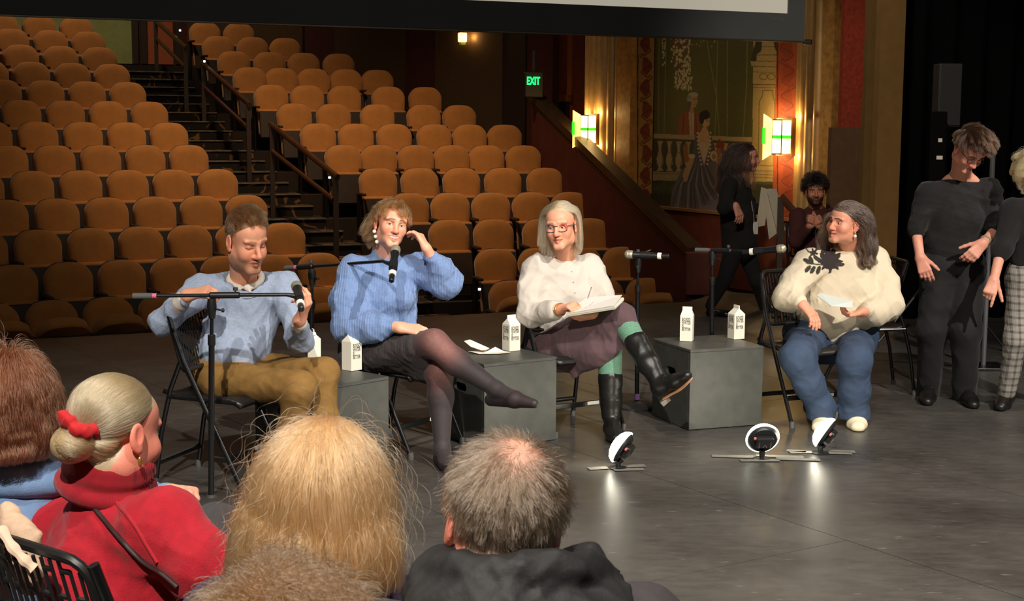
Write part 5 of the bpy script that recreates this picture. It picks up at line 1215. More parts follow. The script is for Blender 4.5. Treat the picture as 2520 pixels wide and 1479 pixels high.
# ------------------------------------------------------------------ the woman in the blue sweater
def blue():
    p = Person('seated woman in a chunky blue sweater and dark tights touching her hair', (U(930, 860, 7.5)[0], 7.5, 0), (236, 172, 142))
    hc = U(963, 553, 7.40); R = hframe(20, -2, -11)
    J = {k: U(*v) for k, v in dict(nk=(946, 645, 7.50), ch=(945, 710, 7.5), be=(945, 800, 7.5), pe=(925, 858, 7.52), sr=(872, 668, 7.46), sl=(1030, 662, 7.54), er=(868, 790, 7.36), wr=(982, 806, 7.20), el=(1092, 690, 7.46), wl=(1050, 612, 7.36),
        hr=(895, 872, 7.46), hl=(955, 872, 7.58), kr=(1068, 845, 7.13), ar=(1222, 958, 6.98), kl=(1082, 915, 7.20), al=(1088, 1105, 7.12)).items()}
    sk = 1.02
    S = Sdf(); head_sdf(S, hc, R, sk, .96, .92, smile=1.0); S.cap(hc + R @ np.array([0, -.03, -.07]), J['nk'] + (0, 0, .0), .050, .055, .03)
    p.raw(S, .0020, color=lambda P: paint_head(P, hc, R, sk, p.skin, (132, 92, 62), iris=(96, 110, 112), lips=(196, 88, 84), smile=1.0, teeth=True, look=(.3, 0), eye_open=.62, scalp=(110, 80, 54), hairline=soft(hl(.080, .038, -.06)), cheek=.65))
    core(p, J, .95)
    S = Sdf(); hand_sdf(S, J['wr'], (1, -.12, -.12), (.15, -.45, .85), 1, 1.06, (.2, .22, .25, .3), .1, (.8, .5, -.3), .4, arm=J['wr'] + (J['er'] - J['wr']) * .3); p.raw(S, .003)
    S = Sdf(); hand_sdf(S, J['wl'], U(1014, 548, 7.42) - J['wl'], (.75, -.25, .45), -1, .94, (.6, .5, .42, .4), .25, (.9, .35, -.3), .3, arm=J['wl'] + (J['el'] - J['wl']) * .3); p.raw(S, .003); p.body()
    M = mat('chunky_blue_knit', (126, 154, 204), .92, noise=.10, nscale=120, bump=.55, bscale=56, kind='rib', sheen=0.08)
    S = Sdf(); S.chain([J['nk'] - (0, 0, .05), J['ch'], J['be'] + (0, 0, -.02), J['pe'] + (.0, -.02, .05)], [.09, .165, .160, .150], .07, (.2, -1, 0), 1.3)
    S.ell(J['ch'] + (-.05, -.10, -.05), (.085, .06, .07), None, .06); S.ell(J['ch'] + (.075, -.09, -.05), (.08, .06, .07), None, .06)
    S.cap(J['ch'] + (0, 0, .07), J['sr'], .10, .085, .05); S.cap(J['ch'] + (0, 0, .07), J['sl'], .10, .085, .05); S.chain([J['nk'] + (0, 0, -.03), J['nk'] + (0.005, -.01, .035)], [.085, .072], .03)
    mid = (J['sr'] + J['er']) / 2 + (-.02, -.02, -.02); S.chain([J['sr'], mid, J['er'] + (.0, 0, -.02), (J['er'] + J['wr']) / 2 + (0, 0, -.015), J['wr'] + (J['er'] - J['wr']) * .12], [.085, .098, .108, .085, .040], .04)
    m2 = (J['el'] + J['wl']) / 2; S.chain([J['sl'], (J['sl'] + J['el']) / 2 + (0, 0, .0), J['el'] + (.005, 0, -.005), m2 + (.03, .0, -.02), J['wl'] + (J['el'] - J['wl']) * .22], [.088, .088, .092, .066, .040], .035)
    p.wear('sweater', S, .0065, M, disps(wrinkles(.008, 22, 13), wrinkles(.003, 60, 15)))
    # dress and tights
    S = Sdf(); tr = J['hr'] + (J['kr'] - J['hr']) * .78; tl = J['hl'] + (J['kl'] - J['hl']) * .80
    S.cap(J['pe'] - (.07, 0, .01), J['pe'] + (.07, .03, -.01), .135, .135, .06); S.chain([J['hr'], tr], [.110, .088], .05); S.chain([J['hl'], tl], [.108, .086], .05); S.cap((J['hr'] + J['hl']) / 2, (tr + tl) / 2, .09, .075, .06)
    p.wear('knit_dress', S, .0065, mat('black_knit_dress', (52, 45, 46), .9, bump=.3, bscale=40, kind='rib', sheen=0.08), disps(wrinkles(.004, 30, 17), wrinkles(.003, 60, 19)))
    S = Sdf(); c1 = J['kr'] + (J['ar'] - J['kr']) * .38 + (0, .02, -.015); c2 = J['kl'] + (J['al'] - J['kl']) * .35 + (0, .03, 0)
    S.chain([J['hr'], J['kr'], c1, J['ar']], [.095, .068, .062, .038], .03); S.chain([J['hl'], J['kl'], c2, J['al']], [.095, .067, .062, .038], .03)
    toe = U(1312, 992, 6.84); S.chain([J['ar'], J['ar'] + (toe - J['ar']) * .5 + (0, 0, -.012), toe], [.038, .036, .018], .02); S.cap(J['ar'], U(1208, 984, 7.02), .034, .026, .02)
    t2 = J['al'].copy(); t2[2] = .03; S.chain([J['al'], t2 + (.03, -.09, 0), t2 + (.06, -.19, -.01)], [.038, .036, .022], .02); S.cap(J['al'], t2 + (-.01, .03, 0), .036, .03, .02); S.cut((0, 0, .012), (0, 0, 1))
    def tc(P):
        C = np.tile(np.array(lin((48, 40, 42))), (len(P), 1))
        for k, r in ((J['kr'] + (.01, -.04, .045), .085), (J['kl'] + (.0, -.05, .02), .085), (J['kr'] + (J['ar'] - J['kr']) * .2 + (0, -.05, .02), .07)):
            w = np.exp(-(((P - k) / r) ** 2).sum(1)) * .62; C += (np.array(lin((150, 98, 90))) - C) * w[:, None]
        return C
    p.wear('tights', S, .0055, mat('sheer_dark_tights', (48, 40, 42), .7, attr='Col', noise=.12, nscale=60, sheen=0.08), None, tc)
    # flat shoes
    S = Sdf(); hl_ = U(1208, 984, 7.02); md = J['ar'] + (toe - J['ar']) * .5 + (0, 0, -.016); S.chain([hl_, md, toe + (.004, 0, -.003)], [.031, .040, .022], .02); up_ = np.array([.35, 0, .93]); S.ell((hl_ + md) / 2 + up_ * .045, (.085, .05, .045), frame((0, 1, 0), up_), .006, 's')
    p.wear('flat_shoe', S, .004, mat('dark_flat_shoe', (50, 40, 42), .6))
    S = Sdf(); S.chain([t2 + (-.01, .04, -.0), t2 + (.03, -.09, 0), t2 + (.065, -.2, -.008)], [.038, .040, .026], .02); S.cut((0, 0, .003), (0, 0, 1)); S.cut((0, 0, .045), (0, 0, -1)); p.wear('flat_shoe', S, .005, mat('dark_flat_shoe'))
    # pearl drop earring
    e = hc + R @ (np.array([.080, -.004, -.036]) * sk)
    ob = None
    for k in range(3): q = MB().lathe([(.0100 * math.sin(a) + 1e-4, -.0100 * math.cos(a)) for a in np.linspace(0, math.pi, 9)], e + np.array([.006 * k, -.006, -.012 - .026 * k]), None, 14).build('earring_pearl', mat('pearl', (240, 232, 216), .3), p.o, True, p.b)
    # short tousled hair, longer at the nape
    rt, nr = scalp_roots(6500, lambda x, y, z: hl(.075, .03, -.07)(x, y, z), 21)
    back = np.clip((-rt[:, 1] + .0) / .08, 0, 1); L = .062 + .075 * back * (rt[:, 2] < .05); d0 = nr * .35 + np.array([.0, .55, .0]) * (rt[:, 1:2] > -.01) + np.array([.35, .0, -.3]) * (rt[:, 1:2] < .0) + np.array([0.25, 0, 0])
    cols = [(hc + R @ (np.array([0, -.018, .045]) * sk), R, np.array([.079, .101, .085]) * sk), (hc + R @ (np.array([0, .03, -.02]) * sk), R, np.array([.064, .066, .085]) * sk)]
    A = grow(hc, R, sk, rt, L, d0, 10, .55, 1, None, cols, .006, 1.4, .75, 150, 6, .2, 1); strands('hair', A, .0007, hair_mat('brown_highlight_hair', (132, 96, 60), .35, .45), p.o, p.b)
    return J
JB = blue()
# ------------------------------------------------------------------ the woman in the white shirt
def white():
    p = Person('seated woman in a white shirt, two-tone glasses and tall black boots writing on a notebook', (U(1380, 850, 8.2)[0], 8.2, 0), (232, 164, 132))
    hc = U(1381, 556, 8.08); R = hframe(-17, 4, 5); sk = np.array([1.06, 1.08, 1.08])
    J = JJ(nk=(1392, 640, 8.22), ch=(1388, 705, 8.22), be=(1382, 790, 8.22), pe=(1378, 848, 8.24), sr=(1318, 660, 8.18), sl=(1452, 662, 8.26), er=(1308, 770, 8.06), wr=(1378, 762, 7.86), el=(1492, 755, 8.12), wl=(1468, 775, 7.86),
           hr=(1350, 862, 8.18), hl=(1412, 862, 8.28), kl=(1500, 845, 7.86), al=(1504, 1020, 7.84), kr=(1535, 790, 7.80), ar=(1622, 940, 7.56))
    S = Sdf(); head_sdf(S, hc, R, sk, 1.0, .95, smile=.3); S.cap(hc + R @ np.array([0, -.03, -.07]), J['nk'], .053, .060, .03)
    p.raw(S, .002, color=lambda P: paint_head(P, hc, R, sk, p.skin, (150, 120, 96), iris=(96, 84, 70), lips=(188, 84, 78), smile=.35, eye_open=.6, look=(.4, 0), scalp=(190, 172, 140), hairline=soft(hl(.092, .05, -.06)), cheek=.45, browa=.35))
    core(p, J, .95)
    S = Sdf(); hand_sdf(S, J['wr'], U(1432, 742, 7.74) - J['wr'], (-.1, -.3, 1), 1, 1.02, (.7, .8, .9, 1.0), .0, (.75, .45, -.35), .7, arm=J['wr'] + (J['er'] - J['wr']) * .45); p.raw(S, .003)
    S = Sdf(); hand_sdf(S, J['wl'], (-.8, -.3, -.1), (.2, -.4, -1), 1, 1.0, (.3, .3, .3, .3), .0, arm=J['wl'] + (J['el'] - J['wl']) * .4); p.raw(S, .004); p.body()
    M = mat('white_cotton_shirt', (200, 192, 181), .8, bump=.08, bscale=200)
    S = Sdf(); f = (0, -1, 0)
    S.chain([J['nk'] - (0, 0, .085), J['ch'], J['be'], J['pe'] + (-.02, -.02, .03)], [.10, .172, .168, .170], .07, f, 1.3); S.cap(J['ch'] + (0, 0, .06), J['sr'], .11, .085, .05); S.cap(J['ch'] + (0, 0, .06), J['sl'], .11, .082, .05)
    S.ell(J['ch'] + (-.07, -.09, -.06), (.085, .06, .075), None, .06); S.ell(J['ch'] + (.06, -.09, -.06), (.085, .06, .075), None, .06)
    S.chain([J['sr'], (J['sr'] + J['er']) / 2 + (-.012, 0, 0), J['er'] + (-.01, 0, -.01), J['wr'] + (J['er'] - J['wr']) * .28], [.085, .086, .082, .056], .035); S.chain([J['sl'], (J['sl'] + J['el']) / 2, J['el'], J['wl'] + (J['el'] - J['wl']) * .3], [.082, .078, .072, .052], .035)
    p.wear('shirt', S, .0062, M, disps(wrinkles(.009, 15, 23), wrinkles(.004, 38, 25)))
    a = J['wr'] + (J['er'] - J['wr']) * .30; Q = frame(nrm(J['er'] - J['wr'])); S = Sdf(); S.cap(a - Q[:, 2] * .022, a + Q[:, 2] * .028, .060, .064, .01); p.wear('rolled_cuff', S, .005, M, wrinkles(.004, 40, 8))
    # collar
    nb = J['nk'] + (0, -.018, -.012); S = Sdf(); cr = [nb + np.array([.070 * math.cos(t), .064 * math.sin(t), .012 + .036 * math.sin(t)]) for t in np.linspace(-1.25, math.pi + 1.25, 22)]; S.chain(cr, [.014] * 22, .012)
    for e, sg in ((cr[0], 1), (cr[-1], -1)): S.cap(e, e + (sg * .028, -.022, -.045), .012, .006, .012); S.cap(e, e + (sg * -.012, -.03, -.085), .010, .006, .012)
    p.wear('collar', S, .004, M)
    for k in range(4): q = drop(p, 'shirt', [U(1407 + 4 * k, 668 + 26 * k, 8.02)], .001)[0]; p.part('button', MB().lathe([(.0045, 0), (.0045, .002), (.002, .003)], q, frame((0, -1, .1)), 10), mat('grey_button', (176, 168, 156), .4))
    # bracelets
    for k, cn, cc in ((0.0, 'gold_bangle', (190, 150, 90)), (.016, 'dark_bangle', (50, 40, 36)), (.030, 'grey_bangle', (150, 144, 140)), (-.016, 'tan_bangle', (170, 120, 80))):
        d = nrm(J['er'] - J['wr']); Q = frame(d); rr = [J['wr'] + d * (.010 + k) + Q @ np.array([.036 * math.cos(t), .032 * math.sin(t), 0]) for t in np.linspace(0, 6.2832, 21)]; p.part('bracelet', tube_along(rr, .0045, 6, closed=True), mat(cn, cc, .4, metal=.3))
    # skirt with a hanging point, green leggings, tall boots
    S = Sdf(); S.cap(J['pe'] - (.06, 0, 0), J['pe'] + (.06, .02, -.01), .15, .145, .06); kt = J['kr'] + (-.015, .0, .02); S.chain([J['hr'], (J['hr'] + kt) / 2 + (0, 0, .02), kt], [.125, .105, .080], .05); S.chain([J['hl'], J['kl']], [.12, .085], .05); S.cap((J['hr'] + J['hl']) / 2, (kt + J['kl']) / 2, .10, .08, .06)
    A_, B_, C_ = U(1405, 868, 8.0), U(1412, 925, 7.92), U(1470, 868, 7.85); S.chain([A_, B_], [.085, .022], .05); S.chain([C_, B_ + (.02, -.01, .03)], [.075, .03], .05); S.cap(A_, C_, .085, .08, .05); S.cap(U(1352, 870, 8.1), U(1396, 905, 8.0), .07, .03, .05); S.cap(J['kr'] + (-.01, 0, .01), U(1548, 808, 7.78), .078, .070, .03); S.cap(U(1480, 868, 7.84), U(1500, 862, 7.80), .06, .05, .04)
    p.wear('skirt', S, .0065, mat('plum_brown_skirt', (84, 62, 66), .9, noise=.08, nscale=40, sheen=0.08, bump=.1, bscale=300), disps(wrinkles(.007, 16, 33), wrinkles(.002, 50, 35)))
    S = Sdf(); S.chain([J['kr'], J['kr'] + (J['ar'] - J['kr']) * .6], [.066, .052], .02); S.chain([J['kl'] + (0, 0, .0), J['kl'] + (J['al'] - J['kl']) * .6], [.070, .060], .02); S.cap(J['hl'], J['kl'], .07, .066, .02); S.cap(J['hr'], J['kr'], .07, .066, .02)
    p.wear('leggings', S, .006, mat('green_wool_legging', (98, 142, 118), .92, noise=.22, nscale=150, bump=.4, bscale=250, sheen=0.08))
    MBt = mat('black_boot_leather', (24, 23, 22), .38, spec=.5, bump=.10, bscale=30, noise=.3, nscale=12)
    S = Sdf(); b0 = J['kr'] + (J['ar'] - J['kr']) * .36; S.chain([b0, b0 + (J['ar'] - b0) * .55, J['ar']], [.068, .060, .050], .02); S.chain([U(1622, 955, 7.56), U(1632, 950, 7.54), U(1666, 938, 7.47), U(1690, 925, 7.41)], [.046, .044, .040, .028], .025)
    up_ = nrm(np.cross(U(1690, 925, 7.41) - U(1632, 958, 7.54), (0, 1, 0))); up_ = up_ if up_[2] > 0 else -up_
    p.wear('boot', S, .0055, MBt, wrinkles(.0028, 26, 41))
    sole = [U(1634, 979, 7.55), U(1660, 964, 7.50), U(1684, 949, 7.44), U(1702, 932, 7.38)]
    p.part('boot_sole', MB().tube(smooth_path(sole, 14), [.022, .026, .027, .027, .028, .030, .033, .036, .037, .036, .034, .030, .024, .012], 12, flat=.22, up=up_), mat('tan_leather_sole', (184, 136, 98), .6))
    p.part('boot_heel', MB().box(U(1637, 987, 7.545), (.050, .052, .026), frame(up_, (1, 0, 0)), .004), mat('grey_boot_heel', (120, 112, 100), .6), False)
    S = Sdf(); b0 = J['kl'] + (J['al'] - J['kl']) * .48; S.chain([b0, b0 + (J['al'] - b0) * .6, J['al']], [.070, .062, .056], .02); q = J['al'].copy(); q[2] = 0; shoe(S, q + (0, .03, .012), q + (.02, -.24, .012), 1.15); S.cut((0, 0, .003), (0, 0, 1)); p.wear('boot', S, .006, MBt, wrinkles(.003, 24, 43))
    # glasses
    Mg = mat('grey_glasses_frame', (78, 82, 88), .35); Mr = mat('coral_glasses_frame', (226, 82, 84), .35); L = lambda x, y, z: hc + R @ (np.array([x, y, z]) * sk)
    for k, m in ((1, Mg), (-1, Mg)):
        rr = [L(k * .031 + .025 * np.sign(math.cos(t)) * abs(math.cos(t)) ** .7, .096 - .010 * abs(k * .031 + .025 * math.cos(t)) / .055, .001 + .0205 * np.sign(math.sin(t)) * abs(math.sin(t)) ** .75) for t in np.linspace(0, 6.2832, 29)]
        p.part('glasses_rim', tube_along(rr, .0026, 6, closed=True), m)
        p.part('glasses_temple', tube_along([L(k * .056, .088, .008), L(k * .070, .05, .008), L(k * .079, .0, .004)], .0026, 6), Mg)
    p.part('glasses_corner', tube_along([L(-.030, .098, .0215), L(-.050, .092, .020), L(-.057, .088, .008), L(-.054, .090, -.010)], .0034, 6), Mr); p.part('glasses_bridge', tube_along([L(-.010, .098, .010), L(0, .104, .012), L(.010, .098, .010)], .0026, 6), Mg)
    # straight shoulder-length hair parted in the middle
    rt, nr = scalp_roots(6500, lambda x, y, z: hl(.094, .05, -.06)(x, y, z), 31); sg = np.sign(rt[:, 0] + .004); d0 = np.stack([sg * .95, np.full(len(rt), -.28), np.full(len(rt), -.12)], 1)
    cols = [(hc + R @ (np.array([0, -.018, .045]) * sk), R, np.array([.079, .101, .086]) * sk), (hc + R @ (np.array([0, .045, -.03]) * sk), R, np.array([.074, .078, .115]) * sk), (J['nk'] + (0, .02, -.10), np.eye(3), np.array([.19, .10, .085]))]
    A = grow(hc, R, sk, rt, .135 + .120 * np.clip((rt[:, 2] + .06) / .18, 0, 1), d0, 14, 1.5, .75, lambda q: (lambda l: np.where(((np.abs(l[:, 0]) < .085) & (l[:, 1] > .005))[:, None], np.c_[np.sign(l[:, 0]) * 3.6, np.full(len(l), -2.4), np.full(len(l), .4)] @ R.T, 0))((q - hc) @ R), cols, .0025, 1.2, .6, 170, 8, .10, 1); strands('hair', A, .0008, hair_mat('silver_blonde_hair', (184, 164, 134), .3, .3), p.o, p.b)
    return J
JW = white()
# notebook and pen on her knee
nbp = U(1455, 752, 7.72); t = thing('notebook', 'open notebook with white pages resting on the crossed knee', 'notebook', nbp)
cs = [U(1392, 775, 7.78), U(1512, 756, 7.60), U(1534, 735, 7.84), U(1446, 735, 7.98)]; ux = nrm(cs[1] - cs[0]); uy = nrm((cs[3] - cs[0]) - ((cs[3] - cs[0]) @ ux) * ux); uz = np.cross(ux, uy); W_ = np.linalg.norm(cs[1] - cs[0])
def pad(name, m, z0, z1, sh=0.0, w=1.0): MB().add([c - nbp + uz * z + ux * sh for z in (z0, z1) for c in cs], [(3, 2, 1, 0), (4, 5, 6, 7), (0, 1, 5, 4), (1, 2, 6, 5), (2, 3, 7, 6), (3, 0, 4, 7)]).build(name, m, t)
pad('cover', mat('pale_green_cover', (206, 212, 190), .6), -.012, -.005); pad('pages', M_PAPER, -.004, .006, .004)
sheet('top_page', [c - nbp + uz * z for c, z in zip([cs[0], cs[1], cs[2], cs[3]], (.008, .009, .022, .010))], mat('white_page', (238, 234, 226), .7), t)
q0, q1 = U(1446, 736, 7.72), U(1455, 709, 7.70); t = thing('pen', 'thin pen held in the hand over the notebook', 'pen', q0)
MB().tube([(0, 0, 0), (q1 - q0) * .15, q1 - q0], [.0008, .0034, .0034], 8).build('barrel', mat('grey_pen', (188, 176, 168), .3), t, True)
MB().tube([(q1 - q0) * .98, (q1 - q0) * 1.06], .0028, 8).build('cap', M_CHROME, t, True)
# ------------------------------------------------------------------ the woman in the cream top
def cream():
    p = Person('seated dark-haired woman in a cream top with black floral applique and jeans', (U(2050, 830, 8.62)[0], 8.62, 0), (230, 160, 130))
    hc = U(2080, 550, 8.44); R = hframe(-56, -4, -6); sk = np.array([1.02, 1.02, 1.02])
    J = JJ(nk=(2092, 622, 8.6), ch=(2072, 690, 8.6), be=(2052, 765, 8.58), pe=(2045, 822, 8.62), sr=(1990, 652, 8.48), sl=(2150, 645, 8.66), er=(1940, 728, 8.36), wr=(1974, 748, 8.22), el=(2172, 745, 8.50), wl=(2126, 768, 8.28),
           hr=(1990, 842, 8.48), hl=(2105, 842, 8.56), kr=(1962, 880, 8.08), ar=(2020, 1010, 8.16), kl=(2103, 888, 8.12), al=(2104, 1030, 8.16))
    S = Sdf(); head_sdf(S, hc, R, sk, 1.05, .95, smile=.7, plump=1.0); S.cap(hc + R @ np.array([0, -.03, -.07]), J['nk'], .056, .064, .03)
    p.raw(S, .002, color=lambda P: paint_head(P, hc, R, sk, p.skin, (70, 48, 40), iris=(60, 70, 76), lips=(182, 80, 74), smile=.8, eye_open=.6, look=(.5, .0), scalp=(92, 78, 68), hairline=soft(hl(.068, .02, -.06)), cheek=.6))
    core(p, J, 1.1)
    S = Sdf(); hand_sdf(S, J['wr'], U(2012, 790, 8.14) - J['wr'], (.45, -.55, .7), 1, 1.06, (.25, .3, .35, .4), .0, (.85, .45, -.3), .4, arm=J['wr'] + (J['er'] - J['wr']) * .4); p.raw(S, .003)
    S = Sdf(); hand_sdf(S, J['wl'], (-1, -.35, -.12), (-.1, -.25, -1), -1, 1.06, (.35, .42, .5, .55), .1, (.85, .35, .2), .3, arm=J['wl'] + (J['el'] - J['wl']) * .4); p.raw(S, .003); p.body()
    S = Sdf(); f = (-.15, -1, 0)
    S.chain([J['nk'] - (0.0, 0, .06), J['ch'], J['be'], J['pe'] + (0, -.03, .035)], [.11, .222, .232, .20], .08, f, 1.28); S.cap(J['ch'] + (0, 0, .08), J['sr'], .13, .10, .05); S.cap(J['ch'] + (0, 0, .08), J['sl'], .13, .10, .05)
    S.ell(J['ch'] + (-.10, -.13, -.06), (.11, .075, .10), None, .07); S.ell(J['ch'] + (.06, -.14, -.07), (.11, .075, .10), None, .07); S.ell(J['be'] + (0, -.12, .0), (.17, .08, .11), None, .06); S.chain([J['nk'] + (0, 0, -.02), J['nk'] + (-.008, -.008, .032)], [.080, .066], .03)
    S.chain([J['sr'], (J['sr'] + J['er']) / 2 + (-.01, 0, 0), J['er'] + (0, 0, -.005), J['wr'] + (J['er'] - J['wr']) * .15], [.098, .090, .092, .050], .035); S.chain([J['sl'], (J['sl'] + J['el']) / 2 + (.02, 0, 0), J['el'] + (.02, 0, -.01), (J['el'] + J['wl']) / 2 + (.01, 0, -.025), J['wl'] + (J['el'] - J['wl']) * .18], [.100, .098, .105, .085, .052], .035)
    def floral(P):
        q = (P - CP) @ CR; X = 1260 + FPX * q[:, 0] / -q[:, 2]; Y = 739.5 - FPX * q[:, 1] / -q[:, 2]; C = Paint(X, Y, (222, 208, 180)); K = (44, 36, 36); G_ = (52, 50, 40)
        ok = P[:, 1] < J['ch'][1] + .03
        a = np.arctan2(Y - 640, X - 2043); r = np.hypot(X - 2043, Y - 640); C.put((r < 26 + 4.5 * np.sin(9 * a) + 2 * np.sin(17 * a)).astype(float), K)
        a = np.arctan2(Y - 604, X - 2030); r = np.hypot(X - 2030, Y - 604); C.put((r < 20 + 5 * np.sin(7 * a + 1)).astype(float), K); r2 = np.hypot(X - 2002, Y - 622); C.put((r2 < 9 + 3 * np.sin(6 * np.arctan2(Y - 622, X - 2002))).astype(float), K)
        for pts in (((2028, 652), (2005, 650), (1985, 648)), ((2024, 640), (2005, 630), (1994, 622)), ((2030, 600), (2010, 596), (1992, 600), (1984, 612), (1990, 620)), ((2055, 655), (2066, 652)), ((2046, 664), (2040, 672))): C.line(pts, 3.2, G_)
        for lx, ly, an in ((1986, 642, .4), (1988, 662, 2.3), (2000, 664, 2.1), (2014, 665, 1.9), (1996, 640, 1.2), (2010, 636, .7), (2068, 651, .0), (2000, 592, -.4), (2016, 588, -.8)):
            dx, dy = X - lx, Y - ly; u = dx * math.cos(an) + dy * math.sin(an); v = -dx * math.sin(an) + dy * math.cos(an); C.put(((u / 11) ** 2 + (v / 5.2) ** 2 < 1).astype(float), G_)
        out = C.C; out[~ok] = (222, 208, 180); out = out / 255.; return np.where(out <= .04045, out / 12.92, ((out + .055) / 1.055) ** 2.4)
    p.wear('sweatshirt', S, .0042, mat('cream_jersey', (236, 220, 188), .85, attr='Col', bump=.06, bscale=300, sheen=0.08), disps(wrinkles(.0065, 14, 53), wrinkles(.0025, 36, 55)), floral)
    S = Sdf(); S.cap(J['pe'] - (.11, 0, .0), J['pe'] + (.11, .02, -.01), .18, .18, .06)
    for h, k, a, sx in (('hr', 'kr', 'ar', 0), ('hl', 'kl', 'al', 1)):
        m = (J[k] + J[a]) / 2; S.chain([J[h], J[k], m, J[a] + (0, 0, .02), J[a] + (0, -.01, -.035)], [.122, .096, .084, .078, .080], .05)
    S.cut((0, 0, .035), (0, 0, 1))
    p.wear('jeans', S, .0062, mat('blue_denim', (52, 69, 94), .85, noise=.22, nscale=9, bump=.25, bscale=350), disps(wrinkles(.0035, 20, 63), wrinkles(.002, 52, 65)))
    for (hx, hy, tx, ty) in ((2042, 1026, 2012, 1062), (2104, 1030, 2112, 1062)):
        h_ = G(hx, hy + 8); t_ = G(tx, ty + 2); S = Sdf(); shoe(S, h_, t_, 1.1, w=.044); S.cut((0, 0, .003), (0, 0, 1)); p.wear('shoe', S, .0055, mat('cream_canvas_shoe', (226, 214, 182), .7))
    e = hc + R @ np.array([-.080, -.006, -.040]); p.part('earring_stud', MB().lathe([(.007 * math.sin(a) + 1e-4, -.007 * math.cos(a)) for a in np.linspace(0, math.pi, 7)], e, None, 10), mat('gold_setting', (200, 160, 80), .3, metal=.8)); p.part('earring_pearl', MB().lathe([(.010 * math.sin(a) + 1e-4, -.010 * math.cos(a)) for a in np.linspace(0, math.pi, 9)], e + (.0, -.003, -.020), None, 12), mat('pearl', (240, 232, 216), .3))
    rt, nr = scalp_roots(8000, lambda x, y, z: hl(.066, .015, -.06)(x, y, z), 41); d0 = np.stack([np.sign(rt[:, 0]) * .3 * (rt[:, 1] < .02), np.full(len(rt), -1.0), np.full(len(rt), .1)], 1) + nr * .12
    cols = [(hc + R @ (np.array([0, -.018, .045]) * sk), R, np.array([.082, .103, .088]) * sk), (hc + R @ (np.array([0, .025, -.02]) * sk), R, np.array([.074, .066, .09]) * sk), (J['nk'] + (0, .0, -.12), np.eye(3), np.array([.24, .17, .13]))]
    A = grow(hc, R, sk, rt, .20 + .17 * np.clip((rt[:, 2] + .06) / .18, 0, 1), d0, 16, 1.0, .85, lambda q: np.where((((q - hc) @ R[:, 2] > -.01) & ((q - hc) @ R[:, 1] > -.02))[:, None], R @ np.array([0, -.9, .35]), np.array([.06, .02, -.2])), cols, .011, 2.6, .72, 120, 9, .16, 1); strands('hair', A, .0008, hair_mat('dark_grey_streaked_hair', (84, 68, 58), .3, .85), p.o, p.b)
    # locks falling forward over the far shoulder
    k = (rt[:, 0] > .03) & (rt[:, 2] < .06); A = grow(hc, R, sk, rt[k][:900], np.full(min(900, k.sum()), .26), nr[k][:900] * .4 + np.array([.3, .3, -.4]), 14, .8, .9, None, cols, .012, 2.0, .75, 40, 10, .2, 1); strands('hair_lock', A, .0008, hair_mat('dark_grey_streaked_hair', (70, 56, 48)), p.o, p.b)
    return J
JC = cream()
pc = U(2060, 752, 8.16); t = thing('paper_card', 'pale paper card held in the hand of the woman in cream', 'card', pc)
pp = [U(2010, 728, 8.28), U(2020, 722, 8.30), U(2098, 742, 8.22), U(2098, 758, 8.16), U(2045, 754, 8.12)]; sheet('sheet', [q - pc for q in pp], mat('pale_card', (214, 222, 216), .6), t, .003)
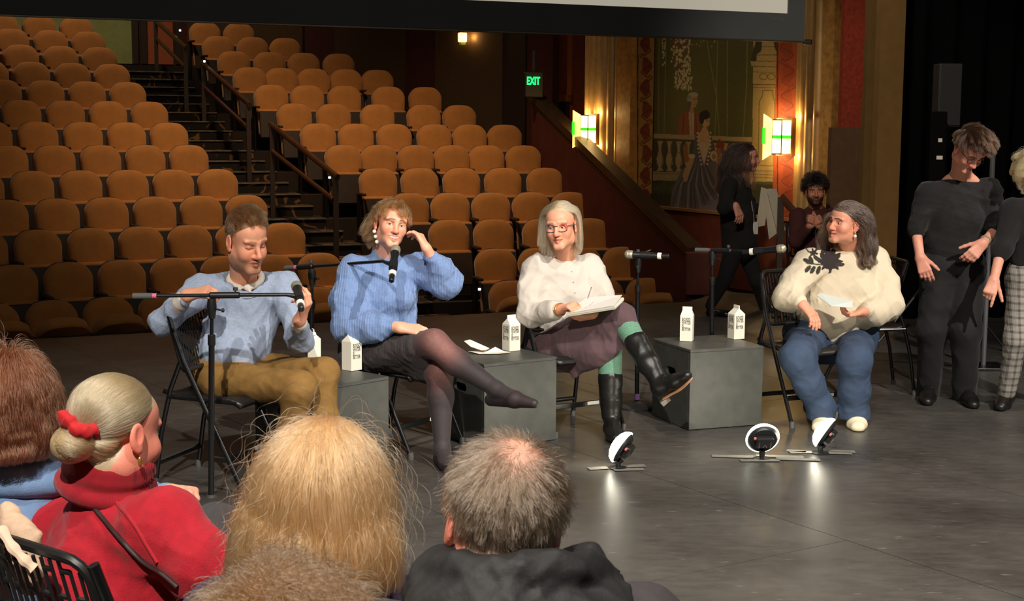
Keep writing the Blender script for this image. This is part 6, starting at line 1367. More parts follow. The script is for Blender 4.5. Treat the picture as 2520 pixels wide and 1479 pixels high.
# ------------------------------------------------------------------ the two standing people at the right
M_BLKKNIT = mat('black_knit', (21, 17, 18), .92, bump=.2, bscale=250, sheen=0.08, noise=.1, nscale=60)
def bending():
    p = Person('standing person in black with glasses bending the head down', (U(2340, 640, 8.98)[0], 8.98, 0), (226, 158, 134))
    hc = U(2386, 368, 8.80); R = hframe(14, 44, -6); sk = np.array([1.04, 1.06, 1.06])
    J = JJ(nk=(2366, 432, 8.98), ch=(2352, 512, 9.0), be=(2346, 590, 9.0), pe=(2342, 640, 9.02), sr=(2284, 478, 8.96), sl=(2432, 470, 9.0), er=(2254, 565, 8.94), wr=(2264, 632, 8.84), el=(2456, 560, 8.90), wl=(2420, 598, 8.72),
           hr=(2310, 668, 9.0), hl=(2380, 668, 9.0), kr=(2294, 810, 8.96), ar=(2284, 955, 9.12), kl=(2378, 815, 8.86), al=(2372, 962, 8.98))
    S = Sdf(); head_sdf(S, hc, R, sk, .98, .95); S.cap(hc + R @ np.array([0, -.03, -.07]), J['nk'], .054, .062, .03); S.cap(J['nk'] - (.07, -.01, .05), J['nk'] + (.07, .01, -.05), .05, .05, .05)
    p.raw(S, .002, color=lambda P: paint_head(P, hc, R, sk, p.skin, (70, 50, 40), lips=(184, 84, 86), eye_open=.15, scalp=(70, 50, 36), hairline=soft(hl(.080, .04, -.06))))
    core(p, J, .95)
    S = Sdf(); hand_sdf(S, J['wr'], U(2283, 690, 8.80) - J['wr'], (-.35, -.8, .3), 1, 1.04, (.25, .3, .4, .5), .15, (.75, .6, -.3), .3, arm=J['er']); p.raw(S, .003)
    S = Sdf(); hand_sdf(S, J['wl'], U(2382, 640, 8.70) - J['wl'], (.3, -.75, .5), -1, 1.04, (.3, .4, .5, .6), .2, (.75, .6, -.3), .3, arm=J['el']); p.raw(S, .003); p.body()
    S = Sdf(); S.chain([J['nk'] - (0, 0, .115), J['ch'], J['be'], J['pe'] + (0, 0, -.02)], [.10, .178, .175, .172], .07, (.1, -1, 0), 1.35); S.cap(J['ch'] + (0, 0, .07), J['sr'], .11, .080, .05); S.cap(J['ch'] + (0, 0, .07), J['sl'], .11, .080, .05)
    S.ell(J['ch'] + (-.06, -.09, -.06), (.09, .06, .08), None, .06); S.ell(J['ch'] + (.07, -.09, -.06), (.09, .06, .08), None, .06)
    S.chain([J['sr'], J['er'] + (J['sr'] - J['er']) * .08], [.080, .062], .035); S.cap(J['er'] + (J['sr'] - J['er']) * .08, J['er'] + (J['wr'] - J['er']) * .1, .062, .056, .02); S.chain([J['sl'], J['el'], J['el'] + (J['wl'] - J['el']) * .22], [.086, .066, .056], .035)
    p.wear('sweater', S, .0065, M_BLKKNIT, disps(wrinkles(.006, 18, 73), wrinkles(.003, 45, 75)))
    S = Sdf(); S.cap(J['pe'] - (.06, 0, .02), J['pe'] + (.06, 0, -.02), .145, .145, .06)
    for h, k, a in (('hr', 'kr', 'ar'), ('hl', 'kl', 'al')): S.chain([J[h], J[k], J[a] + (0, -.01, -.02)], [.118, .092, .078], .045)
    p.wear('trousers', S, .007, mat('black_trousers', (18, 16, 17), .85, bump=.1, bscale=200, sheen=0.08), disps(wrinkles(.004, 16, 83), wrinkles(.002, 40, 85)))
    for h_, t_ in ((G(2286, 968), G(2281, 998)), (G(2372, 978), G(2396, 1006))):
        S = Sdf(); shoe(S, h_, t_ + nrm(t_ - h_) * .02, 1.1); S.cut((0, 0, .003), (0, 0, 1)); p.wear('shoe', S, .006, mat('black_leather_shoe', (26, 24, 24), .4)); 
        m = h_ + (t_ - h_) * .5; [p.part('lace', MB().tube([m + (-.02, -.01 * k, .075 - .012 * k), m + (.02, -.01 * k - .01, .075 - .012 * k)], .0025, 5), mat('grey_lace', (120, 116, 112), .7)) for k in range(2)]
    d = nrm(J['el'] - J['wl']); Q = frame(d); rr = [J['wl'] + d * .035 + Q @ np.array([.031 * math.cos(t), .029 * math.sin(t), 0]) for t in np.linspace(0, 6.2832, 19)]; p.part('watch_strap', tube_along(rr, .007, 6, closed=True), mat('pale_strap', (150, 142, 120), .5)); p.part('watch_face', MB().box(J['wl'] + d * .035 + Q @ np.array([.034, .0, 0]), (.018, .03, .034), Q, .004), mat('dark_watch_face', (20, 22, 24), .2))
    Mg = mat('black_glasses_frame', (28, 26, 28), .35); L = lambda x, y, z: hc + R @ (np.array([x, y, z]) * sk)
    for k in (1, -1):
        rr = [L(k * .031 + .024 * math.cos(t), .095, .000 + .017 * math.sin(t)) for t in np.linspace(0, 6.2832, 23)]; p.part('glasses_rim', tube_along(rr, .0022, 6, closed=True), Mg); p.part('glasses_temple', tube_along([L(k * .055, .088, .005), L(k * .079, .0, .004)], .0022, 6), Mg)
    p.part('glasses_bridge', tube_along([L(-.008, .096, .004), L(.008, .096, .004)], .0022, 6), Mg)
    rt, nr = scalp_roots(6500, lambda x, y, z: hl(.084, .035, -.06)(x, y, z), 51); top = np.clip((rt[:, 2] - .02) / .1, 0, 1); d0 = nr * .4 + np.array([0, .6, .1]) * top[:, None] + np.array([0, -.1, -.4]) * (1 - top[:, None]) + np.array([-.35, 0, 0]) * top[:, None]
    cols = [(hc + R @ (np.array([0, -.018, .045]) * sk), R, np.array([.079, .101, .086]) * sk)]
    A = grow(hc, R, sk, rt, .03 + .075 * top, d0, 9, .35, 1, None, cols, .003, .8, .75, 110, 11, .16, 1); strands('hair', A, .0008, hair_mat('dark_brown_hair', (56, 37, 24), .35, .5), p.o, p.b)
bending()
def plaid():
    p = Person('partly seen person in black top and grey plaid trousers pointing down', (U(2560, 650, 8.72)[0], 8.72, 0), (226, 160, 134))
    hc = U(2556, 425, 8.66); R = hframe(20, 10, 0)
    J = JJ(nk=(2556, 492, 8.74), ch=(2556, 550, 8.75), be=(2556, 620, 8.75), pe=(2552, 668, 8.76), sr=(2496, 520, 8.72), sl=(2622, 520, 8.78), er=(2462, 622, 8.66), wr=(2446, 688, 8.56), el=(2650, 620, 8.8), wl=(2640, 700, 8.7),
           hr=(2520, 690, 8.74), hl=(2590, 690, 8.78), kr=(2502, 835, 8.66), ar=(2478, 965, 8.74), kl=(2600, 835, 8.7), al=(2600, 975, 8.8))
    S = Sdf(); head_sdf(S, hc, R, 1.0, 1, .95); S.cap(hc + R @ np.array([0, -.03, -.07]), J['nk'], .052, .06, .03)
    p.raw(S, .003, color=lambda P: paint_head(P, hc, R, 1.0, p.skin, scalp=(200, 170, 120), hairline=soft(hl())))
    core(p, J, .92)
    S = Sdf(); hand_sdf(S, J['wr'], U(2428, 742, 8.50) - J['wr'], (-.3, -.8, .2), 1, 1.02, (.15, .85, 1.0, 1.1), .0, (.75, .6, -.3), .2, arm=J['er']); p.raw(S, .003); p.body()
    S = Sdf(); S.chain([J['nk'] - (0, 0, .09), J['ch'], J['be'], J['pe'] + (0, 0, .0)], [.10, .16, .155, .16], .07, (0, -1, 0), 1.3); S.cap(J['ch'] + (0, 0, .06), J['sr'], .11, .08, .05); S.cap(J['ch'] + (0, 0, .06), J['sl'], .11, .08, .05)
    S.chain([J['sr'], J['er'] + (J['sr'] - J['er']) * .1, J['er'] + (J['wr'] - J['er']) * .06], [.080, .064, .052], .03); S.chain([J['sl'], J['el']], [.08, .06], .03); p.wear('knit_top', S, .007, M_BLKKNIT, wrinkles(.005, 20, 93))
    m = bpy.data.materials.new('grey_plaid'); m.use_nodes = True; nt = m.node_tree; b = nt.nodes['Principled BSDF']; b.inputs['Roughness'].default_value = .85; tc = nt.nodes.new('ShaderNodeTexCoord'); prev = None
    for rot, sc, w in (((0, 0, 0), 7.5, .42), ((0, math.pi / 2, 0), 7.5, .42), ((0, 0, 0), 40, .25), ((0, math.pi / 2, 0), 40, .25)):
        mpn = nt.nodes.new('ShaderNodeMapping'); mpn.inputs['Rotation'].default_value = rot; nt.links.new(tc.outputs['Object'], mpn.inputs['Vector']); wv = nt.nodes.new('ShaderNodeTexWave'); wv.inputs['Scale'].default_value = sc; wv.bands_direction = 'X'; nt.links.new(mpn.outputs[0], wv.inputs['Vector'])
        r = nt.nodes.new('ShaderNodeMapRange'); r.inputs['From Min'].default_value = .55; r.inputs['From Max'].default_value = .95; r.inputs['To Max'].default_value = w; nt.links.new(wv.outputs['Fac'], r.inputs['Value'])
        if prev is None: prev = r.outputs[0]
        else: a = nt.nodes.new('ShaderNodeMath'); a.operation = 'ADD'; nt.links.new(prev, a.inputs[0]); nt.links.new(r.outputs[0], a.inputs[1]); prev = a.outputs[0]
    mx = nt.nodes.new('ShaderNodeMix'); mx.data_type = 'RGBA'; mx.inputs['A'].default_value = (*lin((168, 162, 152)), 1); mx.inputs['B'].default_value = (*lin((66, 63, 60)), 1); nt.links.new(prev, mx.inputs['Factor']); nt.links.new(mx.outputs['Result'], b.inputs['Base Color'])
    S = Sdf(); S.cap(J['pe'] - (.05, 0, .03), J['pe'] + (.05, 0, -.03), .14, .14, .05); S.chain([J['hr'], J['kr'], J['ar']], [.108, .076, .056], .04); S.chain([J['hl'], J['kl'], J['al']], [.108, .076, .056], .04); p.wear('plaid_trousers', S, .006, m, disps(wrinkles(.004, 20, 95), wrinkles(.002, 46, 97)))
    for h_, t_ in ((G(2478, 990), G(2460, 1012)), (G(2600, 995), G(2600, 1020))):
        S = Sdf(); shoe(S, h_, t_ + nrm(t_ - h_) * .015, 1.1); S.cap(h_ + (0, 0, .05), h_ + (0, 0, .10), .052, .05, .02); S.cut((0, 0, .003), (0, 0, 1)); p.wear('lace_up_boot', S, .006, mat('black_leather_shoe'))
        mm = h_ + (t_ - h_) * .45; [p.part('lace', MB().tube([mm + (-.022, -.012 * k, .085 - .013 * k), mm + (.022, -.012 * k - .006, .085 - .013 * k)], .0026, 5), mat('grey_lace', (120, 116, 112), .7)) for k in range(3)]
    rt, nr = scalp_roots(2600, lambda x, y, z: hl(.08, .03, -.07)(x, y, z), 61); A = grow(hc, R, 1.0, rt, np.full(len(rt), .11), nr * .7 + np.array([0, 0, -.2]), 14, .5, .9, None, [(hc + R @ np.array([0, -.018, .045]), R, np.array([.077, .099, .083]))], .012, 1.6, .85, 46, 12, .2, 1); strands('hair', A, .0011, hair_mat('curly_blonde_hair', (214, 184, 128), .3, .3), p.o, p.b)
plaid()
# ------------------------------------------------------------------ the two people at the back beside the mural
def walker():
    p = Person('long-haired person in black walking past the mural with a lanyard', (U(1815, 600, 13.15)[0], 13.15, 0), (208, 146, 126))
    hc = U(1836, 388, 13.1); R = hframe(76, 4, 0); sk = 1.04
    J = JJ(nk=(1818, 432, 13.15), ch=(1812, 470, 13.15), be=(1816, 540, 13.15), pe=(1820, 590, 13.15), sr=(1796, 455, 13.0), sl=(1826, 455, 13.34), er=(1782, 512, 12.92), wr=(1810, 505, 12.82), el=(1850, 512, 13.36), wl=(1876, 512, 13.26),
           hr=(1808, 610, 13.05), hl=(1834, 610, 13.25), kr=(1782, 690, 12.98), ar=(1748, 752, 12.90), kl=(1862, 690, 13.2), al=(1882, 760, 13.35))
    S = Sdf(); head_sdf(S, hc, R, sk); S.cap(hc + R @ np.array([0, -.03, -.07]), J['nk'], .05, .056, .03); p.raw(S, .0035, color=lambda P: paint_head(P, hc, R, sk, p.skin, (60, 40, 34), scalp=(52, 34, 28), hairline=soft(hl())))
    core(p, J, .95)
    S = Sdf(); hand_sdf(S, J['wr'], (.35, -.1, -1), (.5, -.8, .1), 1, 1.05, (.2, .25, .3, .35), .3, (.8, .5, -.2), .3, arm=J['er']); p.raw(S, .004)
    S = Sdf(); hand_sdf(S, J['wl'], (.9, -.2, .2), (0, -.3, 1), -1, 1.0, (.6, .6, .6, .6), arm=J['el']); p.raw(S, .005); p.body()
    M = mat('black_long_tunic', (20, 17, 19), .95)
    S = Sdf(); S.chain([J['nk'] - (0, 0, .06), J['ch'], J['be'], J['pe'] + (0, 0, -.04)], [.08, .14, .15, .17], .06, (.2, 1, 0), 1.0); S.chain([J['sr'], J['er'], J['er'] + (J['wr'] - J['er']) * .7], [.075, .065, .055], .03); S.chain([J['sl'], J['el'], J['wl'] - (J['wl'] - J['el']) * .1], [.075, .065, .055], .03); p.wear('tunic', S, .010, M, wrinkles(.006, 18, 103))
    S = Sdf(); S.chain([J['hr'], J['kr'], J['ar']], [.095, .065, .045], .03); S.chain([J['hl'], J['kl'], J['al']], [.095, .065, .045], .03); p.wear('trousers', S, .010, M)
    for a, tx, ty in (('ar', 1768, 778), ('al', 1905, 770)):
        q = J[a].copy(); q[2] = 0; t_ = G(tx, ty); S = Sdf(); shoe(S, q, q + nrm((t_ - q) * (1, 1, 0)) * .22, 1.0); S.cut((0, 0, .003), (0, 0, 1)); S.cut((0, 0, .06), (0, 0, -1)); p.wear('shoe', S, .007, mat('black_patent_shoe', (18, 17, 18), .2))
    f_ = J['ch'] + (.10, -.07, .05); p.part('lanyard', tube_along([J['nk'] + (.03, -.06, .0), f_, J['be'] + (.13, -.09, -.02)], .008, 6, flat=2.0, up=(0, 1, 0)), mat('purple_white_lanyard', (150, 140, 170), .7)); p.part('lanyard_card', MB().box(J['be'] + (.13, -.10, -.07), (.075, .006, .11), None, .003), mat('white_card', (190, 184, 176), .6), False)
    rt, nr = scalp_roots(3600, lambda x, y, z: hl(.07, .03, -.06)(x, y, z), 71); A = grow(hc, R, sk, rt, np.full(len(rt), .40), nr * .2 + np.array([0, -.9, -.2]), 14, .9, .9, None, [(hc + R @ np.array([0, -.018, .045]), R, np.array([.08, .101, .086])), (hc + R @ np.array([0, .02, -.03]), R, np.array([.07, .06, .08])), (J['ch'], np.eye(3), np.array([.13, .17, .22]))], .012, 2.2, .6, 70, 13, .15, 1); strands('hair', A, .0012, hair_mat('long_dark_brown_hair', (40, 25, 21), .35, .3), p.o, p.b)
    c = U(1892, 505, 13.1); t = thing('paper_sheets', 'white papers carried by the person walking past the mural', 'papers', c)
    for k, (dx, a, h) in enumerate(((-.05, .1, .20), (.0, -.2, .30), (.05, -.35, .28))): V = np.array([(-.05, 0, -h), (.05, .01, -h * .9), (.06, 0, .14), (-.05, -.01, .16)]); sheet('sheet', V @ rotm(0, a, .5).T + np.array([dx, -.02 * k, 0]), mat('white_sheet', (206, 198, 182), .8), t, .003)
walker()
def beard():
    p = Person('bearded man with curly black hair clasping hands beside the mural', (U(2000, 600, 12.7)[0], 12.7, 0), (186, 124, 98))
    hc = U(2006, 470, 12.6); R = hframe(-6, 4, 3); sk = 1.0
    J = JJ(nk=(2008, 512, 12.68), ch=(2006, 550, 12.7), be=(2004, 610, 12.7), pe=(2002, 650, 12.72), sr=(1962, 532, 12.66), sl=(2052, 532, 12.72), er=(1958, 592, 12.55), wr=(1992, 556, 12.42), el=(2052, 592, 12.58), wl=(2016, 556, 12.42), hr=(1984, 655, 12.68), hl=(2020, 655, 12.72), kr=(1976, 668, 12.25), ar=(1976, 752, 12.28), kl=(2030, 668, 12.25), al=(2030, 752, 12.28))
    S = Sdf(); head_sdf(S, hc, R, sk, 1.02); S.cap(hc + R @ np.array([0, -.03, -.07]), J['nk'], .056, .062, .03); p.raw(S, .0035, color=lambda P: paint_head(P, hc, R, sk, p.skin, (30, 22, 20), scalp=(26, 20, 18), hairline=soft(hl(.06, .02, -.06)), stub=.9, stubc=(40, 28, 24), lips=(130, 66, 58)))
    core(p, J, .95)
    for w, e, sd, nv in (('wr', 'er', 1, (-.4, -.8, .2)), ('wl', 'el', -1, (.4, -.8, .2))): S = Sdf(); hand_sdf(S, J[w], (.55 * sd, -.2, .45), nv, sd, 1.0, (.6, .7, .8, .9), arm=J[e]); p.raw(S, .0045)
    p.body(); S = Sdf(); S.chain([J['nk'] - (0, 0, .07), J['ch'], J['be'], J['pe']], [.09, .16, .16, .16], .06, (0, -1, 0), 1.3)
    for a, e, w in (('sr', 'er', 'wr'), ('sl', 'el', 'wl')): S.chain([J[a], J[e], J[e] + (J[w] - J[e]) * .8], [.08, .065, .05], .03)
    p.wear('sweater', S, .010, mat('maroon_sweater', (64, 24, 24), .9), wrinkles(.006, 18, 113)); S = Sdf()
    for h, k, a in (('hr', 'kr', 'ar'), ('hl', 'kl', 'al')): S.chain([J[h], J[k], J[a]], [.09, .07, .05], .03)
    p.wear('trousers', S, .011, mat('black_trousers'))
    for a in ('ar', 'al'): q = J[a].copy(); q[2] = 0; S = Sdf(); shoe(S, q, q + (0, -.2, 0), 1.0); S.cut((0, 0, .003), (0, 0, 1)); p.wear('shoe', S, .008, mat('black_leather_shoe'))
    rt, nr = scalp_roots(3000, lambda x, y, z: hl(.055, .02, -.07)(x, y, z), 81); A = grow(hc, R, sk, rt, np.full(len(rt), .055), nr, 10, .1, 1, None, [], .008, 1.8, .5, 200, 14, .25); strands('hair', A, .0012, hair_mat('curly_black_hair', (26, 20, 18), .35, .3), p.o, p.b)
    rt, nr = scalp_roots(700, lambda x, y, z: (z < -.02) & (y > -.02), 82, (.060, .072, .105), (0, .02, -.015)); A = grow(hc, R, sk, rt, np.full(len(rt), .014), nr + np.array([0, 0, -.5]), 4, .2); strands('beard', A, .0010, hair_mat('curly_black_hair', (26, 20, 18)), p.o, p.b)
    put_chair(np.array([J['pe'][0], J['pe'][1] - .02]), (0, -1.0), 'black folding chair under the bearded man beside the mural')
beard()
# ------------------------------------------------------------------ the audience in front, seen from behind
def head_back(p, hc, R, sk, nk, scalp, hair=True, h=.003):
    S = Sdf(); head_sdf(S, hc, R, sk, face=True); S.cap(hc + R @ np.array([0, -.03, -.07]), nk, .056, .064, .03)
    p.raw(S, h, color=lambda P: paint_head(P, hc, R, float(np.mean(sk)), p.skin, scalp=scalp, hairline=soft(hl(.08, .04, -.065))))
def grey_man():
    p = Person('audience man with short grey hair thinning at the crown and a dark jacket', (U(1240, 1300, 2.25)[0], 2.25, 0), (218, 140, 118))
    hc = U(1238, 1292, 2.16); R = hframe(187, 14, 8); sk = np.array([1.05, 1.0, 1.06])
    J = dict(nk=hc + (.012, -.03, -.13), ch=hc + (.01, -.03, -.30), be=hc + (0, -.02, -.50), pe=hc + (0, 0, -.72), sr=hc + (.205, .0, -.185), sl=hc + (-.19, -.02, -.21), er=hc + (.29, .10, -.50), el=hc + (-.27, .10, -.50), wr=hc + (.12, .33, -.6), wl=hc + (-.12, .33, -.6), hr=hc + (.1, .05, -.74), hl=hc + (-.1, .05, -.74), kr=hc + (.13, .5, -.70), kl=hc + (-.13, .5, -.70), ar=hc + (.13, .5, -1.06), al=hc + (-.13, .5, -1.06))
    S = Sdf(); head_sdf(S, hc, R, sk, ears=True); S.cap(hc + R @ np.array([0, -.03, -.07]), J['nk'], .060, .068, .03)
    def pc_(P):
        C = paint_head(P, hc, R, 1.03, p.skin, scalp=(120, 104, 92), hairline=soft(hl(.09, .045, -.07)), stub=.3); q = (P - hc) @ R / 1.03
        w = np.exp(-((q[:, 0] - .004) / .038) ** 2 - ((q[:, 1] + .055) / .055) ** 2) * (q[:, 2] > .06); C += (np.array(lin((206, 150, 126))) - C) * (w * .9)[:, None]; return C
    p.raw(S, .003, color=pc_); core(p, J, 1.1)
    for w, sd in (('wr', -1), ('wl', 1)): S = Sdf(); hand_sdf(S, J[w], (0, 1, -.3), (0, .2, 1), sd, 1.05); p.raw(S, .006)
    p.body()
    M = mat('charcoal_jacket', (50, 45, 47), .85, noise=.10, nscale=40, bump=.15, bscale=220); Mc = mat('black_jacket_collar', (17, 16, 17), .7, bump=.1, bscale=150, noise=.1, nscale=20)
    S = Sdf(); S.chain([J['nk'] - (0, 0, .10), J['ch'], J['be'], J['pe']], [.10, .18, .18, .18], .08, (0, 1, 0), 1.25); S.cap(J['ch'] + (0, 0, .06), J['sr'], .11, .095, .06); S.cap(J['ch'] + (0, 0, .06), J['sl'], .11, .095, .06)
    for a, e, w in (('sr', 'er', 'wr'), ('sl', 'el', 'wl')): S.chain([J[a], J[e], J[e] + (J[w] - J[e]) * .9], [.10, .08, .055], .04)
    p.wear('jacket', S, .007, M, disps(wrinkles(.009, 13, 123), wrinkles(.003, 40, 125)))
    S = Sdf(); cc = J['nk'] + (.004, -.010, .090); n = 20; ring = [cc + np.array([(.104) * math.cos(a) + .012 * (math.cos(a) > 0) * math.cos(a), -.090 * math.sin(a), .026 * math.sin(a) - .02]) for a in np.linspace(-.75, math.pi + .75, n)]
    S.chain(ring, [.034] * n, .03); S.chain([q + (0, -.012, -.052) + (q - cc) * (.22, .22, 0) for q in ring], [.036] * n, .04); e0 = ring[0]; S.chain([e0, e0 + (.06, .02, -.012), e0 + (.105, .02, .004)], [.032, .022, .010], .02)
    p.wear('stand_collar', S, .005, Mc, disps(wrinkles(.012, 24, 131), wrinkles(.004, 55, 133)))
    rt, nr = scalp_roots(17000, lambda x, y, z: hl(.092, .048, -.072)(x, y, z), 91)
    # whorl at the crown: hair radiates from it; thin there
    cw = np.array([.004, -.072, .098]); dv = rt - cw; r = np.linalg.norm(dv, axis=1); dv = dv / r[:, None]; dv = dv - (dv * nr).sum(1)[:, None] * nr; dv /= np.linalg.norm(dv, axis=1)[:, None] + 1e-9; sw = np.cross(nr, dv)
    front = np.clip((rt[:, 1] - .0) / .06, 0, 1)[:, None]; d0 = dv * (1 - .6 * front) + sw * .35 + nr * .30 + np.array([0, .2, 0]) * front; keep = np.random.default_rng(5).random(len(rt)) < np.clip((r - .012) / .055, .10, 1)
    rt, nr, d0, r = rt[keep], nr[keep], d0[keep], r[keep]; L = np.clip(.016 + .30 * r, .02, .040) * np.where(rt[:, 2] < -.02, .65, 1)
    cols = [(hc + R @ (np.array([0, -.018, .045]) * sk), R, np.array([.0775, .0995, .0835]) * sk)]
    A = grow(hc, R, sk, rt, L, d0, 7, .12, .95, None, cols, .0016, .8, .55, 900, 15, .2); strands('hair', A, .00042, hair_mat('salt_and_pepper_hair', (112, 94, 76), .3, .85), p.o, p.b)
grey_man()
def blonde():
    p = Person('audience woman with thick golden blonde hair seen from behind', (U(800, 1300, 2.5)[0], 2.5, 0), (220, 160, 130))
    hc = U(800, 1212, 2.45); R = hframe(172, 6, 3); sk = np.array([1.06, 1.05, 1.05])
    J = dict(nk=hc + (.0, -.02, -.15), ch=hc + (.0, -.02, -.30), be=hc + (0, 0, -.5), pe=hc + (0, 0, -.7), sr=hc + (.17, .0, -.235), sl=hc + (-.17, .0, -.235), er=hc + (.22, .1, -.48), el=hc + (-.22, .1, -.48), hr=hc + (.1, .05, -.72), hl=hc + (-.1, .05, -.72), kr=hc + (.12, .48, -.66), kl=hc + (-.12, .48, -.66), ar=hc + (.12, .48, -1.02), al=hc + (-.12, .48, -1.02))
    head_back(p, hc, R, sk, J['nk'], (150, 110, 66)); core(p, J, 1.0); p.body()
    S = Sdf(); S.chain([J['nk'] - (0, 0, .08), J['ch'], J['be'], J['pe']], [.10, .16, .16, .16], .07, (0, 1, 0), 1.3); S.cap(J['ch'] + (0, 0, .05), J['sr'], .11, .085, .05); S.cap(J['ch'] + (0, 0, .05), J['sl'], .11, .085, .05); S.chain([J['sr'], J['er']], [.085, .065], .03); S.chain([J['sl'], J['el']], [.085, .065], .03)
    p.wear('jacket', S, .008, mat('dark_purple_fleece', (62, 50, 72), .95, noise=.2, nscale=60, bump=.3, bscale=200), wrinkles(.007, 18, 143))
    S = Sdf()
    for h, k, a in (('hr', 'kr', 'ar'), ('hl', 'kl', 'al')): S.chain([J[h], J[k], J[a]], [.09, .07, .05], .03)
    p.wear('trousers', S, .012, mat('black_trousers'))
    rt, nr = scalp_roots(26000, lambda x, y, z: hl(.09, .0, -.085)(x, y, z), 101); sg = rt[:, 0] / .077; d0 = nr * .10 + np.stack([sg * .55, -.30 + 0 * sg, -.15 + 0 * sg], 1)
    cols = [(hc + R @ (np.array([0, -.02, .04]) * sk), R, np.array([.084, .105, .088]) * sk), (hc + R @ (np.array([0, -.03, -.05]) * sk), R, np.array([.100, .090, .12]) * sk), (J['nk'] + (0, 0, -.10), np.eye(3), np.array([.17, .12, .09]))]
    A = grow(hc, R, sk, rt, .11 + .13 * np.clip((rt[:, 2] + .08) / .2, 0, 1) + .03 * np.random.default_rng(3).random(len(rt)), d0, 16, .95, .85, None, cols, .004, 1.2, .5, 330, 16, .14, 1); strands('hair', A, .00055, hair_mat('golden_blonde_hair', (186, 134, 90), .3, .35), p.o, p.b)
    k = np.random.default_rng(8).choice(len(rt), 500, False); A = grow(hc, R, sk, rt[k], np.full(500, .17), d0[k] + nr[k] * .3, 14, .8, .95, None, cols, .014, 1.5, .0, 40, 17, .35); strands('stray_hair', A, .0004, hair_mat('golden_blonde_hair', (186, 134, 90)), p.o, p.b)
blonde()
def red():
    p = Person('audience woman in a red turtleneck, grey bun tied with a red scrunchie', (U(280, 1330, 3.3)[0], 3.3, 0), (222, 140, 118))
    hc = U(288, 1068, 3.26); R = hframe(146, 10, -4); sk = np.array([1.04, 1.04, 1.06])
    J = {k: U(*v) for k, v in dict(nk=(262, 1190, 3.28), ch=(272, 1410, 3.26), be=(290, 1500, 3.22), pe=(300, 1580, 3.3), sl=(152, 1310, 3.40), sr=(408, 1302, 3.14), el=(112, 1420, 3.50), er=(496, 1400, 3.06), wl=(240, 1500, 3.7), wr=(540, 1450, 3.35), hl=(230, 1600, 3.4), hr=(360, 1600, 3.25), kl=(530, 1300, 4.05), kr=(552, 1312, 3.74), al=(480, 1560, 4.1), ar=(560, 1600, 3.78)).items()}
    S = Sdf(); head_sdf(S, hc, R, sk); S.cap(hc + R @ np.array([0, -.03, -.07]), J['nk'], .052, .06, .03); p.raw(S, .0028, color=lambda P: paint_head(P, hc, R, 1.05, p.skin, scalp=(176, 158, 128), hairline=soft(hl(.085, .03, -.075)), brow=(150, 130, 110)))
    core(p, J, 1.0)
    for w, sd in (('wr', -1), ('wl', 1)): S = Sdf(); hand_sdf(S, J[w], (.5, .6, -.3), (0, .2, 1), sd, 1.0); p.raw(S, .006)
    p.body(); M = mat('red_wool_knit', (160, 3, 28), .9, noise=.10, nscale=50, bump=.25, bscale=260, sheen=0.08)
    S = Sdf(); bk = nrm((-.55, -.8, 0)); S.chain([J['nk'] - (0, 0, .075), J['ch'], J['be'], J['pe']], [.080, .172, .175, .18], .08, bk, 1.22); S.cap(J['nk'] - (0, 0, .13), J['sr'], .085, .090, .06); S.cap(J['nk'] - (0, 0, .13), J['sl'], .085, .090, .06)
    for a, e, w in (('sr', 'er', 'wr'), ('sl', 'el', 'wl')): S.chain([J[a], J[e], J[e] + (J[w] - J[e]) * .85], [.092, .080, .055], .04)
    p.wear('sweater', S, .0065, M, disps(wrinkles(.010, 14, 153), wrinkles(.0035, 40, 155)))
    S = Sdf(); ax = nrm(hc - J['nk'] + (.0, 0, .02)); Q = frame(ax); c0 = J['nk'] + ax * .038; n = 26
    for k, (rr_, off) in enumerate(((.080, -.018), (.085, .004), (.080, .026))): S.chain([c0 + ax * off + Q @ np.array([rr_ * math.cos(t), rr_ * .92 * math.sin(t), 0]) for t in np.linspace(0, 6.2832, n)], [.021] * n, .012)
    S.chain([c0 + ax * -.04 + Q @ np.array([.100 * math.cos(t), .094 * math.sin(t), 0]) for t in np.linspace(0, 6.2832, n)], [.014] * n, .02)
    p.wear('turtleneck', S, .0045, mat('red_ribbed_knit', (150, 3, 26), .9, noise=.08, nscale=40, bump=.35, bscale=110, kind='rib', sheen=0.08))
    # raglan seam and bag strap laid over the back
    st_ = smooth_path([U(x, y, Y) for x, y, Y in ((206, 1204, 3.168), (236, 1255, 3.090), (290, 1315, 3.030), (345, 1372, 2.985), (402, 1410, 2.962), (440, 1442, 2.955))], 40)
    p.part('bag_strap', tube_along(drop(p, 'sweater', st_), .0062, 8, flat=.6), mat('dark_leather_strap', (44, 26, 26), .5))
    for off in (0,): sm_ = smooth_path([U(x, y, 3.0) for x, y in ((250, 1202), (290, 1240), (330, 1290), (360, 1340), (388, 1385))], 30); p.part('raglan_seam', tube_along(drop(p, 'sweater', sm_, .0015), .004, 6), mat('red_wool_knit'))
    S = Sdf()
    for h, k, a in (('hr', 'kr', 'ar'), ('hl', 'kl', 'al')): S.chain([J[h], J[k], J[a]], [.10, .070, .055], .04)
    p.wear('corduroy_trousers', S, .007, mat('charcoal_corduroy', (58, 55, 56), .9, bump=.3, bscale=95, kind='rib', sheen=0.08, noise=.1, nscale=30), wrinkles(.004, 20, 163))
    # bun and scrunchie
    bc = U(182, 1090, 3.16); sc = U(196, 1040, 3.16); g = np.random.default_rng(4); an = np.linspace(0, 6.2832, 60); axb = nrm(hc - bc + (0, 0, .01)); Q = frame(axb)
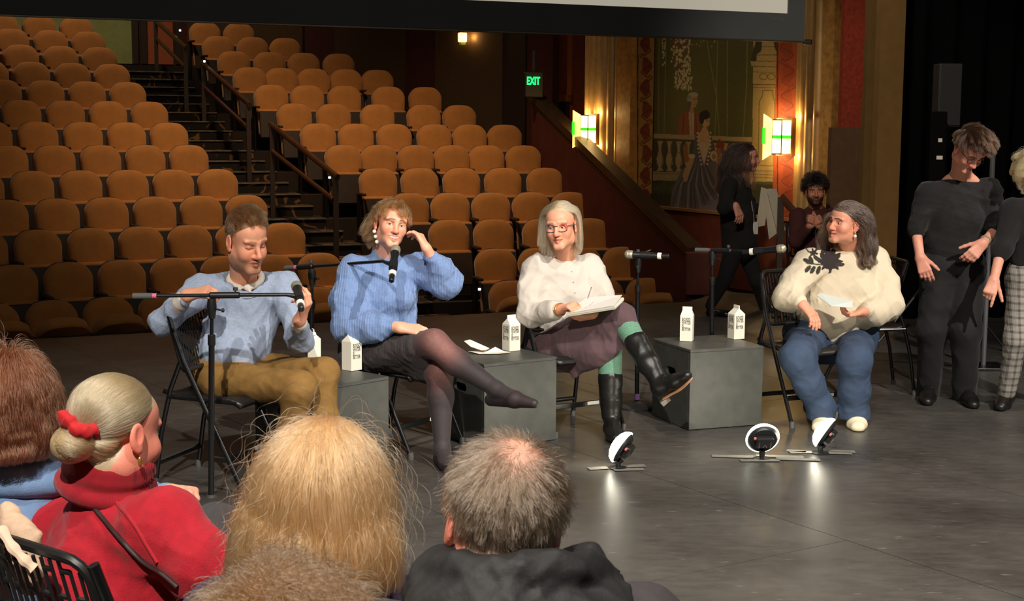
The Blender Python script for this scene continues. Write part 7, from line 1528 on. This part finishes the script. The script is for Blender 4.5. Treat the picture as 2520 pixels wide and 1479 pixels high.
    S = Sdf(); S.ell(bc, (.046, .044, .040), None, .01); S.ell(bc + (-.012, 0, -.008), (.036, .034, .036), None, .02); p.wear('hair_bun', S, .004, mat('grey_blonde_bun', (176, 152, 114), .5, noise=.3, nscale=60, bump=.4, bscale=90, stretch=(1, 1, .25)))
    S = Sdf(); axb = nrm(np.array([.42, .1, .85])); Q = frame(axb); cs_ = U(197, 1046, 3.17); S.chain([cs_ + Q @ np.array([(.037 + .004 * math.sin(9 * a)) * math.cos(a), (.037 + .004 * math.cos(7 * a)) * math.sin(a), .006 * math.sin(8 * a)]) for a in an], list(.0125 + .003 * np.sin(11 * an)), .006); p.wear('scrunchie', S, .003, mat('red_scrunchie', (178, 6, 16), .8, sheen=0.08), wrinkles(.003, 90, 5))
    rt, nr = scalp_roots(15000, lambda x, y, z: hl(.088, .03, -.092)(x, y, z), 111); bl = (bc - hc) @ R / 1.05; dv = bl - rt; dv /= np.linalg.norm(dv, axis=1)[:, None]; tg = dv - (dv * nr).sum(1)[:, None] * nr; d0 = tg + nr * .08
    cols = [(hc + R @ (np.array([0, -.018, .045]) * sk), R, np.array([.0785, .1005, .0845]) * sk), (hc + R @ (np.array([0, -.01, -.02]) * sk), R, np.array([.068, .075, .075]) * sk)]
    dist = np.linalg.norm((bl - rt), axis=1); A = grow(hc, R, sk, rt, np.minimum(dist * .95, .15), d0, 10, .0, .8, lambda q: (lambda v: v / np.linalg.norm(v, axis=1)[:, None])(bc + axb * .02 - q) * 1.4, cols, .002, 1, .45, 420, 18, .07, 1); strands('hair', A, .00045, hair_mat('grey_blonde_hair', (168, 146, 112), .3, .5), p.o, p.b)
    v = g.normal(size=(2600, 3)); v /= np.linalg.norm(v, axis=1)[:, None]; tv = np.cross(v, axb); tv /= np.linalg.norm(tv, axis=1)[:, None] + 1e-9
    A = np.stack([bc + v * (.046, .044, .040) * (1 + .02) + tv * t_ - v * (t_ ** 2) * 9 for t_ in np.linspace(-.03, .03, 7)], 1); strands('bun_strands', A, .00045, hair_mat('grey_blonde_hair', (190, 168, 130)), p.o, p.b)
    L = lambda x, y, z: hc + R @ (np.array([x, y, z]) * sk)
    p.part('glasses_rim', tube_along([L(-.05 + .02 * math.cos(t), .100, .004 + .018 * math.sin(t)) for t in np.linspace(0, 6.28, 20)], .0028, 6, closed=True), mat('teal_glasses', (92, 118, 122), .3)); p.part('glasses_lens', MB().lathe([(.0175, -.001), (.0175, .001)], L(-.05, .1, .004), frame(R[:, 1]), 16), mat('lens_glass', (220, 235, 235), .05, trans=.9)); p.part('glasses_temple', tube_along([L(-.068, .095, .010), L(-.080, .03, .010), L(-.082, -.01, .006)], .0026, 6), mat('teal_glasses', (92, 118, 122), .3))
    e = L(.080, -.004, -.045); e2 = L(-.080, -.004, -.045); p.part('earring', MB().lathe([(.005 * math.sin(a) + 1e-4, -.012 * math.cos(a)) for a in np.linspace(0, math.pi, 7)], (e if (e[1] < e2[1]) else e2) + (0, 0, -.01), None, 8), mat('gold_setting', (200, 160, 80), .3, metal=.8))
red()
def denim():
    p = Person('audience person at the left edge with auburn hair and a denim shirt', (U(30, 1200, 3.5)[0], 3.5, 0), (220, 158, 132))
    hc = U(34, 1015, 3.42); R = hframe(150, 4, 0); sk = np.array([1.05, 1.05, 1.05])
    J = {k: U(*v) for k, v in dict(nk=(40, 1140, 3.45), ch=(30, 1290, 3.45), be=(20, 1400, 3.45), pe=(20, 1480, 3.5), sr=(150, 1230, 3.55), sl=(-110, 1225, 3.40), er=(300, 1290, 3.72), wr=(418, 1216, 3.74), el=(-150, 1320, 3.45), hr=(60, 1500, 3.5), hl=(-60, 1500, 3.5), kr=(330, 1330, 4.1), kl=(230, 1330, 4.2), ar=(330, 1560, 4.2), al=(230, 1560, 4.3)).items()}
    head_back(p, hc, R, sk, J['nk'], (96, 58, 36)); core(p, J, 1.0)
    S = Sdf(); hand_sdf(S, J['wr'], U(466, 1206, 3.66) - J['wr'], (.1, .3, 1), -1, 1.0, (.6, .7, .8, .9), .0, (.7, .5, -.4), .4, arm=J['er']); p.raw(S, .0035); p.body()
    S = Sdf(); S.chain([J['nk'] - (0, 0, .07), J['ch'], J['be'], J['pe']], [.10, .17, .17, .17], .08, (0, 1, 0), 1.3); S.cap(J['nk'] - (0, 0, .12), J['sr'], .09, .09, .06); S.cap(J['nk'] - (0, 0, .12), J['sl'], .09, .09, .06); S.chain([J['sr'], J['er'], J['er'] + (J['wr'] - J['er']) * .86], [.09, .07, .05], .04); S.chain([J['sl'], J['el']], [.09, .07], .04)
    Md = mat('washed_denim_shirt', (104, 132, 170), .85, noise=.18, nscale=14, bump=.2, bscale=300); p.wear('denim_shirt', S, .007, Md, disps(wrinkles(.008, 16, 173), wrinkles(.003, 42, 175)))
    S = Sdf(); cc = J['nk'] + (.0, 0, -.02); S.chain([cc + np.array([.095 * math.cos(a), -.085 * math.sin(a), .02 * math.sin(a)]) for a in np.linspace(-.8, math.pi + .8, 18)], [.018] * 18, .02); S.chain([cc + np.array([.115 * math.cos(a), -.10 * math.sin(a), .02 * math.sin(a) - .035]) for a in np.linspace(-.8, math.pi + .8, 18)], [.016] * 18, .03); p.wear('collar', S, .005, Md)
    a = J['wr'] + (J['er'] - J['wr']) * .16; Q = frame(nrm(J['er'] - J['wr'])); p.part('cuff', tube_along([a + Q @ np.array([.042 * math.cos(t), .040 * math.sin(t), 0]) for t in np.linspace(0, 6.28, 22)], .013, 8, closed=True), mat('pale_denim_cuff', (150, 172, 202), .85))
    S = Sdf(); [S.chain([J[h], J[k], J[q]], [.09, .07, .05], .03) for h, k, q in (('hr', 'kr', 'ar'), ('hl', 'kl', 'al'))]; p.wear('trousers', S, .012, mat('black_trousers'))
    rt, nr = scalp_roots(16000, lambda x, y, z: hl(.09, .0, -.085)(x, y, z), 121); d0 = nr * .35 + np.array([0, 0, -.25]); cols = [(hc + R @ (np.array([0, -.02, .04]) * sk), R, np.array([.081, .103, .086]) * sk), (hc + R @ (np.array([0, -.02, -.05]) * sk), R, np.array([.086, .082, .11]) * sk), (J['nk'] + (0, 0, -.11), np.eye(3), np.array([.19, .13, .09]))]
    A = grow(hc, R, sk, rt, .08 + .09 * np.clip((rt[:, 2] + .08) / .2, 0, 1), d0, 14, .9, .85, None, cols, .007, 2.2, .5, 300, 19, .2, 1); strands('hair', A, .00055, hair_mat('auburn_hair', (96, 56, 34), .35, .45), p.o, p.b)
denim()
def curly():
    p = Person('nearest audience person, only the frizzy light brown hair in view', (U(690, 1500, 1.72)[0], 1.72, 0), (220, 158, 132))
    hc = U(705, 1712, 1.70); R = hframe(176, 0, 0); nk = hc + (0, -.02, -.15)
    J = dict(nk=nk, ch=hc + (0, 0, -.32), be=hc + (0, 0, -.5), pe=hc + (0, 0, -.7), sr=hc + (.17, 0, -.26), sl=hc + (-.17, 0, -.26), er=hc + (.22, .05, -.5), el=hc + (-.22, .05, -.5)); head_back(p, hc, R, 1.04, nk, (120, 84, 56), h=.004); core(p, J, 1.0, False); p.body()
    S = Sdf(); S.chain([nk - (0, 0, .08), J['ch'], J['be'], J['pe']], [.10, .16, .16, .16], .07, (0, 1, 0), 1.3); [S.chain([J['ch'] + (0, 0, .04), J[a], J[e]], [.11, .085, .07], .05) for a, e in (('sr', 'er'), ('sl', 'el'))]; p.wear('coat', S, .012, mat('plum_coat', (66, 52, 62), .9))
    rt, nr = scalp_roots(15000, lambda x, y, z: hl(.09, .0, -.085)(x, y, z), 131); A = grow(hc, R, 1.04, rt, .05 + .04 * np.random.default_rng(2).random(len(rt)), nr * .8 + np.array([.35, 0, .0]), 14, .35, .95, None, [(hc + R @ np.array([0, -.018, .045]), R, np.array([.079, .101, .085]) * 1.04)], .009, 2.0, .6, 420, 20, .3, 1); strands('hair', A, .00055, hair_mat('frizzy_brown_hair', (112, 86, 62), .35, .45), p.o, p.b)
curly()
# ---- canvas bag hung on the foreground chair
bgp = U(40, 1330, 2.95); t = thing('canvas_bag', 'beige canvas bag hung on the chair beside the red sweater', 'bag', bgp)
S = Sdf(); S.chain([U(22, 1262, 3.02), U(40, 1330, 2.98), U(60, 1400, 2.96)], [.035, .055, .06], .04, (.3, 1, 0), 1.8); P_, F_ = S.mesh(.005, disps(wrinkles(.008, 30, 183), wrinkles(.003, 60, 185))); link_mesh('bag_body', P_ - bgp, F_, mat('beige_canvas', (190, 160, 134), .85, noise=.12, nscale=40, bump=.2, bscale=200), t, True)
MB().tube(smooth_path([U(2, 1300, 2.86), U(30, 1345, 2.83), U(60, 1378, 2.82), U(85, 1400, 2.82)], 24), [.012 + .002 * math.sin(.9 * k) for k in range(24)], 8, flat=.7).build('gathered_hem', mat('pale_canvas_hem', (206, 180, 156), .85), t, True, bgp)

# ------------------------------------------------------------------ small pieces belong to the part they sit on
SUB = {'lace': ('shoe', 'lace_up_boot'), 'boot_sole': ('boot',), 'boot_heel': ('boot',), 'glasses_rim': ('glasses_bridge',), 'glasses_temple': ('glasses_bridge',), 'glasses_corner': ('glasses_bridge',), 'watch_face': ('watch_strap',),
       'neckband': ('sweater',), 'rolled_cuff': ('shirt',), 'collar': ('shirt', 'denim_shirt'), 'button': ('shirt',), 'lanyard_card': ('lanyard',), 'bun_strands': ('hair_bun',), 'marking': ('housing',), 'power_button': ('housing',), 'battery_pack': ('housing',),
       'boom_knob': ('boom',), 'boom_grip': ('boom',), 'boom_sleeve': ('boom',), 'turtleneck': ('sweater',), 'raglan_seam': ('sweater',), 'cuff': ('denim_shirt',), 'green_fin': ('glass_fin',), 'stand_collar': ('jacket',)}
def centre(o): return sum((Vector(c) for c in o.bound_box), Vector()) / 8
for root in [o for o in SC.objects if o.parent is None and o.type == 'EMPTY']:
    kids = list(root.children)
    for k in kids:
        hosts = SUB.get(k.name.split('.')[0])
        if not hosts: continue
        c = [q for q in kids if q.name.split('.')[0] in hosts and q.type == 'MESH']
        if c: k.parent = min(c, key=lambda q: (centre(q) - centre(k)).length)
    if any(k.name.split('.')[0] == 'glasses_bridge' for k in kids):
        for k in kids:
            if k.name.split('.')[0] == 'glasses_bridge': k.name = 'glasses'
